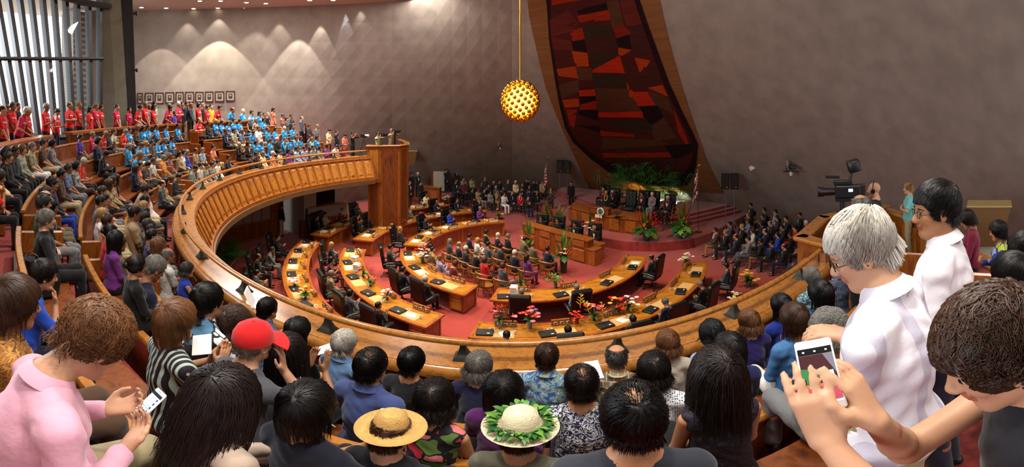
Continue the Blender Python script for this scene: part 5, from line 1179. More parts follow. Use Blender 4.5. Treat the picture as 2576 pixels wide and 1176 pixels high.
# ================================================================ PEOPLE
POSES={
 'lap':dict(kind='sit',w=(.05,.27,.09),curl=.6,hd=(-.7,.6,-.3),pitch=.08), 'clap':dict(kind='sit',w=(.045,.30,.33),hd=(-.25,.55,.8),pn=(-1,0,0),curl=.15,lean=.04),
 'cross':dict(kind='sit',w=(.11,.17,.25),hd=(-1,.15,.15),pn=(0,-1,-.2),pole=(1,0,-.6),curl=.4), 'chin':dict(kind='sit',wr=(.04,.27,.45),hdr=(-.2,-.1,.9),pnr=(0,-1,.2),wl=(-.06,.28,.10),hdl=(-.8,.5,0),curl=.7,lean=.22,pitch=.15),
 'phone':dict(kind='sit',w=(.07,.30,.18),hd=(-.5,.8,.2),pn=(-.5,0,.9),curl=.7,pitch=.55,lean=.12), 'legx':dict(kind='sit',w=(.05,.26,.12),curl=.5,hd=(-.8,.5,-.2),cross=1), 'knee':dict(kind='sit',w=(.13,.40,.05),hd=(-.3,.9,-.3),curl=.3,lean=.25,pitch=.2),
 'clasp':dict(kind='stand',w=(.05,.17,-.03),hd=(-.6,.2,-.8),pn=(0,-1,0),curl=.5,pitch=.1), 'scross':dict(kind='stand',w=(.11,.18,.25),hd=(-1,.15,.1),pn=(0,-1,-.1),pole=(1,0,-.6),curl=.4),
 'ledge':dict(kind='stand',w=(.20,.36,.07),hd=(.1,.9,-.4),curl=.3,lean=.35,pitch=.15), 'fan':dict(kind='stand',wr=(.02,.25,.26),hdr=(-.6,.4,.6),pnr=(0,-1,0),wl=(-.12,.18,.02),hdl=(.5,.5,-.6),curl=.8,pitch=.15),
 'side':dict(kind='stand',w=(.21,.03,-.10),hd=(0,.1,-1),pn=(-1,0,0),curl=.5), 'cam':dict(kind='stand',w=(.08,.26,.60),hd=(-.3,.4,.8),pn=(-.5,-.6,0),pole=(1,0,-.5),curl=.8), 'phones':dict(kind='stand',w=(.06,.27,.22),hd=(-.4,.8,.3),pn=(-.3,0,.9),curl=.7,pitch=.45),
 'sign':dict(kind='stand',wr=(.05,.28,.30),hdr=(-.3,.6,.7),wl=(-.12,.26,.20),hdl=(.3,.7,.5),curl=.3)}
PW={'lap':'seated with hands in lap','clap':'seated clapping','cross':'seated, arms crossed','chin':'seated leaning on a hand','phone':'seated looking down','legx':'seated, legs crossed','knee':'seated leaning forward','clasp':'standing, hands clasped','scross':'standing, arms crossed','ledge':'standing, leaning on the ledge','fan':'standing, a hand raised','side':'standing','cam':'standing with camera raised','phones':'standing looking down','sign':'standing gesturing'}
SK=['#b5825e','#a1704c','#8e5d3c','#c09274','#9a6844','#734a30']
SKIN=mat('skin','#b07d58',.5,spec=.35,noise=.08,nscale=14,objcol=(1,1,1)); LIP=mat('lips','#8f4f42',.45,objcol=(.78,.5,.5)); CLOTH=mat('cloth','#888888',.85,spec=.25,sheen=.15,bump=.3,bscale=22,objcol=(1,1,1)); HAIRM=mat('hair_strands','#111111',.42,spec=.35,noise=.35,nscale=40,stretch=(3,3,.4),objcol=(1,1,1))
def skin(i): return srgb(SK[i])
EYEW=mat('eye_white','#b9b0a6',.25); IRIS=mat('iris','#160e0a',.1)
HC={'k':'#0d0a09','d':'#1d1310','n':'#3b2416','l':'#6b4528','g':'#6f6b64','h':'#bdb8ae','y':'#a07c45','a':'#35312d'}
def hairmat(c): return srgb(HC[c])
CL={'red':'#c01518','crim':'#b3103a','blue':'#0a86c6','black':'#101012','navy':'#14182e','grey':'#6e7072','white':'#dcdad6','brown':'#4a3628','tan':'#9c8460','olive':'#5a5238','khaki':'#a69a78','green':'#7fae86','teal':'#6f8886','purple':'#4a2a86','cream':'#d8c493','salmon':'#d8735a','peach':'#d98a6a','orange':'#d98e3a','ored':'#cf3320','pink':'#d4708a','royal':'#1c3aa8','violet':'#6a2a7a','lav':'#8d8bb0','denim':'#4a6c94','ltblue':'#8fa8c4','dkgrey':'#3a3c40','slate':'#4a5058','maroon':'#5a1620','yellow':'#e0a820','charcoal':'#26282c','aqua':'#5fb3b3','magenta':'#b01585'}
def plain(c): return srgb(CL[c])
def cput(name,me,m,parent):
    return put(name,me,CLOTH,parent,color=m) if isinstance(m,tuple) else put(name,me,m,parent)
PAT={'aw':(['#1c1a16','#cfc49a','#7d7a50','#2a2a22'],22,'leaf','black and cream aloha'),'ag':(['#6d7a63','#a9b09a','#c9c7b4','#56604e'],24,'leaf','sage green aloha'),'ab':(['#37486a','#7f8cab','#55648a'],24,'leaf','grey blue aloha'),'ap':(['#c9c6bd','#8f9c94','#e3e0d8'],26,'leaf','pale aloha'),'ar':(['#5a1c18','#cdb98a','#b03a24','#8a2a4a'],14,'leaf','red floral'),'at':(['#7a5236','#cbb79a','#a98a6a'],26,'leaf','tan aloha'),'bw':(['#101010','#c9c9c0','#101010'],26,'leaf','black and white print'),'zb':(['#14160f','#c4cbb0'],30,'lines','zebra print'),'nv':(['#12142a','#6a6c90','#1a1c38'],26,'leaf','navy print'),'pp':(['#2a1424','#7a3a6a','#b9a890'],20,'leaf','plum print'),'vest':(['#8f93a8','#b4c43a','#3a3c48'],7,'leaf','grey and lime'),'gd':(['#2a4030','#6f8a5a','#1a2a20'],20,'leaf','dark green print'),'bl':(['#26406a','#5a86b0','#7f8f6a','#3a5a90'],16,'leaf','blue floral')}
def garment(code):
    "-> (sleeve, material, words, kind)"
    k,_,c=code.partition(':')
    if k=='T': return 'short',plain(c),{'red':'red tee shirt','blue':'bright blue tee shirt','crim':'crimson tee shirt'}[c],'tee'
    if k=='S': return 'short',plain(c),{'ored':'orange red','ltblue':'light blue','lav':'lavender','dkgrey':'dark grey'}.get(c,c)+' short sleeves','shirt'
    if k=='L': return 'long',plain(c),{'ored':'orange red','ltblue':'light blue','lav':'lavender','dkgrey':'dark grey'}.get(c,c)+' top','top'
    if k=='V': return 'none',plain(c),c+' sleeveless top','vest'
    if k=='J': c,_,t=c.partition('/'); return 'long',plain(c),{'dkgrey':'dark grey','charcoal':'charcoal'}.get(c,c)+' suit','suit'
    if k=='K': return 'long',plain(c),c+' jacket','jacket'
    if k=='P': return 'short',pattern('print_'+c,*PAT[c][:3]),PAT[c][3]+' shirt','shirt'
    if k=='Q': return 'long',pattern('print_'+c,*PAT[c][:3]),PAT[c][3]+' top','shirt'
ARCH={}
def arche(pose_name,sl,bt,fem,h,fat,pkw=None,key=None):
    key=(pose_name,sl,bt,fem,h,fat) if key is None else key
    if key in ARCH: return ARCH[key]
    kw=dict(POSES[pose_name]) if pkw is None else dict(pkw); kind=kw.pop('kind'); 
    if fem: kw.setdefault('sw',.152)
    j=pose(kind,**kw); o=build_person(j,h=h,fat=fat,female=fem,sleeve=sl,bottom=bt); r={'j':j,'V':o['top'][0]}
    for k in ('body','top','bottom',('shoe',-1),('shoe',1)):
        V,Q=o[k]; mi=None
        if k=='body':
            L=(V-j['head'])@j['R']; c=L[Q].mean(1); mi=((np.abs(c[:,0])<.026)&(c[:,1]>.078)&(c[:,2]<-.047)&(c[:,2]>-.074)).astype(int)
            top=L[:,2]
        r[k]=mesh_from(k if isinstance(k,str) else 'shoe',V,Q,True,mi)
    r['M']=Matrix.Translation(Vector(j['head'].tolist()))@Matrix(j['R'].tolist()).to_4x4(); r['ex']={}
    ARCH[key]=r; return r
EYES=[eyes_mesh(-1),eyes_mesh(1)]; BROWS=[brows_mesh(-1),brows_mesh(1)]; HAIR={}
def hairm(style,seed,lod=0):
    seed=0
    k=(style,seed,lod)
    if k not in HAIR: V,F=hair_mesh(style,seed,lod=lod); HAIR[k]=mesh_from('hair',V,F,True)
    return HAIR[k]
def extra(A,name,fn):
    if name not in A['ex']: A['ex'][name]=fn(A).mesh(name)
    return A['ex'][name]
def f_shirt(A): return strip(A['j'],A['V'],[(-.05,.05,.175),(-.048,.048,.14),(-.036,.036,.08),(-.022,.022,.0),(-.006,.006,-.10)],.010)
def f_tie(A): return strip(A['j'],A['V'],[(-.018,.018,.165),(-.012,.012,.145),(-.020,.020,.08),(-.024,.024,.0),(-.022,.022,-.09)],.018)
def f_bars(A):
    m=MB()
    for k,hh in enumerate((.085,.055,.025,-.005)):
        w=(.075,.085,.08,.06)[k]
        for q in range(3): a=-w+q*w*.68; s=strip(A['j'],A['V'],[(a,a+w*.56,hh+.018),(a,a+w*.56,hh)],.007); m.add(s.v,s.f,0,True)
    return m
def f_bar1(A):
    m=MB()
    for q in range(4): a=-.06+q*.032; s=strip(A['j'],A['V'],[(a,a+.024,.055+.008*(q%2)),(a,a+.024,.030)],.007); m.add(s.v,s.f,0,True)
    s=strip(A['j'],A['V'],[(.075,.105,.07),(.070,.11,.05),(.075,.105,.03)],.007); m.add(s.v,s.f,0,True); return m
def f_lei(A,r=.018,drop=.0):
    j=A['j']; up=j['chest']-j['hip']; up/=np.linalg.norm(up); P=[]
    fr=on_chest(j,A['V'],[(.085*math.sin(t),.17-(.22+drop)*math.cos(t/2)**2) for t in [(-PI+.9)+(2*PI-1.8)*i/14 for i in range(15)]],.012)
    nk=j['neckb']; P=[tuple(nk+up*.02+np.array([-.075,-.035,0])),tuple(nk+up*.02+np.array([-.085,.02,0]))]+fr+[tuple(nk+up*.02+np.array([.085,.02,0])),tuple(nk+up*.02+np.array([.075,-.035,0])),tuple(nk+up*.01+np.array([0,-.085,0]))]
    m=MB(); m.tube(P,r,7,closed=True); return m
def f_glasses(A=None):
    m=MB()
    for s in(-1,1):
        m.tube([(s*.031+.020*math.cos(t),.098-.004*abs(math.cos(t)),.004+.015*math.sin(t)) for t in [i*PI/6 for i in range(12)]],.0017,5,closed=True)
        m.tube([(s*.051,.094,.007),(s*.070,.05,.006),(s*.079,.0,.004),(s*.078,-.02,-.008)],.0017,5)
    m.tube([(-.012,.099,.006),(0,.102,.010),(.012,.099,.006)],.0016,5); return m
GLS=f_glasses().mesh('glasses')
def f_cap():
    m=MB(); v=[];n=20
    prof=[(.098,-.0),(.101,.02),(.096,.055),(.078,.09),(.045,.112),(.0,.118)]
    m.lathe([(r,z+.018) for r,z in prof],(0,-.012,.0),24,sy=1.14); m.tube([(0,-.012,.134),(0,-.012,.139)],.008,8)
    P=[];f=[]
    for i in range(13):
        t=-1.05+2.1*i/12
        for q,(rr,dz) in enumerate(((.098,.022),(.135,.018),(.175,.004))): P.append((rr*math.sin(t)*.92,rr*1.10*math.cos(t)-.012+(.012 if q==2 else 0),dz+.004-abs(math.sin(t))*.014*q))
    k=len(P); P+= [(a,b,c-.004) for a,b,c in P]
    for i in range(12):
        for q in (0,1): f.append((i*3+q,i*3+q+1,i*3+q+4,i*3+q+3)); f.append((k+i*3+q+3,k+i*3+q+4,k+i*3+q+1,k+i*3+q))
    m.add(P,f,0,True); return m
CAPM_=f_cap().mesh('cap')
PEOPLE=[]
def person(p,rz,hs,hc,top,bot,pz,sk=None,sc=1.0,fem=None,lab='',grp=None,opt=(),seed=0,fat=1.0,pkw=None,key=None,h=None,dist=None,bcol='black',hscale=1.0):
    sl,mt,gw,kind=garment(top) if isinstance(top,str) else top
    if fem is None: fem=hs in('bob','long','wavy','bun','fshort','curly')
    d=Vector((p[0],p[1])).length if dist is None else dist
    h=h or (.0085 if d<6.5 else .0125 if d<12.5 else .0195)
    if d>9: fat=1.0
    if d>12 and sl=='half': sl='long'
    A=arche(pz,sl,bot,fem,h,fat,pkw,key)
    r=empty('person',tuple(p),rz); r.scale=(sc,sc,sc); 
    sk=skin((abs(int(p[0]*37+p[1]*91))%5) if sk is None else sk); HM=hairmat(hc)
    b=put('body',A['body'],[SKIN,LIP],r,color=sk)
    cput('top' if kind!='suit' else 'jacket',A['top'],mt,r); cput('skirt' if bot in('skirt','dress') else 'trousers',A['bottom'],plain(bcol) if isinstance(bcol,str) else bcol,r); put('shoe',A['shoe',-1],BLKM,r); put('shoe',A['shoe',1],BLKM,r)
    M=A['M']
    if h<.015:
        for q in EYES: e=put('eye',q,[EYEW,IRIS],r); e.matrix_local=M
    if hs!='none':
        x=put('hair',hairm(hs,seed%2,-1 if hscale>1.0 else 0 if h<.01 else 1 if h<.015 else 2),HAIRM,r,color=HM); x.matrix_local=M@Matrix.Scale(hscale,4); 
    if hs!='none' and h<.015:
        for q in BROWS: x=put('eyebrow',q,HAIRM,r,color=hairmat('g' if hc=='h' else hc if hc!='y' else 'l')); x.matrix_local=M
    if kind=='suit':
        tie='maroon'
        t=top.partition('/')[2] if isinstance(top,str) else ''
        cput('shirt_front',extra(A,'shirt_front',f_shirt),plain('white') if t!='blue' else plain('ltblue'),r)
        if t not in('none','blue'): cput('tie',extra(A,'tie',f_tie),plain(t or 'navy'),r)
    if kind=='tee': 
        nm='shirt_print'; put(nm,extra(A,'bars' if 'blue' in top else 'bar1',f_bars if 'blue' in top else f_bar1),mat('print_white','#cfe0e6',.8),r)
    for o in opt:
        if o=='gl': x=put('glasses',GLS,BLKM,r); x.matrix_local=M
        elif o[:3]=='lei': put('lei',extra(A,'lei',f_lei),{'leiy':mat('lei_yellow','#d9b52a',.7,bump=1,bscale=60),'leir':mat('lei_red','#a02030',.7,bump=1,bscale=60),'leig':mat('lei_green','#2f4a22',.8,bump=1,bscale=60),'leiw':mat('lei_white','#d9c9cf',.7,bump=1,bscale=60),'leip':mat('lei_pink','#b0486a',.7,bump=1,bscale=60)}[o],r)
        elif o[:3]=='cap': x=cput('cap',CAPM_,plain({'capr':'red','capk':'black','capb':'royal'}[o]),r); x.matrix_local=M@Matrix.Scale(1.05,4)
    PEOPLE.append([r,p,gw,pz,grp,lab]); r['category']='person'; r['group']=grp or 'people in the gallery'
    return r
def inhand(p,rz,sc,off,me,name,mats,lab,cat,rot=(0,0,0)):
    "something held by a person: placed in the person's own frame but a thing of its own"
    q=Vector(p)+Matrix.Rotation(rz,3,'Z')@(Vector(off)*sc); o=put(name,me,mats,None,q); o.rotation_euler=(Matrix.Rotation(rz,3,'Z')@Matrix.Rotation(rot[2],3,'Z')@Matrix.Rotation(rot[0],3,'X')@Matrix.Rotation(rot[1],3,'Y')).to_euler(); tag(o,lab,cat); return o
# ------------------------------------------------ where the gallery seats are
HEADH=1.33
def seatpos(x,y):
    "walk along the line of sight to where a seated head of this height belongs, then ease to the nearest row"
    a=az(x); tp=tanp(y); dx,dy=math.sin(a),math.cos(a); best=None; t=1.2; prev=None; roots=[]
    g=lambda t:(EYE-t*tp)-(3.57+(math.hypot(t*dx-C.x,t*dy-C.y)-10.75)*.4473+HEADH)
    while t<27:
        v=g(t)
        if prev is not None and prev*v<=0: roots.append(t-.05*abs(v)/(abs(v)+abs(prev)+1e-9))
        if best is None or abs(v)<best[0]: best=(abs(v),t)
        prev=v; t+=.05
    rts=[t for t in roots if 10.3<math.hypot(t*dx-C.x,t*dy-C.y)<13.9]; t=max(rts) if rts else best[1]
    p=Vector((t*dx,t*dy,0)); v=(p.xy-C); r=v.length; k=min(range(4),key=lambda i:abs(ROW[i][0]-r)); sh=max(-.22,min(.22,(ROW[k][0]-r)*.6)); v=v.normalized()*(r+sh)
    p=Vector((C.x+v.x,C.y+v.y,ROW[k][1])); return p,k,max(.86,min(1.1,(EYE-t*tp-p.z)/HEADH))
FOC=Vector((3.5,19.5))
GS='''543 366 short d S:peach khaki lap;519 373 thick g S:ltblue olive lap;500 373 ring k P:at khaki lap;578 391 short k J:charcoal/none black clap;642 391 bun k L:black black lap;651 384 short k L:black black lap;668 382 fshort g L:cream khaki lap;694 382 fshort h V:peach cream lap;712 379 thick a S:cream khaki lap;732 376 wavy k L:violet black lap;750 370 short d L:ltblue grey lap;769 369 short k L:lav grey lap;790 367 short k J:grey/grey grey clap;810 369 bob k Q:bw black lap;825 363 bob k L:violet black clap;846 364 short d S:white cream phone;864 364 short k L:maroon black lap
606 358 ring h J:black/maroon black clap;630 358 long k J:black/none black lap;649 355 bob d T:blue navy lap;663 354 fshort h T:blue blue legx;684 350 fshort n T:blue navy lap;699 346 thick h K:black black lap;714 346 buzz a T:blue navy chin;731 346 short k T:blue navy lap;748 345 short k T:blue black lap;759 344 long n V:blue tan clap;781 341 bun k Q:nv black lap;790 347 fshort l V:aqua navy lap;800 342 long k T:blue navy lap
568 325 short n J:navy/none black lap;589 323 short d P:ag khaki lap;611 325 thick g P:ab khaki lap;640 331 short k T:blue blue phone;649 318 thick a S:white grey lap;676 321 ring k T:blue navy lap;695 321 bob d T:blue navy clap;717 318 ring h T:blue navy lap;736 315 buzz k T:blue khaki clap
530 307 bun k K:black black lap;544 301 long y T:blue black lap;561 303 fshort n T:blue navy clap;580 306 long d T:blue black lap;590 299 short k T:blue navy lap;606 300 fshort k T:blue navy lap;629 297 bob h V:black blue lap;646 298 wavy g V:tan grey cross;664 297 bob k T:blue navy clap;498 297 ring k T:red black cross
400 313 ring k T:blue navy lap;428 316 short k T:blue black lap;455 312 short k T:blue navy lap;379 315 short k T:blue black clap;369 318 long k T:blue black lap;351 316 curly l K:brown black lap;336 322 fshort k T:blue navy lap;322 328 fshort g S:ored black phone;299 326 short k P:ag grey cross;287 332 long d L:black black lap;272 330 thick g T:red navy phone;245 332 short g T:crim white lap;231 343 bob k L:navy black lap;219 341 fshort k S:purple olive lap
322 376 thick g T:blue brown chin;338 363 thick g T:blue black lap;360 359 short a T:blue white phone;381 359 thick y T:blue grey cross;395 356 short k K:brown khaki lap;408 350 short k T:blue black cross;425 351 bob l T:blue olive lap;441 344 fshort k T:blue black cross;468 378 bob k S:white black lap;461 382 long k L:tan black lap;480 379 curly g L:royal black lap;438 387 bob l Q:pp brown lap;422 391 thick g S:orange olive lap;397 398 thick a P:ap olive lap;375 406 fshort k S:dkgrey black phone;362 409 fshort k V:salmon black lap
274 381 fshort k L:black black phone;357 417 long n L:navy black lap;491 416 short k L:teal grey phone;514 411 short k P:ap khaki lap;532 412 bun k Q:bw black lap;547 409 fshort d Q:bw grey lap;560 404 short k J:white/black black lap;455 437 short k L:charcoal khaki phone;431 450 long k L:tan black lap;426 455 ring k J:slate/navy black lap;216 396 ring h S:ored black phone
3 391 bob l L:cream black lap;23 372 long k L:black black lap;50 369 short k L:charcoal black lap;41 384 thick a K:black black lap;71 366 fshort l Q:zb black lap;97 360 short g P:aw white lap;122 351 thick a S:brown khaki lap;152 357 bob k L:grey grey lap;13 432 fshort a S:red black chin
191 414 thick a P:ab grey lap;215 414 bob k Q:bw brown legx;176 428 thick k K:brown khaki lap;147 446 short k L:black black lap;159 452 short k L:navy royal lap;129 470 short a L:dkgrey olive lap;135 482 ring d L:charcoal olive cross;120 494 thick a P:gd grey lap;168 511 thick k K:black grey lap;128 532 thick g K:black black cross
266 470 short n S:white grey lap;285 453 long n V:tan black lap;295 446 bob n L:tan black lap;307 441 long k V:black black lap;328 462 thick n P:at khaki chin;265 495 short k S:grey grey lap;288 490 short k P:ab khaki lap;271 524 buzz y S:white khaki lap;311 519 short k S:tan olive lap;294 541 thick n S:peach khaki clap
393 482 short k L:white black lap;380 494 bun k L:black black lap;374 509 long y L:tan black lap;388 524 bun k Q:nv black lap;372 527 fshort k Q:nv black lap;382 537 curly k Q:nv black lap;392 552 short a J:grey/none black lap;404 566 short k L:navy black lap;397 578 short k P:nv grey lap;408 600 long l V:black black lap;446 625 ring g P:ap black lap;504 659 fshort a V:royal khaki clap
290 569 bun k S:red black lap;302 585 long k L:violet black lap;331 595 short a J:olive/none olive lap;321 654 short g S:navy black phone'''
gi=0
for line in GS.split('\n'):
    for it in line.split(';'):
        x,y,hs,hc,top,bc,pz=it.split(); x=float(x); y=float(y); fem=None
        hc2={'k':'k','d':'d','n':'n','l':'l','g':'g','h':'h','y':'y','a':'a'}[hc]
        p,k,s=seatpos(x,y); v=(C-p.xy).normalized(); f=face(p,FOC)*.6+face(p,C)*.4 if abs(face(p,FOC)-face(p,C))<3 else face(p,FOC)
        p=p+Vector((-v.x*.02,-v.y*.02,.0))
        bt='skirt' if (hs in('long','bun','wavy') and (gi%2==0) and bc!='khaki') else 'trousers'
        opt=('gl',) if gi%5==2 else ()
        r=person(p,f+random.uniform(-.12,.12),hs,hc2,top,bt,pz,sc=s,bcol=bc,opt=opt,seed=gi,fat=1.15 if gi%3==0 else 1.0,grp='seated people of the left gallery',lab='gallery'); PEOPLE[-1][5]=('row',k,x,y); gi+=1
# ------------------------------------------------ people standing behind the upper parapet and along the aisle
def standpos(x,y,r,z=None):
    a=az(x); dx,dy=math.sin(a),math.cos(a); b=C.y*dy; t=b+math.sqrt(max(.01,b*b-C.length_squared+r*r)); p=Vector((t*dx,t*dy,0)); zt=EYE-t*tanp(y)
    p.z=aisle_z(polC(p)[1]) if z is None else z; return p,max(.84,min(1.1,(zt-p.z)/1.76))
SS='''6 262 ring k T:red black clasp 14.6;16 263 long k L:grey black side 15.3;30 248 short n T:red black clasp 15.2;46 263 thick h T:crim black ledge 14.75;44 257 short k L:black black side 16;69 267 thick k T:red black clasp 14.7;115 258 thick g T:red black fan 14.7;141 271 short k T:red navy phones 14.7;175 253 ring k T:red black scross 14.8;198 249 buzz l T:red black clasp 15.2;226 266 long k T:red black side 14.7;240 258 fshort l T:crim black clasp 14.8;253 262 fshort k T:red black clasp 15.1
293 261 short a T:crim navy clasp 14.7;325 269 short k T:crim navy side 15.2;339 261 bun k T:red black ledge 14.75;365 249 thick g T:red black clasp 14.7;375 260 short g L:grey black side 15.4;386 262 long k T:red red clasp 14.7;388 250 short k S:green black side 15.5;416 262 fshort k T:crim black ledge 14.75;425 259 short g T:red black clasp 14.8;439 279 short k L:purple black side 14.5;449 252 short h T:crim black scross 14.7;457 249 short k K:black black side 15.4;469 253 short k K:navy khaki side 14.8;480 258 thick l K:charcoal black clasp 14.6;499 258 bob k T:red black clasp 14.7;510 249 thick g L:black black side 15.2;521 264 fshort d T:red red clasp 14.6;531 251 buzz k S:yellow black side 15.0;541 260 fshort k T:red black ledge 14.75
575 249 ring k T:blue navy ledge 14.75;583 241 ring k T:blue black clasp 14.9;611 238 buzz h T:blue navy clasp 14.7;633 259 fshort k T:blue navy scross 14.7;653 271 long k T:blue black side 14.4;665 266 buzz k L:dkgrey black side 15.0;674 268 buzz g J:black/grey black clasp 14.4;687 270 long d V:salmon salmon clasp 14.2;711 286 thick a P:ar khaki clasp 14.0;721 295 fshort d L:slate black side 14.0;732 287 short k L:dkgrey black scross 14.6;759 293 ring a K:slate black clasp 13.9;768 309 short k L:maroon black side 14.2;778 312 fshort n L:charcoal black clap 13.9;798 313 short g S:grey grey clasp 13.9;827 324 bun k S:cream black phones 13.5;847 327 buzz k J:black/ltblue black clasp 13.5;867 336 short k S:salmon salmon phones 13.2;887 331 short k S:black black cam 13.0'''
for it in SS.replace('\n',';').split(';'):
    x,y,hs,hc,top,bc,pz,r=it.split(); x=float(x);y=float(y); p,s=standpos(x,y,float(r)); 
    if pz=='clap': pz='sign'
    if x>=675: # the aisle slopes down towards the corner box: stand them at their own height
        t=p.xy.length; zt=EYE-t*tanp(y); p.z=zt-1.74; s=1.0; 
    bt='dress' if top=='V:salmon' else 'trousers'
    fd=face(p,FOC)
    person(p,fd+random.uniform(-.1,.1),hs,hc,top,bt,pz,sc=s,bcol=bc,opt=('gl',) if gi%6==0 else (),seed=gi,fat=1.15 if gi%3==0 else 1.0,grp='people standing in the upper aisle'); PEOPLE[-1][5]=('aisle',0,x,y); gi+=1
    if x==115: HEARTP=(p,fd,s)
# ------------------------------------------------ chamber floor
FS='''804 544 short k J:black/blue black lap o;831 538 short k J:tan/none tan clap o;879 528 bob k K:maroon black clap o;918 518 short k J:black/maroon black clap o;964 503 buzz h J:black/pink black clap o;1027 498 short k L:black black phone o;1076 489 bun k L:cream cream clap o
917 552 short k J:black/grey black lap m;945 543 short k J:navy/none navy chin m;996 533 thick g J:slate/none black lap m;1042 520 bob k J:grey/none grey lap m;1098 506 ring k J:navy/yellow black clap m;1156 504 short n J:navy/ltblue navy lap m
1018 574 long y L:black maroon lap i;1079 546 ring k J:black/grey black clap i;1145 536 long d L:royal royal clap i;1207 521 fshort g L:violet violet clap i
697 593 short k J:black/maroon black clap o;674 622 thick a J:grey/none grey chin o;649 641 ring d J:black/none black lap o;642 682 short k J:dkgrey/yellow dkgrey clap o;655 724 short k J:dkgrey/none dkgrey lap o
837 612 long y J:black/none black clap m;833 649 long k V:maroon maroon clap m;832 684 thick g J:tan/lav brown lap m;878 733 bob k J:slate/none slate clap m;949 764 buzz k J:black/ltblue black clap m
980 618 short k J:charcoal/none black clap i;1012 674 short d J:navy/none navy clap i;1069 697 thick h J:charcoal/none black lap i
1311 728 thick g J:olive/none khaki knee i;1453 721 thick g L:ltblue grey phone i;1615 641 ring k J:charcoal/none black lap i
1424 816 thick k J:black/none black lap m;1272 844 short k J:black/none black phone m;1593 799 short k L:black black lap m;1676 755 thick g J:navy/none navy phone m;1772 712 short g L:black black phone m;1828 665 short k J:slate/ltblue slate lap m'''
NEARH=1.30
for it in FS.replace('\n',';').split(';'):
    x,y,hs,hc,top,bc,pz,rw=it.split(); x=float(x);y=float(y); p=at(x,y,NEARH); v=(p.xy-D); rr=v.length; want={'i':5.78,'m':8.20,'o':10.35}[rw]
    rr=max(want-.1,min(want+.45,rr)); q=D+v.normalized()*rr; p=Vector((q.x,q.y,0)); f=face(p,D)*.8+face(p,(5,22))*.2 if abs(face(p,D)-face(p,(5,22)))<3 else face(p,D)
    person(p,f,hs,hc,top,'skirt' if hs=='long' else 'trousers',pz,bcol=bc,opt=('gl',) if gi%4==0 else (),seed=gi,grp='members at the curved desks'); PEOPLE[-1][5]=('desk',rw,x,y); gi+=1
    c=chair('exec',p-Vector((0,0,0))+Vector(((q-D).normalized().x*.02,(q-D).normalized().y*.02,0)),f,'','black leather desk chairs'); CHL=globals().setdefault('CHL',[]); CHL.append((c,'black leather desk chair',x,y,'members at the curved desks'))
for x,y in ((1400,560),(1345,545)): pass
for it in '''1131 603 long g L:dkgrey black lap;1154 611 ring g J:navy/none navy lap;1171 621 thick h J:charcoal/none black lap;1196 632 buzz g J:black/none black clap;1218 650 curly n K:red black lap;1264 664 bob n L:slate grey lap leir;1181 590 short k J:navy/none black lap;1200 601 fshort y L:white white clap;1223 580 fshort d J:black/none black lap leiy;1252 588 short h J:black/none black lap;1277 590 buzz g J:black/none black lap leig;1312 599 short k J:olive/none khaki chin;1340 612 buzz l J:olive/none olive lap;1376 623 short k J:navy/none black clap;1226 611 short k J:slate/none slate clap;1258 616 thick d J:charcoal/none black lap;1294 632 thick h J:navy/none navy lap;1325 643 long d L:violet violet lap;1083 617 short k J:charcoal/none black lap;1086 624 buzz k J:tan/none tan clap leiy;1105 645 fshort l L:lav lav clap;1137 659 bob n K:maroon black phone leiy'''.split(';'):
    P_=it.split(); x,y,hs,hc,top,bc,pz=P_[:7]; x=float(x);y=float(y); p=at(x,y,1.30); p.z=0; f=face(p,(5.4,21.2)); person(p,f,hs,hc,top,'trousers',pz,bcol=bc,opt=tuple(P_[7:8]),seed=gi,grp='guests on the wooden chairs'); PEOPLE[-1][5]=('guest',0,x,y); gi+=1
    c=chair('guest',p,f,'','wooden guest chairs'); globals().setdefault('CHL',[]).append((c,'curved wooden armchair',x,y,'guests on the wooden chairs'))
p=at(1222,745,0); chair('guest',p,face(p,(5.4,21.2))+.3,'empty curved wooden armchair at the end of the inner left desk','wooden guest chairs')
# crowd at the rear left and on the right
LC='''1143 461 short k J:navy/grey navy lap;1154 469 buzz k J:black/white black lap;1169 469 fshort l J:black/none black clasp0;1188 474 long k K:black black lap;1203 475 bob n L:tan tan lap;1218 476 short k J:black/grey grey clap;1233 480 bob k Q:bw black lap;1250 477 buzz a L:tan tan chin;1268 485 bun k L:white white clap;1288 482 buzz g J:navy/ltblue navy lap;1308 485 long k L:red black lap leiw;1328 494 short k J:charcoal/grey navy clap leir;1351 482 short g J:black/grey black lap
1147 454 short n J:black/none black lap;1167 456 buzz n L:maroon black lap;1187 446 bun k Q:aw black lap;1166 447 short k L:teal black lap;1185 461 short d J:black/none black clap;1211 461 ring k L:charcoal black lap;1219 458 short k L:charcoal black lap;1229 464 short k J:charcoal/none black lap;1242 458 buzz h J:black/grey black lap;1248 469 short h J:slate/none black lap;1256 463 short k J:black/none black lap;1266 471 buzz a L:navy navy lap;1278 454 buzz g L:charcoal black lap;1279 465 bob k L:red red lap;1291 469 ring a J:charcoal/none black lap;1296 462 ring k J:black/grey black lap;1297 456 fshort h L:cream black lap;1312 472 short k J:navy/none navy lap;1314 464 ring g J:charcoal/none black lap;1328 478 short k J:navy/grey navy lap;1331 469 ring a J:charcoal/ltblue black lap;1329 458 thick h J:navy/none black lap;1350 458 buzz g J:charcoal/yellow black lap;1369 461 short n J:charcoal/grey black lap;1364 455 fshort n L:tan black lap;1220 448 short g L:charcoal black lap;1257 454 short k L:black black lap;1325 450 short k L:black black lap;1343 454 short k L:black black lap'''
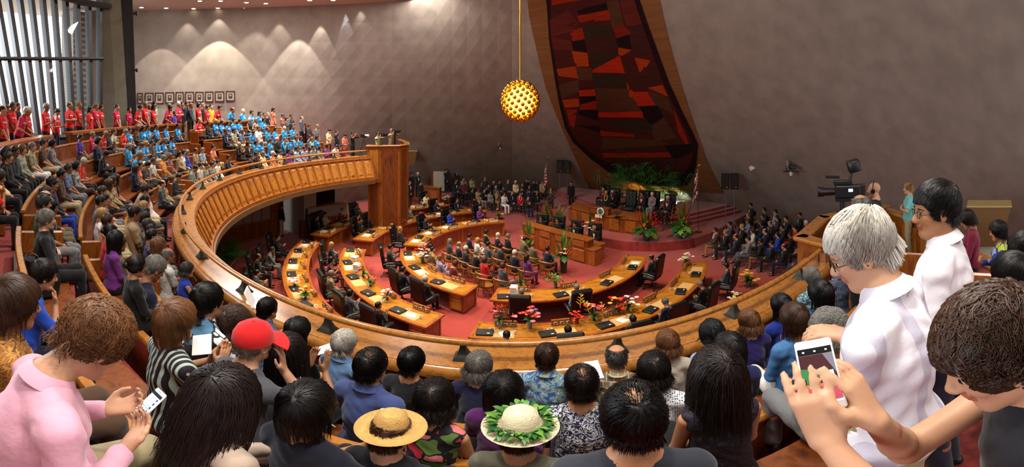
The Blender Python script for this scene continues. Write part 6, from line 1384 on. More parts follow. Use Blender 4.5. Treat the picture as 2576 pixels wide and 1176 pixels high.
for it in LC.replace('\n',';').split(';'):
    P_=it.split(); x,y,hs,hc,top,bc,pz=P_[:7]; x=float(x);y=float(y); pz=pz.replace('clasp0','lap'); fr=it in LC.split('\n')[0]; z0=0 if fr else (.0 if y>464 else .42 if y<458 else .0)
    p=at(x,y,1.30+z0); p.z=z0; f=face(p,(3.6,19.2)); person(p,f,hs,hc,top,'trousers',pz,bcol=bc,opt=tuple(P_[7:8]),seed=gi,grp='seated guests at the rear left'); PEOPLE[-1][5]=('rear',0,x,y); gi+=1
    if fr: c=chair('fold',p,f,'','black folding chairs'); CHL.append((c,'black folding chair',x,y,'seated guests at the rear left'))
RC='''1800 575 short k L:brown brown lap leiw;1826 580 short g J:black/yellow black lap;1852 591 ring k J:navy/ltblue navy lap;1883 598 short k J:grey/none slate lap;1914 602 fshort k K:black black lap;1942 608 short k J:black/red black lap;1973 616 ring k J:black/ltblue navy lap;2014 623 short h J:dkgrey/salmon dkgrey lap
1836 560 short k J:dkgrey/white black lap;1867 566 short y J:black/none black lap;1894 577 bob n P:ap grey lap;1925 578 ring k J:navy/ltblue navy lap;1957 586 long k L:royal royal lap;1989 586 fshort k K:black black lap
1883 554 thick a P:ab grey clap;1917 559 bob k L:navy royal lap;1938 558 ring l J:charcoal/grey black lap;1968 568 short k J:charcoal/white black lap;2000 570 bun k S:red red lap;2014 598 fshort y L:tan black lap
1883 537 fshort l L:black black lap;1919 541 buzz k J:black/white black lap;1954 544 short k J:charcoal/white black lap;1978 546 short k J:charcoal/white black lap;2028 557 short h L:charcoal black lap
1889 513 short k J:black/white black lap;1923 525 fshort k L:charcoal black lap;1951 530 fshort k L:lav lav lap;2013 537 short k J:black/ltblue black lap'''
for ri,ln in enumerate(RC.split('\n')):
  for it in ln.split(';'):
    P_=it.split(); x,y,hs,hc,top,bc,pz=P_[:7]; x=float(x);y=float(y); z0=(0,0,.0,.25,.42)[ri]; p=at(x,y,1.30+z0); p.z=z0; f=face(p,(3.4,18.8)); person(p,f,hs,hc,top,'skirt' if x in(1800,1914) else 'trousers','legx' if x==1883 and ri==0 else pz,bcol=bc,opt=tuple(P_[7:8]),seed=gi,grp='seated guests below the right wall'); PEOPLE[-1][5]=('right',0,x,y); gi+=1
    c=chair('fold',p,f,'','black folding chairs'); CHL.append((c,'black folding chair',x,y,'seated guests below the right wall'))
m=MB(); m.prism([(10.2,14.6),(12.6,20.5),(15.0,19.4),(16.2,14.0),(13,11.5)],0,.25); 
# clerks, dais, guards
for it in '''1361 546 bob k K:black black lap 1.25 0 clerk;1402 551 fshort k K:black black lap 1.25 0 clerk;1446 562 short k J:black/none black lap 1.25 0 clerk;1495 571 ring h J:black/none black lap 1.25 0 clerk'''.split(';'):
    P_=it.split(); x,y=float(P_[0]),float(P_[1]); p=at(x,y,1.28); p.z=0; f=face(p,(-1,14)); person(p,f if x<1480 else f+.4,P_[2],P_[3],P_[4],'trousers',P_[6],bcol=P_[5],seed=gi,grp='clerks behind the long bench'); PEOPLE[-1][5]=('clerk',0,x,y); gi+=1
    c=chair('exec',p,f if x<1480 else f+.4,'','black leather desk chairs'); CHL.append((c,'black leather chair',x,y,'clerks behind the long bench'))
for it in '''1518 470 short k J:maroon/red black lap leir .95;1543 478 buzz h J:black/none black chin leir .9;1615 484 short k J:black/none black lap leir .9;1641 485 thick h J:grey/maroon grey lap leip .9;1680 494 thick h J:black/none black lap leir .9'''.split(';'):
    P_=it.split(); x,y=float(P_[0]),float(P_[1]); z0=float(P_[8]); z0={1518:.75,1543:.75,1615:.9,1641:.9,1680:.9}[int(x)]; p=at(x,y,1.32+z0); p.z=z0; f=face(p,(-2,11)); person(p,f,P_[2],P_[3],P_[4],'trousers',P_[6],bcol=P_[5],opt=(P_[7],),seed=gi,grp='dignitaries on the dais'); PEOPLE[-1][5]=('dais',0,x,y); gi+=1
    c=chair('dais',p,f,'','high backed black armchairs on the dais'); CHL.append((c,'high backed black armchair',x,y,'dignitaries on the dais'))
p=at(1584,545,.9); chair('dais',p,face(p,(-2,11)),'empty high backed tufted black armchair at the middle of the dais','high backed black armchairs on the dais')
for (x,y,zt,z0,hs,hc,top,bc,pz,opt,lab,tg) in ((1525,480,0,.45,'short','y','K:black','black','side',('leiy',),'person in a thick yellow lei and green garland speaking at the lectern',(-2,11)),
    (708,513,0,0,'short','k','K:navy','khaki','clasp',(),'guard in navy jacket and khaki trousers standing by the grey panels',(0,20)),
    (1031,455,0,0,'buzz','a','J:black/white','black','clasp',(),'person in black suit standing beside the corner box',(3,19)),
    (1100,411,0,.42,'short','k','L:black','black','side',(),'person in black and a dark hat standing at the lit rear doorway',(3,19)),
    (1111,417,0,.42,'short','k','L:black','black','side',(),'person in black standing just right of the rear doorway',(3,19)),
    (1123,425,0,.42,'short','k','L:navy','navy','clasp',(),'person in dark uniform standing with hands clasped at the rear',(3,19)),
    (1148,423,0,.42,'short','k','J:black/ltblue','black','clasp',(),'person in black suit with pale tie standing at the rear',(3,19)),
    (1022,437,0,.42,'buzz','h','J:black/ltblue','black','side',(),'person in black suit just right of the corner box at the rear',(3,19)),
    (1036,434,0,.42,'bob','k','K:black','black','side',(),'person in black with pale blouse at the rear left',(3,19)),
    (1051,434,0,.42,'thick','h','J:black/white','black','clasp',(),'person in black suit behind the rear wooden counter',(3,19)),
    (1386,473,0,0,'wavy','l','K:brown','charcoal','sign',(),'sign interpreter in grey brown jacket standing among the flowers',(-1,12)),
    (1437,457,0,.2,'short','k','K:black','black','side',(),'person in black standing behind the centre loudspeaker pair',(-1,12)),
    ):
    d=None
    p=at(x,y,z0+1.74); p.z=z0; person(p,face(p,tg),hs,hc,top,'trousers',pz,bcol=bc,opt=opt,seed=gi,grp='people standing on the chamber floor'); PEOPLE[-1][5]=('L',lab,x,y); gi+=1
p=at(1058,458,.42+1.3); p.z=.42; person(p,face(p,(3,19)),'short','k','K:black','trousers','lap',grp='people standing on the chamber floor'); PEOPLE[-1][5]=('L','person in black seated behind the sloping rear counter',1058,458)
p=at(806,548,0); 
# camera people on the corner box and the television camera
for (x,y,hs,hc,top,bc,pz,lab) in ((951,332,'short','k','P:vest','khaki','cam','person in grey and lime shirt filming from the corner box'),(984,324,'short','g','K:tan','tan','cam','person in tan jacket behind a tall camera on the corner box')):
    p,s=standpos(x,y,11.2,3.6); t=p.xy.length; p.z=EYE-t*tanp(y)-1.74; rr=person(p,face(p,(3,17)),hs,hc,top,'trousers',pz,bcol=bc,grp='people standing in the upper aisle',seed=gi); PEOPLE[-1][5]=('L',lab,x,y)
    e=empty('video_camera',tuple(p+Vector((.25,-.12,1.62))),face(p,(3,17)),'small black video camera '+('held to the face of the person in grey and lime' if x<960 else 'on a tall stand beside the person in tan'),'camera'); b=MB(); b.box((0,.05,0),(.16,.40,.18),b=.02); b.build('camera_body',BLKM,e); b=MB(); b.lathe([(.05,.0),(.06,.16),(.045,.16)],n=12,M=Matrix.Translation((0,.25,.02))@Matrix.Rotation(-PI/2,4,'X')); b.build('lens',BLKM,e)
    if x>960: b=MB(); b.tube([(0,0,-.1),(0,0,-.9)],.05,8); b.build('column',BLKM,e)
def tripodcam(p,rz,s,lab,white=True):
    e=empty('tripod_camera',tuple(p),rz,lab,'camera'); b=MB(); b.box((0,0,1.45*s),(.16,.36,.2),b=.02); b.build('camera_body',BLKM,e); b=MB(); b.lathe([(.05,0),(.055,.26),(.07,.26),(.06,.33)],n=14,M=Matrix.Translation((0,.15,1.48*s))@Matrix.Rotation(-PI/2,4,'X')); b.build('lens',WHITE if white else BLKM,e)
    b=MB()
    for k in range(3): w=k*2.094+.5; b.tube([(0,0,1.32*s),(.42*math.cos(w),.42*math.sin(w),0)],.016,6)
    b.build('tripod',BLKM,e); return e
p,s=standpos(914,337,12.6,3.4); t=p.xy.length; p.z=EYE-t*tanp(337)-1.55; tripodcam(p,face(p,(3,17)),1.0,'camera with a white lens on a black tripod at the end of the upper aisle')
# ------------------------------------------------ labels that single each one out
ROWW=['front row','second row','third row','top row']
def words(s): return len(s.split())
import collections
def place(e):
    r,p,gw,pz,grp,l=e[:6]; k=l[0] if isinstance(l,tuple) else 'L'
    if k=='row': return ['front','second','third','top'][l[1]]+' gallery row'
    return {'aisle':'upper aisle','desk':{'i':'inner desk row','m':'middle desk row','o':'outer desk row'}.get(l[1],'') if k=='desk' else '','guest':'central chairs','rear':'rear left block','right':'right block','clerk':'behind the clerk bench','dais':'on the dais'}.get(k,'')
def finish_labels():
    G=collections.defaultdict(list)
    for e in PEOPLE:
        l=e[5]
        if isinstance(l,tuple) and l[0]=='L': e[0]['label']=l[1]; continue
        if isinstance(l,str): e[0]['label']=l; continue
        a='' if e[2].startswith(('a','e','i','o')) else ''
        base=f'person in {e[2]}, {place(e)}'; e.append(base); G[base].append(e)
    for base,L in G.items():
        if len(L)==1: s=f'person in {L[0][2]}, {PW[L[0][3]]}, {place(L[0])}'; L[0][0]['label']=s if words(s)<=16 else base; continue
        L.sort(key=lambda e:(e[5][2],e[5][3]))
        for i,e in enumerate(L): e[0]['label']=f'{base}, {ORDN(i)} of {len(L)} from left'
def ORDN(i): return (ORD+['seventeenth','eighteenth','nineteenth','twentieth','twenty-first','twenty-second','twenty-third','twenty-fourth'])[i]
def chair_labels():
    G=collections.defaultdict(list)
    for c,w,x,y,grp in CHL: G[(w,{'members at the curved desks':'of the desk rows','guests on the wooden chairs':'of the guests','seated guests at the rear left':'in the rear left block','seated guests below the right wall':'in the right block','clerks behind the long bench':'behind the clerk bench','dignitaries on the dais':'on the dais'}[grp])].append((x,y,c))
    for (w,pl),L in G.items():
        L.sort(key=lambda t:t[:2])
        for i,(x,y,c) in enumerate(L): c['label']=f'occupied {w} {pl}, number {i+1} of {len(L)} from the left'
# ------------------------------------------------ benches on the gallery tiers
def bench_arc(k,b0,b1,lab):
    r,z=ROW[k]; c=onC(r,(b0+b1)/2,z); e=empty('gallery_bench',tuple(c),0,lab,'bench','wooden benches of the gallery'); T=Matrix.Translation(-c); A0,A1=math.radians(b0),math.radians(b1); n=max(6,int((b1-b0)/1.5))
    def B(name,prof,mt,sm=False):
        m=MB(); m.arc(prof,C,A0,A1,n,0,sm=sm); m.v=[tuple(T@Vector(p)) for p in m.v]; m.build(name,mt,e)
    B('seat',[(r-.26,z+.37),(r+.24,z+.35),(r+.24,z+.40),(r-.26,z+.42)],KOAD); B('back',[(r+.20,z+.12),(r+.24,z+.12),(r+.33,z+.80),(r+.29,z+.80)],KOAD)
    B('top_cap',[(r+.27,z+.79),(r+.35,z+.79),(r+.355,z+.81),(r+.34,z+.835),(r+.28,z+.835),(r+.265,z+.81)],RAILW,True); B('kick_board',[(r+.18,z+.005),(r+.21,z+.005),(r+.21,z+.36),(r+.18,z+.36)],KOAD)
    for s in (b0,b1):
        p=onC(r,s,z+.4)-c; m=MB(); m.box((p.x,p.y,p.z-.01),(.62,.05,.76),math.radians(s),b=.02); m.build('end_panel',KOAF,e)
SEG={0:[(146,178.5),(182.5,199),(203,241),(245,297)],1:[(146,178.5),(182.5,199),(203,241),(245,296)],2:[(153,178.5),(182.5,199),(203,241),(245,288)],3:[(155,178.5),(182.5,199),(203,241),(245,265.8)]}
SW=['far section','section beyond the second stair','left section','near section']
for k in SEG:
    for i,(b0,b1) in enumerate(SEG[k]): bench_arc(k,b0,b1,f'long curved wooden bench, {ROWW[k]}, {SW[i]} of the gallery')
# heart-shaped paddle fan, camera held in hands and other held things
def heart():
    m=MB(); P=[(.11*(16*math.sin(t)**3)/16,.0,.10*(13*math.cos(t)-5*math.cos(2*t)-2*math.cos(3*t)-math.cos(4*t))/16) for t in [i*PI/14 for i in range(28)]]; n=len(P)
    m.add([(a,-.002,c) for a,b,c in P]+[(a,.002,c) for a,b,c in P],[list(range(n)),list(range(n,2*n))[::-1]]+[(i,(i+1)%n,n+(i+1)%n,n+i) for i in range(n)]); m.tube([(0,0,-.09),(0,0,-.2)],.007,6); return m.mesh('paddle_fan')
HM_=heart(); inhand(HEARTP[0],HEARTP[1],HEARTP[2],(-.02,.32,1.33),HM_,'paddle_fan',WHITE,'white heart shaped paddle fan held by a person in red','fan',(0,.4,0))
# ================================================================ THE PEOPLE NEAREST THE CAMERA
def f_collar(A):
    j=A['j']; up=j['chest']-j['hip']; up/=np.linalg.norm(up); nk=j['neckb']; T=Matrix.Translation(Vector((nk+up*.0).tolist()))@Matrix.Rotation(math.atan2(up[1],up[2])*-1-.30,4,'X')
    m=MB(); m.lathe([(.071,-.012),(.069,.03),(.062,.052),(.065,.056),(.076,.044),(.092,.012),(.088,.008),(.073,.03)],n=28,M=T,sy=1.0); return m
def cloth(name,cols,sc,kind): return pattern(name,cols,sc,kind)
NEARG={}
def near(x,y,d,k,hs,hc,gar,bc,pz,lab,sk=None,opt=(),fat=1.0,fem=None,turn=0,h=None,stand=False,s=None,z=None,collar=False,pkw=None,key=None,bot='trousers',tgt=None,hscale=1.02,seed=0):
    h=h or (.0078 if d<1.9 else .0095)
    p=out(x,d,0); p.z=ROW[k][1] if z is None else z; zt=EYE-d*tanp(y); H=1.76 if stand else 1.345
    s=s or max(.82,min(1.13,(zt-p.z)/H)); f=face(p,tgt or FOC)+turn
    kw=dict(POSES[pz]) if pkw is None else pkw; ln=kw.get('lean',0); hy=.695*math.sin(ln)+kw.get('hfwd',.02)+.10*math.sin(kw.get('pitch',0)); p=p-Matrix.Rotation(f,3,'Z')@Vector((0,hy*s,0))
    r=person(p,f,hs,hc,gar,bot,pz,sk=sk,sc=s,fem=fem,opt=opt,bcol=bc,fat=fat,h=h,grp='people in the near gallery rows',pkw=pkw,key=key,hscale=hscale,seed=seed); PEOPLE[-1][5]=('L',lab,x,y)
    if collar: A=ARCH[key] if key else ARCH[(pz,gar[0] if not isinstance(gar,str) else garment(gar)[0],bot,(hs in('bob','long','wavy','bun','fshort','curly')) if fem is None else fem,h,fat)]; c=put('collar',extra(A,'collar',f_collar),*( [CLOTH,r] if isinstance(gar[1],tuple) else [gar[1],r])); c.color=gar[1] if isinstance(gar[1],tuple) else (1,1,1,1)
    return r,p,f,s
def G_(sl,m,kind='shirt'): return (sl,m,'','shirt')
C3=lambda h: srgb(h)
BATIK=pattern('batik_gold',['#8a5a24','#c08a3a','#a06a2c','#5f3c1c'],15,'leaf'); STRP=pattern('zigzag_lines',['#141420','#c9a79a','#9cc4b8'],9,'lines'); ALB=pattern('big_leaf_blue',['#10141c','#c9d6e2','#4a7a9c','#8fb0c6','#dfe8ee'],9,'aloha')
CHAIN=pattern('chain_print',['#15162a','#b9bdca'],30,'dots'); FLOR=pattern('floral_black',['#0d0b10','#b8283c','#0f0e14','#d8a04a','#3a2456','#5a7a3a','#d8787a'],11,'aloha'); PATCH=pattern('patchwork_cloth',['#8f7f66','#4f4a44','#c9b084'],9,'patch'); LACE=pattern('lace_navy',['#1a2140','#c9ccd4','#1a2140'],20,'leaf'); DOTS=pattern('blue_dots',['#dfe4ea','#1d3252'],75,'dots')
BLUEF=pattern('blue_hibiscus',['#2f5a94','#7aa0c4','#8f9a5a','#3f70a8','#a9c0d0'],9,'leaf'); TEALA=pattern('teal_aloha',['#14303a','#8fb4c0','#1d4450'],16,'leaf'); PLAID=pattern('plaid_navy',['#1c2238','#2a3352','#7d86a0'],24,'plaid'); STRW=pattern('white_stripe',['#e6e4ee','#e2e0ec','#c4c2d4'],2.2,'stripe'); PINK=mat('pink_oxford','#dba2b8',.8,sheen=.2,bump=.5,bscale=18,noise=.05,nscale=30); PAIS=pattern('blue_paisley',['#1c3456','#7f9fc0','#35587f'],30,'lines')
GREYT=C3('#4a4a52'); DEN=mat('denim_shirt','#5b7ca6',.85,noise=.15,nscale=60,bump=.3,bscale=120); DEN2=mat('denim_blue','#3f73a8',.85,noise=.15,nscale=60,bump=.3,bscale=120); POLO=C3('#3d4a7c'); WHT=C3('#e4e2ea')
near(40,704,1.85,3,'bob','n',G_('long',BATIK),'brown','lap','person in gold batik blouse and glasses at the far left edge',opt=('gl',),sk=1,turn=.0,collar=False)
near(112,742,2.75,3,'short','d',G_('short',C3('#1a45b0')),'navy','chin','person in royal blue sleeve beside the gold batik blouse',sk=0,fem=True)
PK=dict(kind='sit',wr=(.09,.27,.25),wl=(-.10,.29,.29),hdr=(-.45,.75,.35),hdl=(.4,.8,.3),raw=1,pnr=(-.5,.1,.9),pnl=(.5,.1,.9),cl=.7,cr=.6,pitch=.62,lean=.16,hfwd=.05)
r,p,f,s=near(240,752,1.36,3,'tousle','l',G_('long',PINK),'khaki','phone','large person in pink shirt and glasses looking down at a phone',opt=('gl',),sk=3,fat=1.38,fem=False,collar=True,pkw=PK,key='pinkman',h=.0072,hscale=1.02)
def phone_mesh(name='smartphone'):
    m=MB(); m.box((0,0,0),(.067,.009,.138),b=.004); m.box((0,.0048,0),(.060,.0006,.108),mi=1); m.lathe([(0,0),(.0048,0),(.005,.0005),(0,.0006)],n=14,M=Matrix.Translation((0,.0046,-.0615))@Matrix.Rotation(-PI/2,4,'X'),mi=3); m.box((0,.0048,.062),(.012,.0006,.0016),mi=2); m.lathe([(0,0),(.0018,0),(0,.0004)],n=10,M=Matrix.Translation((-.012,.0047,.062))@Matrix.Rotation(-PI/2,4,'X'),mi=2); return m.mesh(name)
PHM=phone_mesh(); SCRW=mat('screen_page','#dfeef6',.2,emit=.9,ecol='#dff0f8'); SCRB=mat('screen_bar','#2a2f36',.2)
def heldphone(p,f,s,off,rot,mats,lab,extra_=None,parts=None):
    e=empty('smartphone',(0,0,0),0,lab,'phone'); q=Vector(p)+Matrix.Rotation(f,3,'Z')@(Vector(off)*s); e.location=q; e.rotation_euler=(Matrix.Rotation(f,3,'Z')@Matrix.Rotation(rot[2],3,'Z')@Matrix.Rotation(rot[0],3,'X')@Matrix.Rotation(rot[1],3,'Y')).to_euler()
    put('casing',PHM,mats,e); 
    if parts: parts(e)
    return e
def page(e):
    m=MB(); m.box((0,.0056,.047),(.060,.0005,.014),mi=0)
    for k in range(4): m.box((-.021,.0056,.030-.019*k),(.008,.0005,.010),mi=1); m.box((.004,.0056,.033-.019*k),(.030,.0005,.0016),mi=3)
    m.box((0,.0056,-.016),(.05,.0005,.003),mi=2); m.box((-.005,.0056,-.038),(.026,.0005,.02),mi=0); m.build('screen_content',[SCRB,mat('icon_blue','#2c4a8c',.3),mat('mint','#7fd6b8',.3),mat('grey_text','#9aa6b0',.3)],e)
heldphone(p,f,s,(-.005,.40,.88),(-.95+PI/2+.2,.0,PI),[mat('white_plastic','#e8e8ea',.25),SCRW,BLKM,SILV],'white smartphone with a lit page held by the person in pink',parts=page)
near(445,762,2.35,2,'bob','l',G_('short',STRP),'black','clap','person in navy blouse with pink and green line print',sk=0)
near(344,705,3.9,2,'bun','d',G_('long',C3('#0f1012')),'black','lap','person in black jacket with hair clipped up and glasses, looking right',opt=('gl',),sk=1)
near(525,718,2.75,2,'side','k',G_('short',ALB),'black','clap','person in big leaf blue and white shirt clapping beside the parapet',opt=('gl',),sk=0,fat=1.15,collar=True)
near(590,780,2.95,1,'curly','n',G_('short',C3('#16288a')),'navy','clap','person with curly hair in royal blue holding up a folded paper',sk=0)
near(640,812,2.2,2,'ring','g',G_('short',GREYT),'black','chin','person in red cap and dark grey shirt with hands by the face',opt=('capr',),sk=3,fat=1.15,pkw=dict(kind='sit',wr=(.10,.26,.50),wl=(-.12,.24,.46),hdr=(-.1,.0,1),hdl=(.1,.1,1),raw=1,pnr=(-.8,-.6,0),pnl=(.8,-.6,0),curl=.3,cl=.3,cr=.3,lean=.18),key='capman')
near(675,752,4.26,0,'short','k',G_('short',PAIS),'navy','clap','person in blue paisley shirt clapping in the front row',sk=1,collar=True)
near(750,805,3.75,0,'bob','k',G_('short',C3('#0e0f12')),'black','lap','person in black with glasses in the front row',opt=('gl',),sk=0)
near(725,850,2.76,1,'wavy','d',G_('short',CHAIN),'black','clap','person in navy chain print blouse clapping behind the front row',sk=1,pkw=dict(kind='sit',wr=(.10,.27,.46),wl=(-.05,.28,.44),hdr=(.0,.3,.95),hdl=(.1,.3,.95),raw=1,pnr=(-1,-.2,0),pnl=(1,-.2,0),cl=.15,cr=.15),key='clapper')
near(868,835,3.5,0,'thick','h',G_('short',DEN),'navy','clap','person with collar in light blue denim shirt clapping',sk=3,collar=True)
near(935,882,2.5,1,'thin','k',G_('short',POLO),'navy','lap','person in slate blue polo shirt',sk=1,fat=1.2,collar=True)
near(1037,880,3.2,0,'thick','k',G_('long',C3('#131417')),'black','lap','person in black top, front row between blue polo and navy sweater',sk=1)
near(1206,890,3.15,0,'fshort','g',G_('long',C3('#161838')),'navy','lap','person in plain navy sweater, front row',sk=3,fat=1.1)
near(1095,963,2.15,1,'fshort','d',G_('none',FLOR),'black','lap','person in black dress printed with red and yellow flowers',sk=0,bot='dress')
near(1268,945,2.3,1,'long','k',G_('short',C3('#4a1454')),'violet','clap','person in plum purple with long straight hair',sk=0)
near(1376,868,3.28,0,'short','n',G_('short',BLUEF),'navy','lap','person in bright blue hibiscus shirt, front row',sk=3,fat=1.1,collar=True)
near(1551,870,3.3,0,'ring','a',G_('short',PATCH),'khaki','lap','person in brown and cream patchwork shirt, front row',sk=0,fat=1.1,collar=True)
near(1464,925,2.3,1,'thin','d',G_('short',LACE),'navy','clap','person in navy and white lace print top with a strap across the back',sk=0,fem=True)
near(1645,893,2.5,1,'fshort','d',G_('short',DOTS),'navy','lap','person leaning in white shirt covered with dark blue dots',sk=1,turn=-.2)
near(1679,835,3.55,0,'fshort','l',G_('short',C3('#b5ab9c')),'khaki','lap','person in crumpled beige blouse, front row',sk=3)
near(1805,890,1.85,2,'wavy','d',G_('none',pattern('dark_floral',['#0f0c10','#2c2038','#141018'],16,'leaf')),'black','lap','person in dark print top with very long wavy hair held by a clip',sk=0)
near(1790,813,3.7,0,'curly','k',G_('short',C3('#8fa6c8')),'navy','lap','person in pale blue collar, front row beside the lanyard',sk=1)
near(1835,845,2.78,1,'bob','k',G_('short',C3('#182050')),'navy','lap','person in dark blue top seated behind the pale blue collar',sk=0)
near(1883,783,3.95,0,'fshort','l',G_('short',C3('#241a58')),'navy','lap','person in deep violet top with a necklace, front row right',sk=3,fat=1.1)
near(1965,745,4.3,0,'bob','k',G_('long',C3('#162c86')),'navy','lap','person in royal blue long sleeves, front row right',sk=0)
near(1997,770,3.2,1,'bob','n',G_('long',DEN2),'white','lap','person in blue denim shirt and white trousers',sk=0)
near(2040,676,5.1,0,'thick','g',G_('short',TEALA),'khaki','lap','person in teal aloha shirt and glasses, front row right',opt=('gl',),sk=0,collar=True)
near(2063,710,3.7,1,'bob','k',G_('short',C3('#14247c')),'navy','lap','person in blue with black chin length hair behind the teal aloha shirt',sk=0)
near(2085,790,2.3,2,'curly','g',G_('short',C3('#d4d0dc')),'grey','lap','person in pale top, grey head just left of the large white shirt',sk=3)
near(2105,648,5.5,0,'short','k',G_('short',PLAID),'navy','lap','person in navy plaid shirt, far end of the front row',sk=1,collar=True)
# the row right in front of the camera
r,p,f,s=near(562,938,1.55,2,'wavy','d',G_('long',C3('#b9a594')),'brown','phone','person with long brown tipped hair in pale lace holding papers and green phone',sk=0,pkw=dict(kind='sit',wr=(.10,.34,.22),wl=(-.06,.34,.18),hdr=(-.2,.7,.6),hdl=(.5,.8,.2),raw=1,pnr=(-.9,.0,.4),pnl=(.4,.1,.9),cl=.5,cr=.7,pitch=.35),key='ombre')
GP=mat('mint_case','#2fae8c',.35)
e=heldphone(p,f,s,(.10,.45,.88),(-.6,.0,PI+.5),[GP,GP,BLKM,GP],'smartphone in a mint green case held over folded papers')
m=MB()
for k in range(3): m.box((0,.002*k,0),(.14,.001,.21)); 
m.box((.035,.0055,.0),(.045,.0006,.16),mi=1)
for k in range(16): m.box((-.03,.0055,-.09+.011*k),(.055,.0006,.003),mi=2)
inhand(p,f,s,(.02,.50,.90),m.mesh('folded_papers'),'folded_papers',[WHITE,mat('photo_grey','#4a4642',.6),mat('grey_text','#9aa6b0')],'folded printed papers held beneath the mint green phone','paper',(-.7,.1,PI-.2))
near(775,975,1.6,2,'bob','k',G_('short',C3('#0f1120')),'black','clap','person in very dark navy top clapping with a beaded bracelet',sk=0,pkw=dict(kind='sit',wr=(.20,.27,.36),wl=(.12,.28,.34),hdr=(.0,.45,.9),hdl=(.1,.45,.9),raw=1,pnr=(-1,-.1,0),pnl=(1,-.1,0),cl=.2,cr=.2),key='bracelet')
def f_hat(leaf):
    g=random.Random(3); m=MB(); R=.175
    m.lathe([(.09,.035),(.12,.022),(.15,.016),(R,.030),(R+.003,.034),(.15,.021),(.12,.027),(.092,.045),(.088,.075),(.078,.115),(.05,.138),(0,.145)],(0,-.012,.035),36,sy=1.12); return m
HATM=f_hat(0).mesh('hat'); STRAW=mat('straw','#c49a55',.75,noise=.18,nscale=25,stretch=(1,1,5),bump=.9,bscale=55); STRAWW=mat('straw_white','#e0d3ae',.75,noise=.12,nscale=25,stretch=(1,1,5),bump=.9,bscale=55)
def hat(r,A,mt,leafy):
    x=put('hat',HATM,mt,r); x.matrix_local=A['M']@Matrix.Scale(.92 if not leafy else 1.0,4)
    if not leafy:
        m=MB(); m.tube([(.0925*math.cos(t),-.012+.104*math.sin(t),.095+.004*math.sin(9*t)) for t in [i*PI/16 for i in range(32)]],.007,6,closed=True); b=put('hat_band',m.mesh('hat_band'),mat('braid','#4a2a14',.7,bump=1,bscale=90),x)
        m=MB(); 
        for a in (-.5,.5): leafblade(m,(-.07,.075,.10),(math.cos(2.4+a),math.sin(2.4+a),.15),.05,.016,4,0,.2)
        put('bow',m.mesh('bow'),mat('ivory_bow','#e0d8c0',.6),x)
    else:
        g=random.Random(8); m=MB()
        for i in range(150):
            t=g.random()*6.283; o=Vector((.105*math.cos(t),-.012+.12*math.sin(t),.085+g.uniform(-.01,.03))); dd=Vector((math.cos(t+g.uniform(-.9,.9)),math.sin(t+g.uniform(-.9,.9)),g.uniform(-.1,.9))); leafblade(m,o,dd,g.uniform(.04,.085),g.uniform(.008,.017),4,g.choice((0,0,1,2)),.3)
        put('leaf_garland',m.mesh('leaf_garland'),[G1,G2,mat('leaf_mid','#3f7a2c',.45)],x)
r,p,f,s=near(985,1052,1.62,2,'short','n',G_('short',C3('#1a1c22')),'black','lap','person wearing a tan straw hat with a dark braided band',sk=3,key=None); hat(r,ARCH[('lap','short','trousers',False,.0078,1.0)],STRAW,False)
r,p,f,s=near(1310,1050,1.62,2,'short','n',G_('short',C3('#6a6a5a')),'khaki','lap','person wearing a white straw hat ringed with a garland of green leaves',sk=3); hat(r,ARCH[('lap','short','trousers',False,.0078,1.0)],STRAWW,True)
near(1592,998,1.12,3,'thin','k',G_('short',C3('#2c2f38')),'black','lap','person with a bald crown in dark shirt at the bottom centre',sk=0,fem=False,hscale=1.03,s=.95)
near(2545,645,2.2,3,'bob','k',G_('short',C3('#14161c')),'black','lap','person in black seated at the right edge behind the tall hair',sk=0)
near(2572,590,2.9,3,'long','k',G_('short',C3('#3a1c22')),'black','lap','person in dark red half hidden at the right edge',sk=0)
# the person filming with a phone
def frame(x,y,d,z,tgt,pitch,lean,hfwd=.02):
    q=out(x,d,z); f=face(q,tgt); s=(EYE-d*tanp(y)-z)/1.76; hy=.695*math.sin(lean)+hfwd+.10*math.sin(pitch); return q-Matrix.Rotation(f,3,'Z')@Vector((0,hy*s,0)),f,s
hp,hf,hs_=frame(2500,722,.80,4.80,(-.35,1.35),.42,.10)
hp_=out(2500,.80,4.80)
def tolocal(x,y,d,F=None):
    a,b,c=F or (hp,hf,hs_); q=out(x,d,EYE-d*tanp(y))-a; q=Matrix.Rotation(-b,3,'Z')@q; return np.array(q)/c
HZ=np.array([0,0,.93])
WL=tolocal(2082,1112,.66); WR=tolocal(2205,1062,.70); TL=tolocal(2030,960,.70); TR=tolocal(2125,930,.74); CAMD=Matrix.Rotation(-hf,3,'Z')@Vector((math.sin(az(2060)),math.cos(az(2060)),-.75)); RGT=Matrix.Rotation(-hf,3,'Z')@Vector((math.cos(az(2060)),-math.sin(az(2060)),0))
PF=dict(kind='stand',raw=1,wl=tuple(WL-HZ),wr=tuple(WR-HZ),hdl=tuple(TL-WL),hdr=tuple(TR-WR),pnl=tuple(CAMD),pnr=tuple(-RGT*.9+CAMD*.35),cl=.28,cr=.45,pitch=.42,lean=.10,pole=(.5,-.2,-.9))
r,p,f,s=near(2500,722,.80,3,'tousle','n',G_('none',C3('#20222a')),'black','phones','person with thick brown hair holding up a white phone to film, nearest at right',sk=3,stand=True,h=.006,pkw=PF,key='filmer',tgt=(-.35,1.35),hscale=1.05,s=hs_)
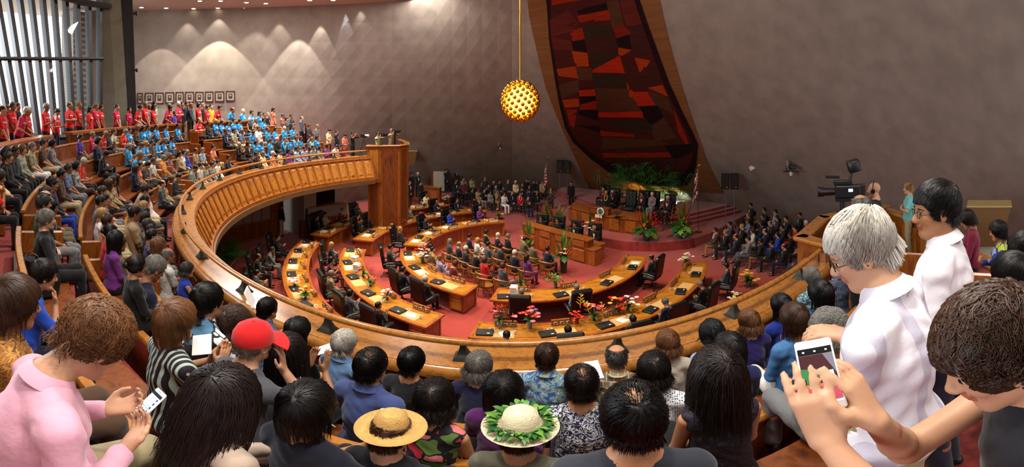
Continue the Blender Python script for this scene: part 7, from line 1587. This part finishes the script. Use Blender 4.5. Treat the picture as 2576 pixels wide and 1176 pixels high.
# standing men in white
WF=frame(2163,512,1.36,4.80,(-1.6,8),.45,.08); w1=tolocal(2128,845,1.42,WF)-np.array([0,0,.93]); 
near(2163,512,1.36,3,'sparse','h',G_('short',STRW),'khaki','side','tall person in finely striped white shirt and glasses, standing, back to the camera',opt=('gl',),sk=3,stand=True,collar=True,h=.0072,fat=1.25,pkw=dict(kind='stand',wr=(.20,.16,.05),wl=tuple(w1),hdr=(0,.5,-1),hdl=(-.3,.9,.1),raw=1,pnr=(-1,0,0),pnl=(.2,0,-1),cl=.6,cr=.5,pitch=.45,yaw=.55,lean=.08,sw=.195),key='whiteshirt',tgt=(-1.6,8))
near(2352,452,1.95,3,'short','k',G_('short',WHT),'navy','side','person in plain white collared shirt and black glasses standing behind the striped shirt',opt=('gl',),sk=1,stand=True,collar=True,h=.0075,fat=1.15,pkw=dict(kind='stand',w=(.21,.06,-.05),hd=(0,.3,-1),pn=(-1,0,0),curl=.5,pitch=.1,yaw=.6,sw=.19),key='whiteshirt2',tgt=(-1.5,9))
ph=empty('smartphone',tuple(out(2062,.715,EYE-.715*tanp(945))),0,'white smartphone held up in front of the camera, its screen showing the dais','phone')
v=-Vector(ph.location)+Vector((.0,.0,EYE+.0)); q=v.to_track_quat('Y','Z'); ph.rotation_euler=(q.to_matrix()@Matrix.Rotation(.20,3,'Y')).to_euler(); ph.scale=(1.0,1,1.0)
put('casing',PHM,[mat('white_plastic','#e8e8ea'),mat('screen_off','#141118',.15),BLKM,SILV],ph)
m=MB(); m.box((0,.0056,.047),(.060,.0005,.013),mi=0); m.add([(-.03,.0054,.040),(.03,.0054,.040),(.03,.0054,-.005),(-.03,.0054,-.005)],[(3,2,1,0)],1); m.add([(-.03,.0056,.040),(-.012,.0056,.040),(-.030,.0056,.0)],[(2,1,0)],2)
m.add([(.0,.0057,.012),(.03,.0057,.016),(.03,.0057,-.010),(-.004,.0057,-.008)],[(3,2,1,0)],3); m.box((0,.0056,-.010),(.060,.0004,.012),mi=4); m.box((.0,.0058,-.018),(.060,.0004,.006),mi=5); m.box((0,.0056,-.034),(.060,.0004,.030),mi=6); m.box((-.02,.0058,.002),(.01,.0004,.01),mi=7); m.box((.015,.0059,-.008),(.018,.0004,.012),mi=3)
for q in (-.02,0,.02): m.box((q,.0060,.047),(.004,.0004,.003),mi=7)
m.build('screen_picture',[mat('sc0','#0c0d10',.2)]+[mat('sc%d'%i,c,.2,emit=.6,ecol=c) for i,c in enumerate(('#3a1c20','#6a6670','#2f6a3c','#20161c','#9a6a3a','#a04050','#b8d0e0'),1)],ph)
# the wing: camera operator, headset, onlookers
near(2162,487,5.3,0,'ring','g',G_('short',C3('#1a1a1c')),'black','side','person with a bald head operating the big television camera',sk=0,stand=True,z=3.98,h=.0125,tgt=(0,20))
near(2198,443,7.6,0,'none','k',G_('long',C3('#0e0e10')),'black','side','person in black shirt wearing a headset on the wing',sk=3,stand=True,z=3.55,s=1.13,h=.0125,tgt=(0,14))
A=ARCH[('side','long','trousers',False,.0125,1.0)]; m=MB(); m.tube([(.085*math.cos(t),0,.03+.105*math.sin(t)) for t in [i*PI/10 for i in range(11)]],.009,6); 
for q in(-1,1): m.lathe([(0,-.015),(.034,-.012),(.036,.012),(0,.016)],n=14,M=Matrix.Translation((q*.092,0,-.005))@Matrix.Rotation(PI/2,4,'Y'))
m.tube([(-.09,.02,-.03),(-.07,.08,-.07),(-.03,.11,-.065)],.004,5); hd=put('headset',m.mesh('headset'),BLKM,PEOPLE[-1][0]); hd.matrix_local=A['M']
near(2284,460,9.3,0,'short','y',G_('short',C3('#6fb4b4')),'khaki','scross','person in aqua shirt and khaki trousers standing arms crossed at the wing parapet',sk=3,stand=True,z=3.55,h=.0125,tgt=(0,14))
near(2432,527,6.3,0,'bob','d',G_('long',C3('#6a0f2a')),'black','phones','person in wine red jacket looking down on the wing',sk=0,stand=True,z=3.55,h=.0125,tgt=(0,12))
near(2510,556,5.7,0,'bob','k',G_('long',pattern('geo_dress',['#1c2f8a','#a9b42c','#2a3c9c','#8fa0b8'],9,'aloha')),pattern('geo_dress',[],0),'fan','person in blue and lime geometric dress, hand to face, on the wing',sk=0,stand=True,z=3.55,h=.0125,bot='dress',tgt=(0,12))
tc=out(2120,6.9,0); tz=EYE-6.9*tanp(482); e=empty('television_camera',(tc.x,tc.y,3.6),face(tc,(-4,12)),'large black television camera on a pedestal in the wooden camera box','camera'); zz=tz-3.6
b=MB(); b.box((0,-.08,zz),(.16,.42,.20),b=.02); b.box((0,-.30,zz+.02),(.13,.14,.17),b=.01); b.box((0,.0,zz+.14),(.12,.30,.07),b=.01); b.build('camera_body',BLKM,e)
b=MB(); b.lathe([(.05,0),(.06,.05),(.06,.16),(.075,.18),(.08,.28),(.07,.28),(.06,.2)],n=18,M=Matrix.Translation((0,.13,zz))@Matrix.Rotation(-PI/2,4,'X')); b.build('lens',mat('lens_dark','#1a1310',.3),e)
b=MB(); T=Matrix.Translation((0,-.18,zz+.40))@Matrix.Rotation(-.25,4,'X'); b.box((0,0,0),(.24,.20,.18),b=.02,M=T); b.tube([(0,-.12,zz+.18),(0,-.16,zz+.33)],.025,8); b.build('viewfinder',BLKM,e)
b=MB(); b.tube([(.03,.05,zz+.22),(.03,.28,zz+.23)],.022,10); b.build('microphone',mat('foam','#14100e',.95,bump=1,bscale=150),e)
b=MB(); b.box((-.083,-.12,zz+.03),(.004,.07,.045)); b.build('status_screen',mat('status_glow','#9fe0ff',.3,emit=3,ecol='#9fe0ff'),e)
b=MB(); b.tube([(0,0,.1),(0,0,zz-.12)],.05,12); b.box((0,0,zz-.12),(.18,.24,.05)); 
for k in range(3): w=k*2.094+.4; b.tube([(0,0,.5),(.42*math.cos(w),.42*math.sin(w),0)],.025,8)
b.build('pedestal',BLKM,e)
# small held or placed things close by
def simple(name,mb,mats,loc,rot,lab,cat): o=mb.build(name,mats,loc=loc,rot=rot); return tag(o,lab,cat)
q=out(628,2.6,EYE-2.6*tanp(748)); m=MB(); m.box((0,0,0),(.07,.004,.13)); m.box((.01,.004,.0),(.07,.002,.125)); simple('folded_paper',m,WHITE,q,(.3,.35,face(q,(0,0))+1.25),'folded white paper held upright above the curly hair','paper')
q=out(508,2.35,EYE-2.35*tanp(868)); m=MB(); m.box((0,0,0),(.11,.14,.004)); 
simple('printed_sheet',m,WHITE,q,(.5,-.2,.6),'white printed sheet lying in front of the line print blouse','paper')
q=out(1490,3.05,EYE-3.05*tanp(932)); m=MB(); m.box((0,0,0),(.13,.17,.003)); simple('white_sheet',m,WHITE,q,(.45,0,.1),'large white sheet held by the person in patchwork shirt','paper')
q=out(820,3.5,EYE-3.5*tanp(878)); m=MB(); m.box((0,0,0),(.10,.22,.003)); simple('leaflet',m,WHITE,q,(.3,.2,-.9),'small printed leaflet held beside the denim shirt','paper')
q=out(280,3.9,EYE-3.9*tanp(938)) 
q=onC(10.0,apix(1745,822,4.27),4.29); m=MB(); m.tube([(0,0,0),(.10,.06,.015),(.14,.02,-.03),(.15,-.05,-.18),(.15,-.06,-.40)],[.02,.02,.006,.005,.005],8); simple('lanyard',m,mat('lanyard_dark','#14161c',.7),q,(0,0,math.radians(290)),'dark patterned lanyard hanging over the parapet ledge','lanyard')
def bag(p,w,d,h,col,lab,rz=0,handles=True):
    e=empty('handbag',tuple(p),rz,lab,'bag'); m=MB(); m.lathe([(.30,0),(.46,.02),(.50,.3*h/.3),(.42,h*.8),(.34,h)],n=18,sx=w,sy=d); m.build('bag_body',mat('bag'+col,col,.5,bump=.3,bscale=25),e)
    if handles:
        for s in(-1,1): m=MB(); m.tube([(-.14,s*.03,h*.9),(-.10,s*.05,h*1.3),(0,s*.06,h*1.45),(.10,s*.05,h*1.3),(.14,s*.03,h*.9)],.008,6); m.build('handle',mat('tan_leather','#6a4026',.5),e)
bag(at(85,700,4.83),.40,.26,.24,'#15131f','navy handbag with brown straps on the red carpet at left',.5)
bag(at(105,742,4.83),.42,.26,.22,'#101211','black bag with gold zips behind the brown bob at left',1.2,False)
bag(at(1990,905,4.2)+Vector((0,0,.1)),.36,.16,.2,'#0e0f10','black quilted handbag with chain next to the denim shirt',.3)
bag(Vector((1.62,1.22,4.42)),.5,.3,.3,'#0d0e10','black shoulder bag on the bench in front of the filming hands',.2,False)
finish_labels(); chair_labels()
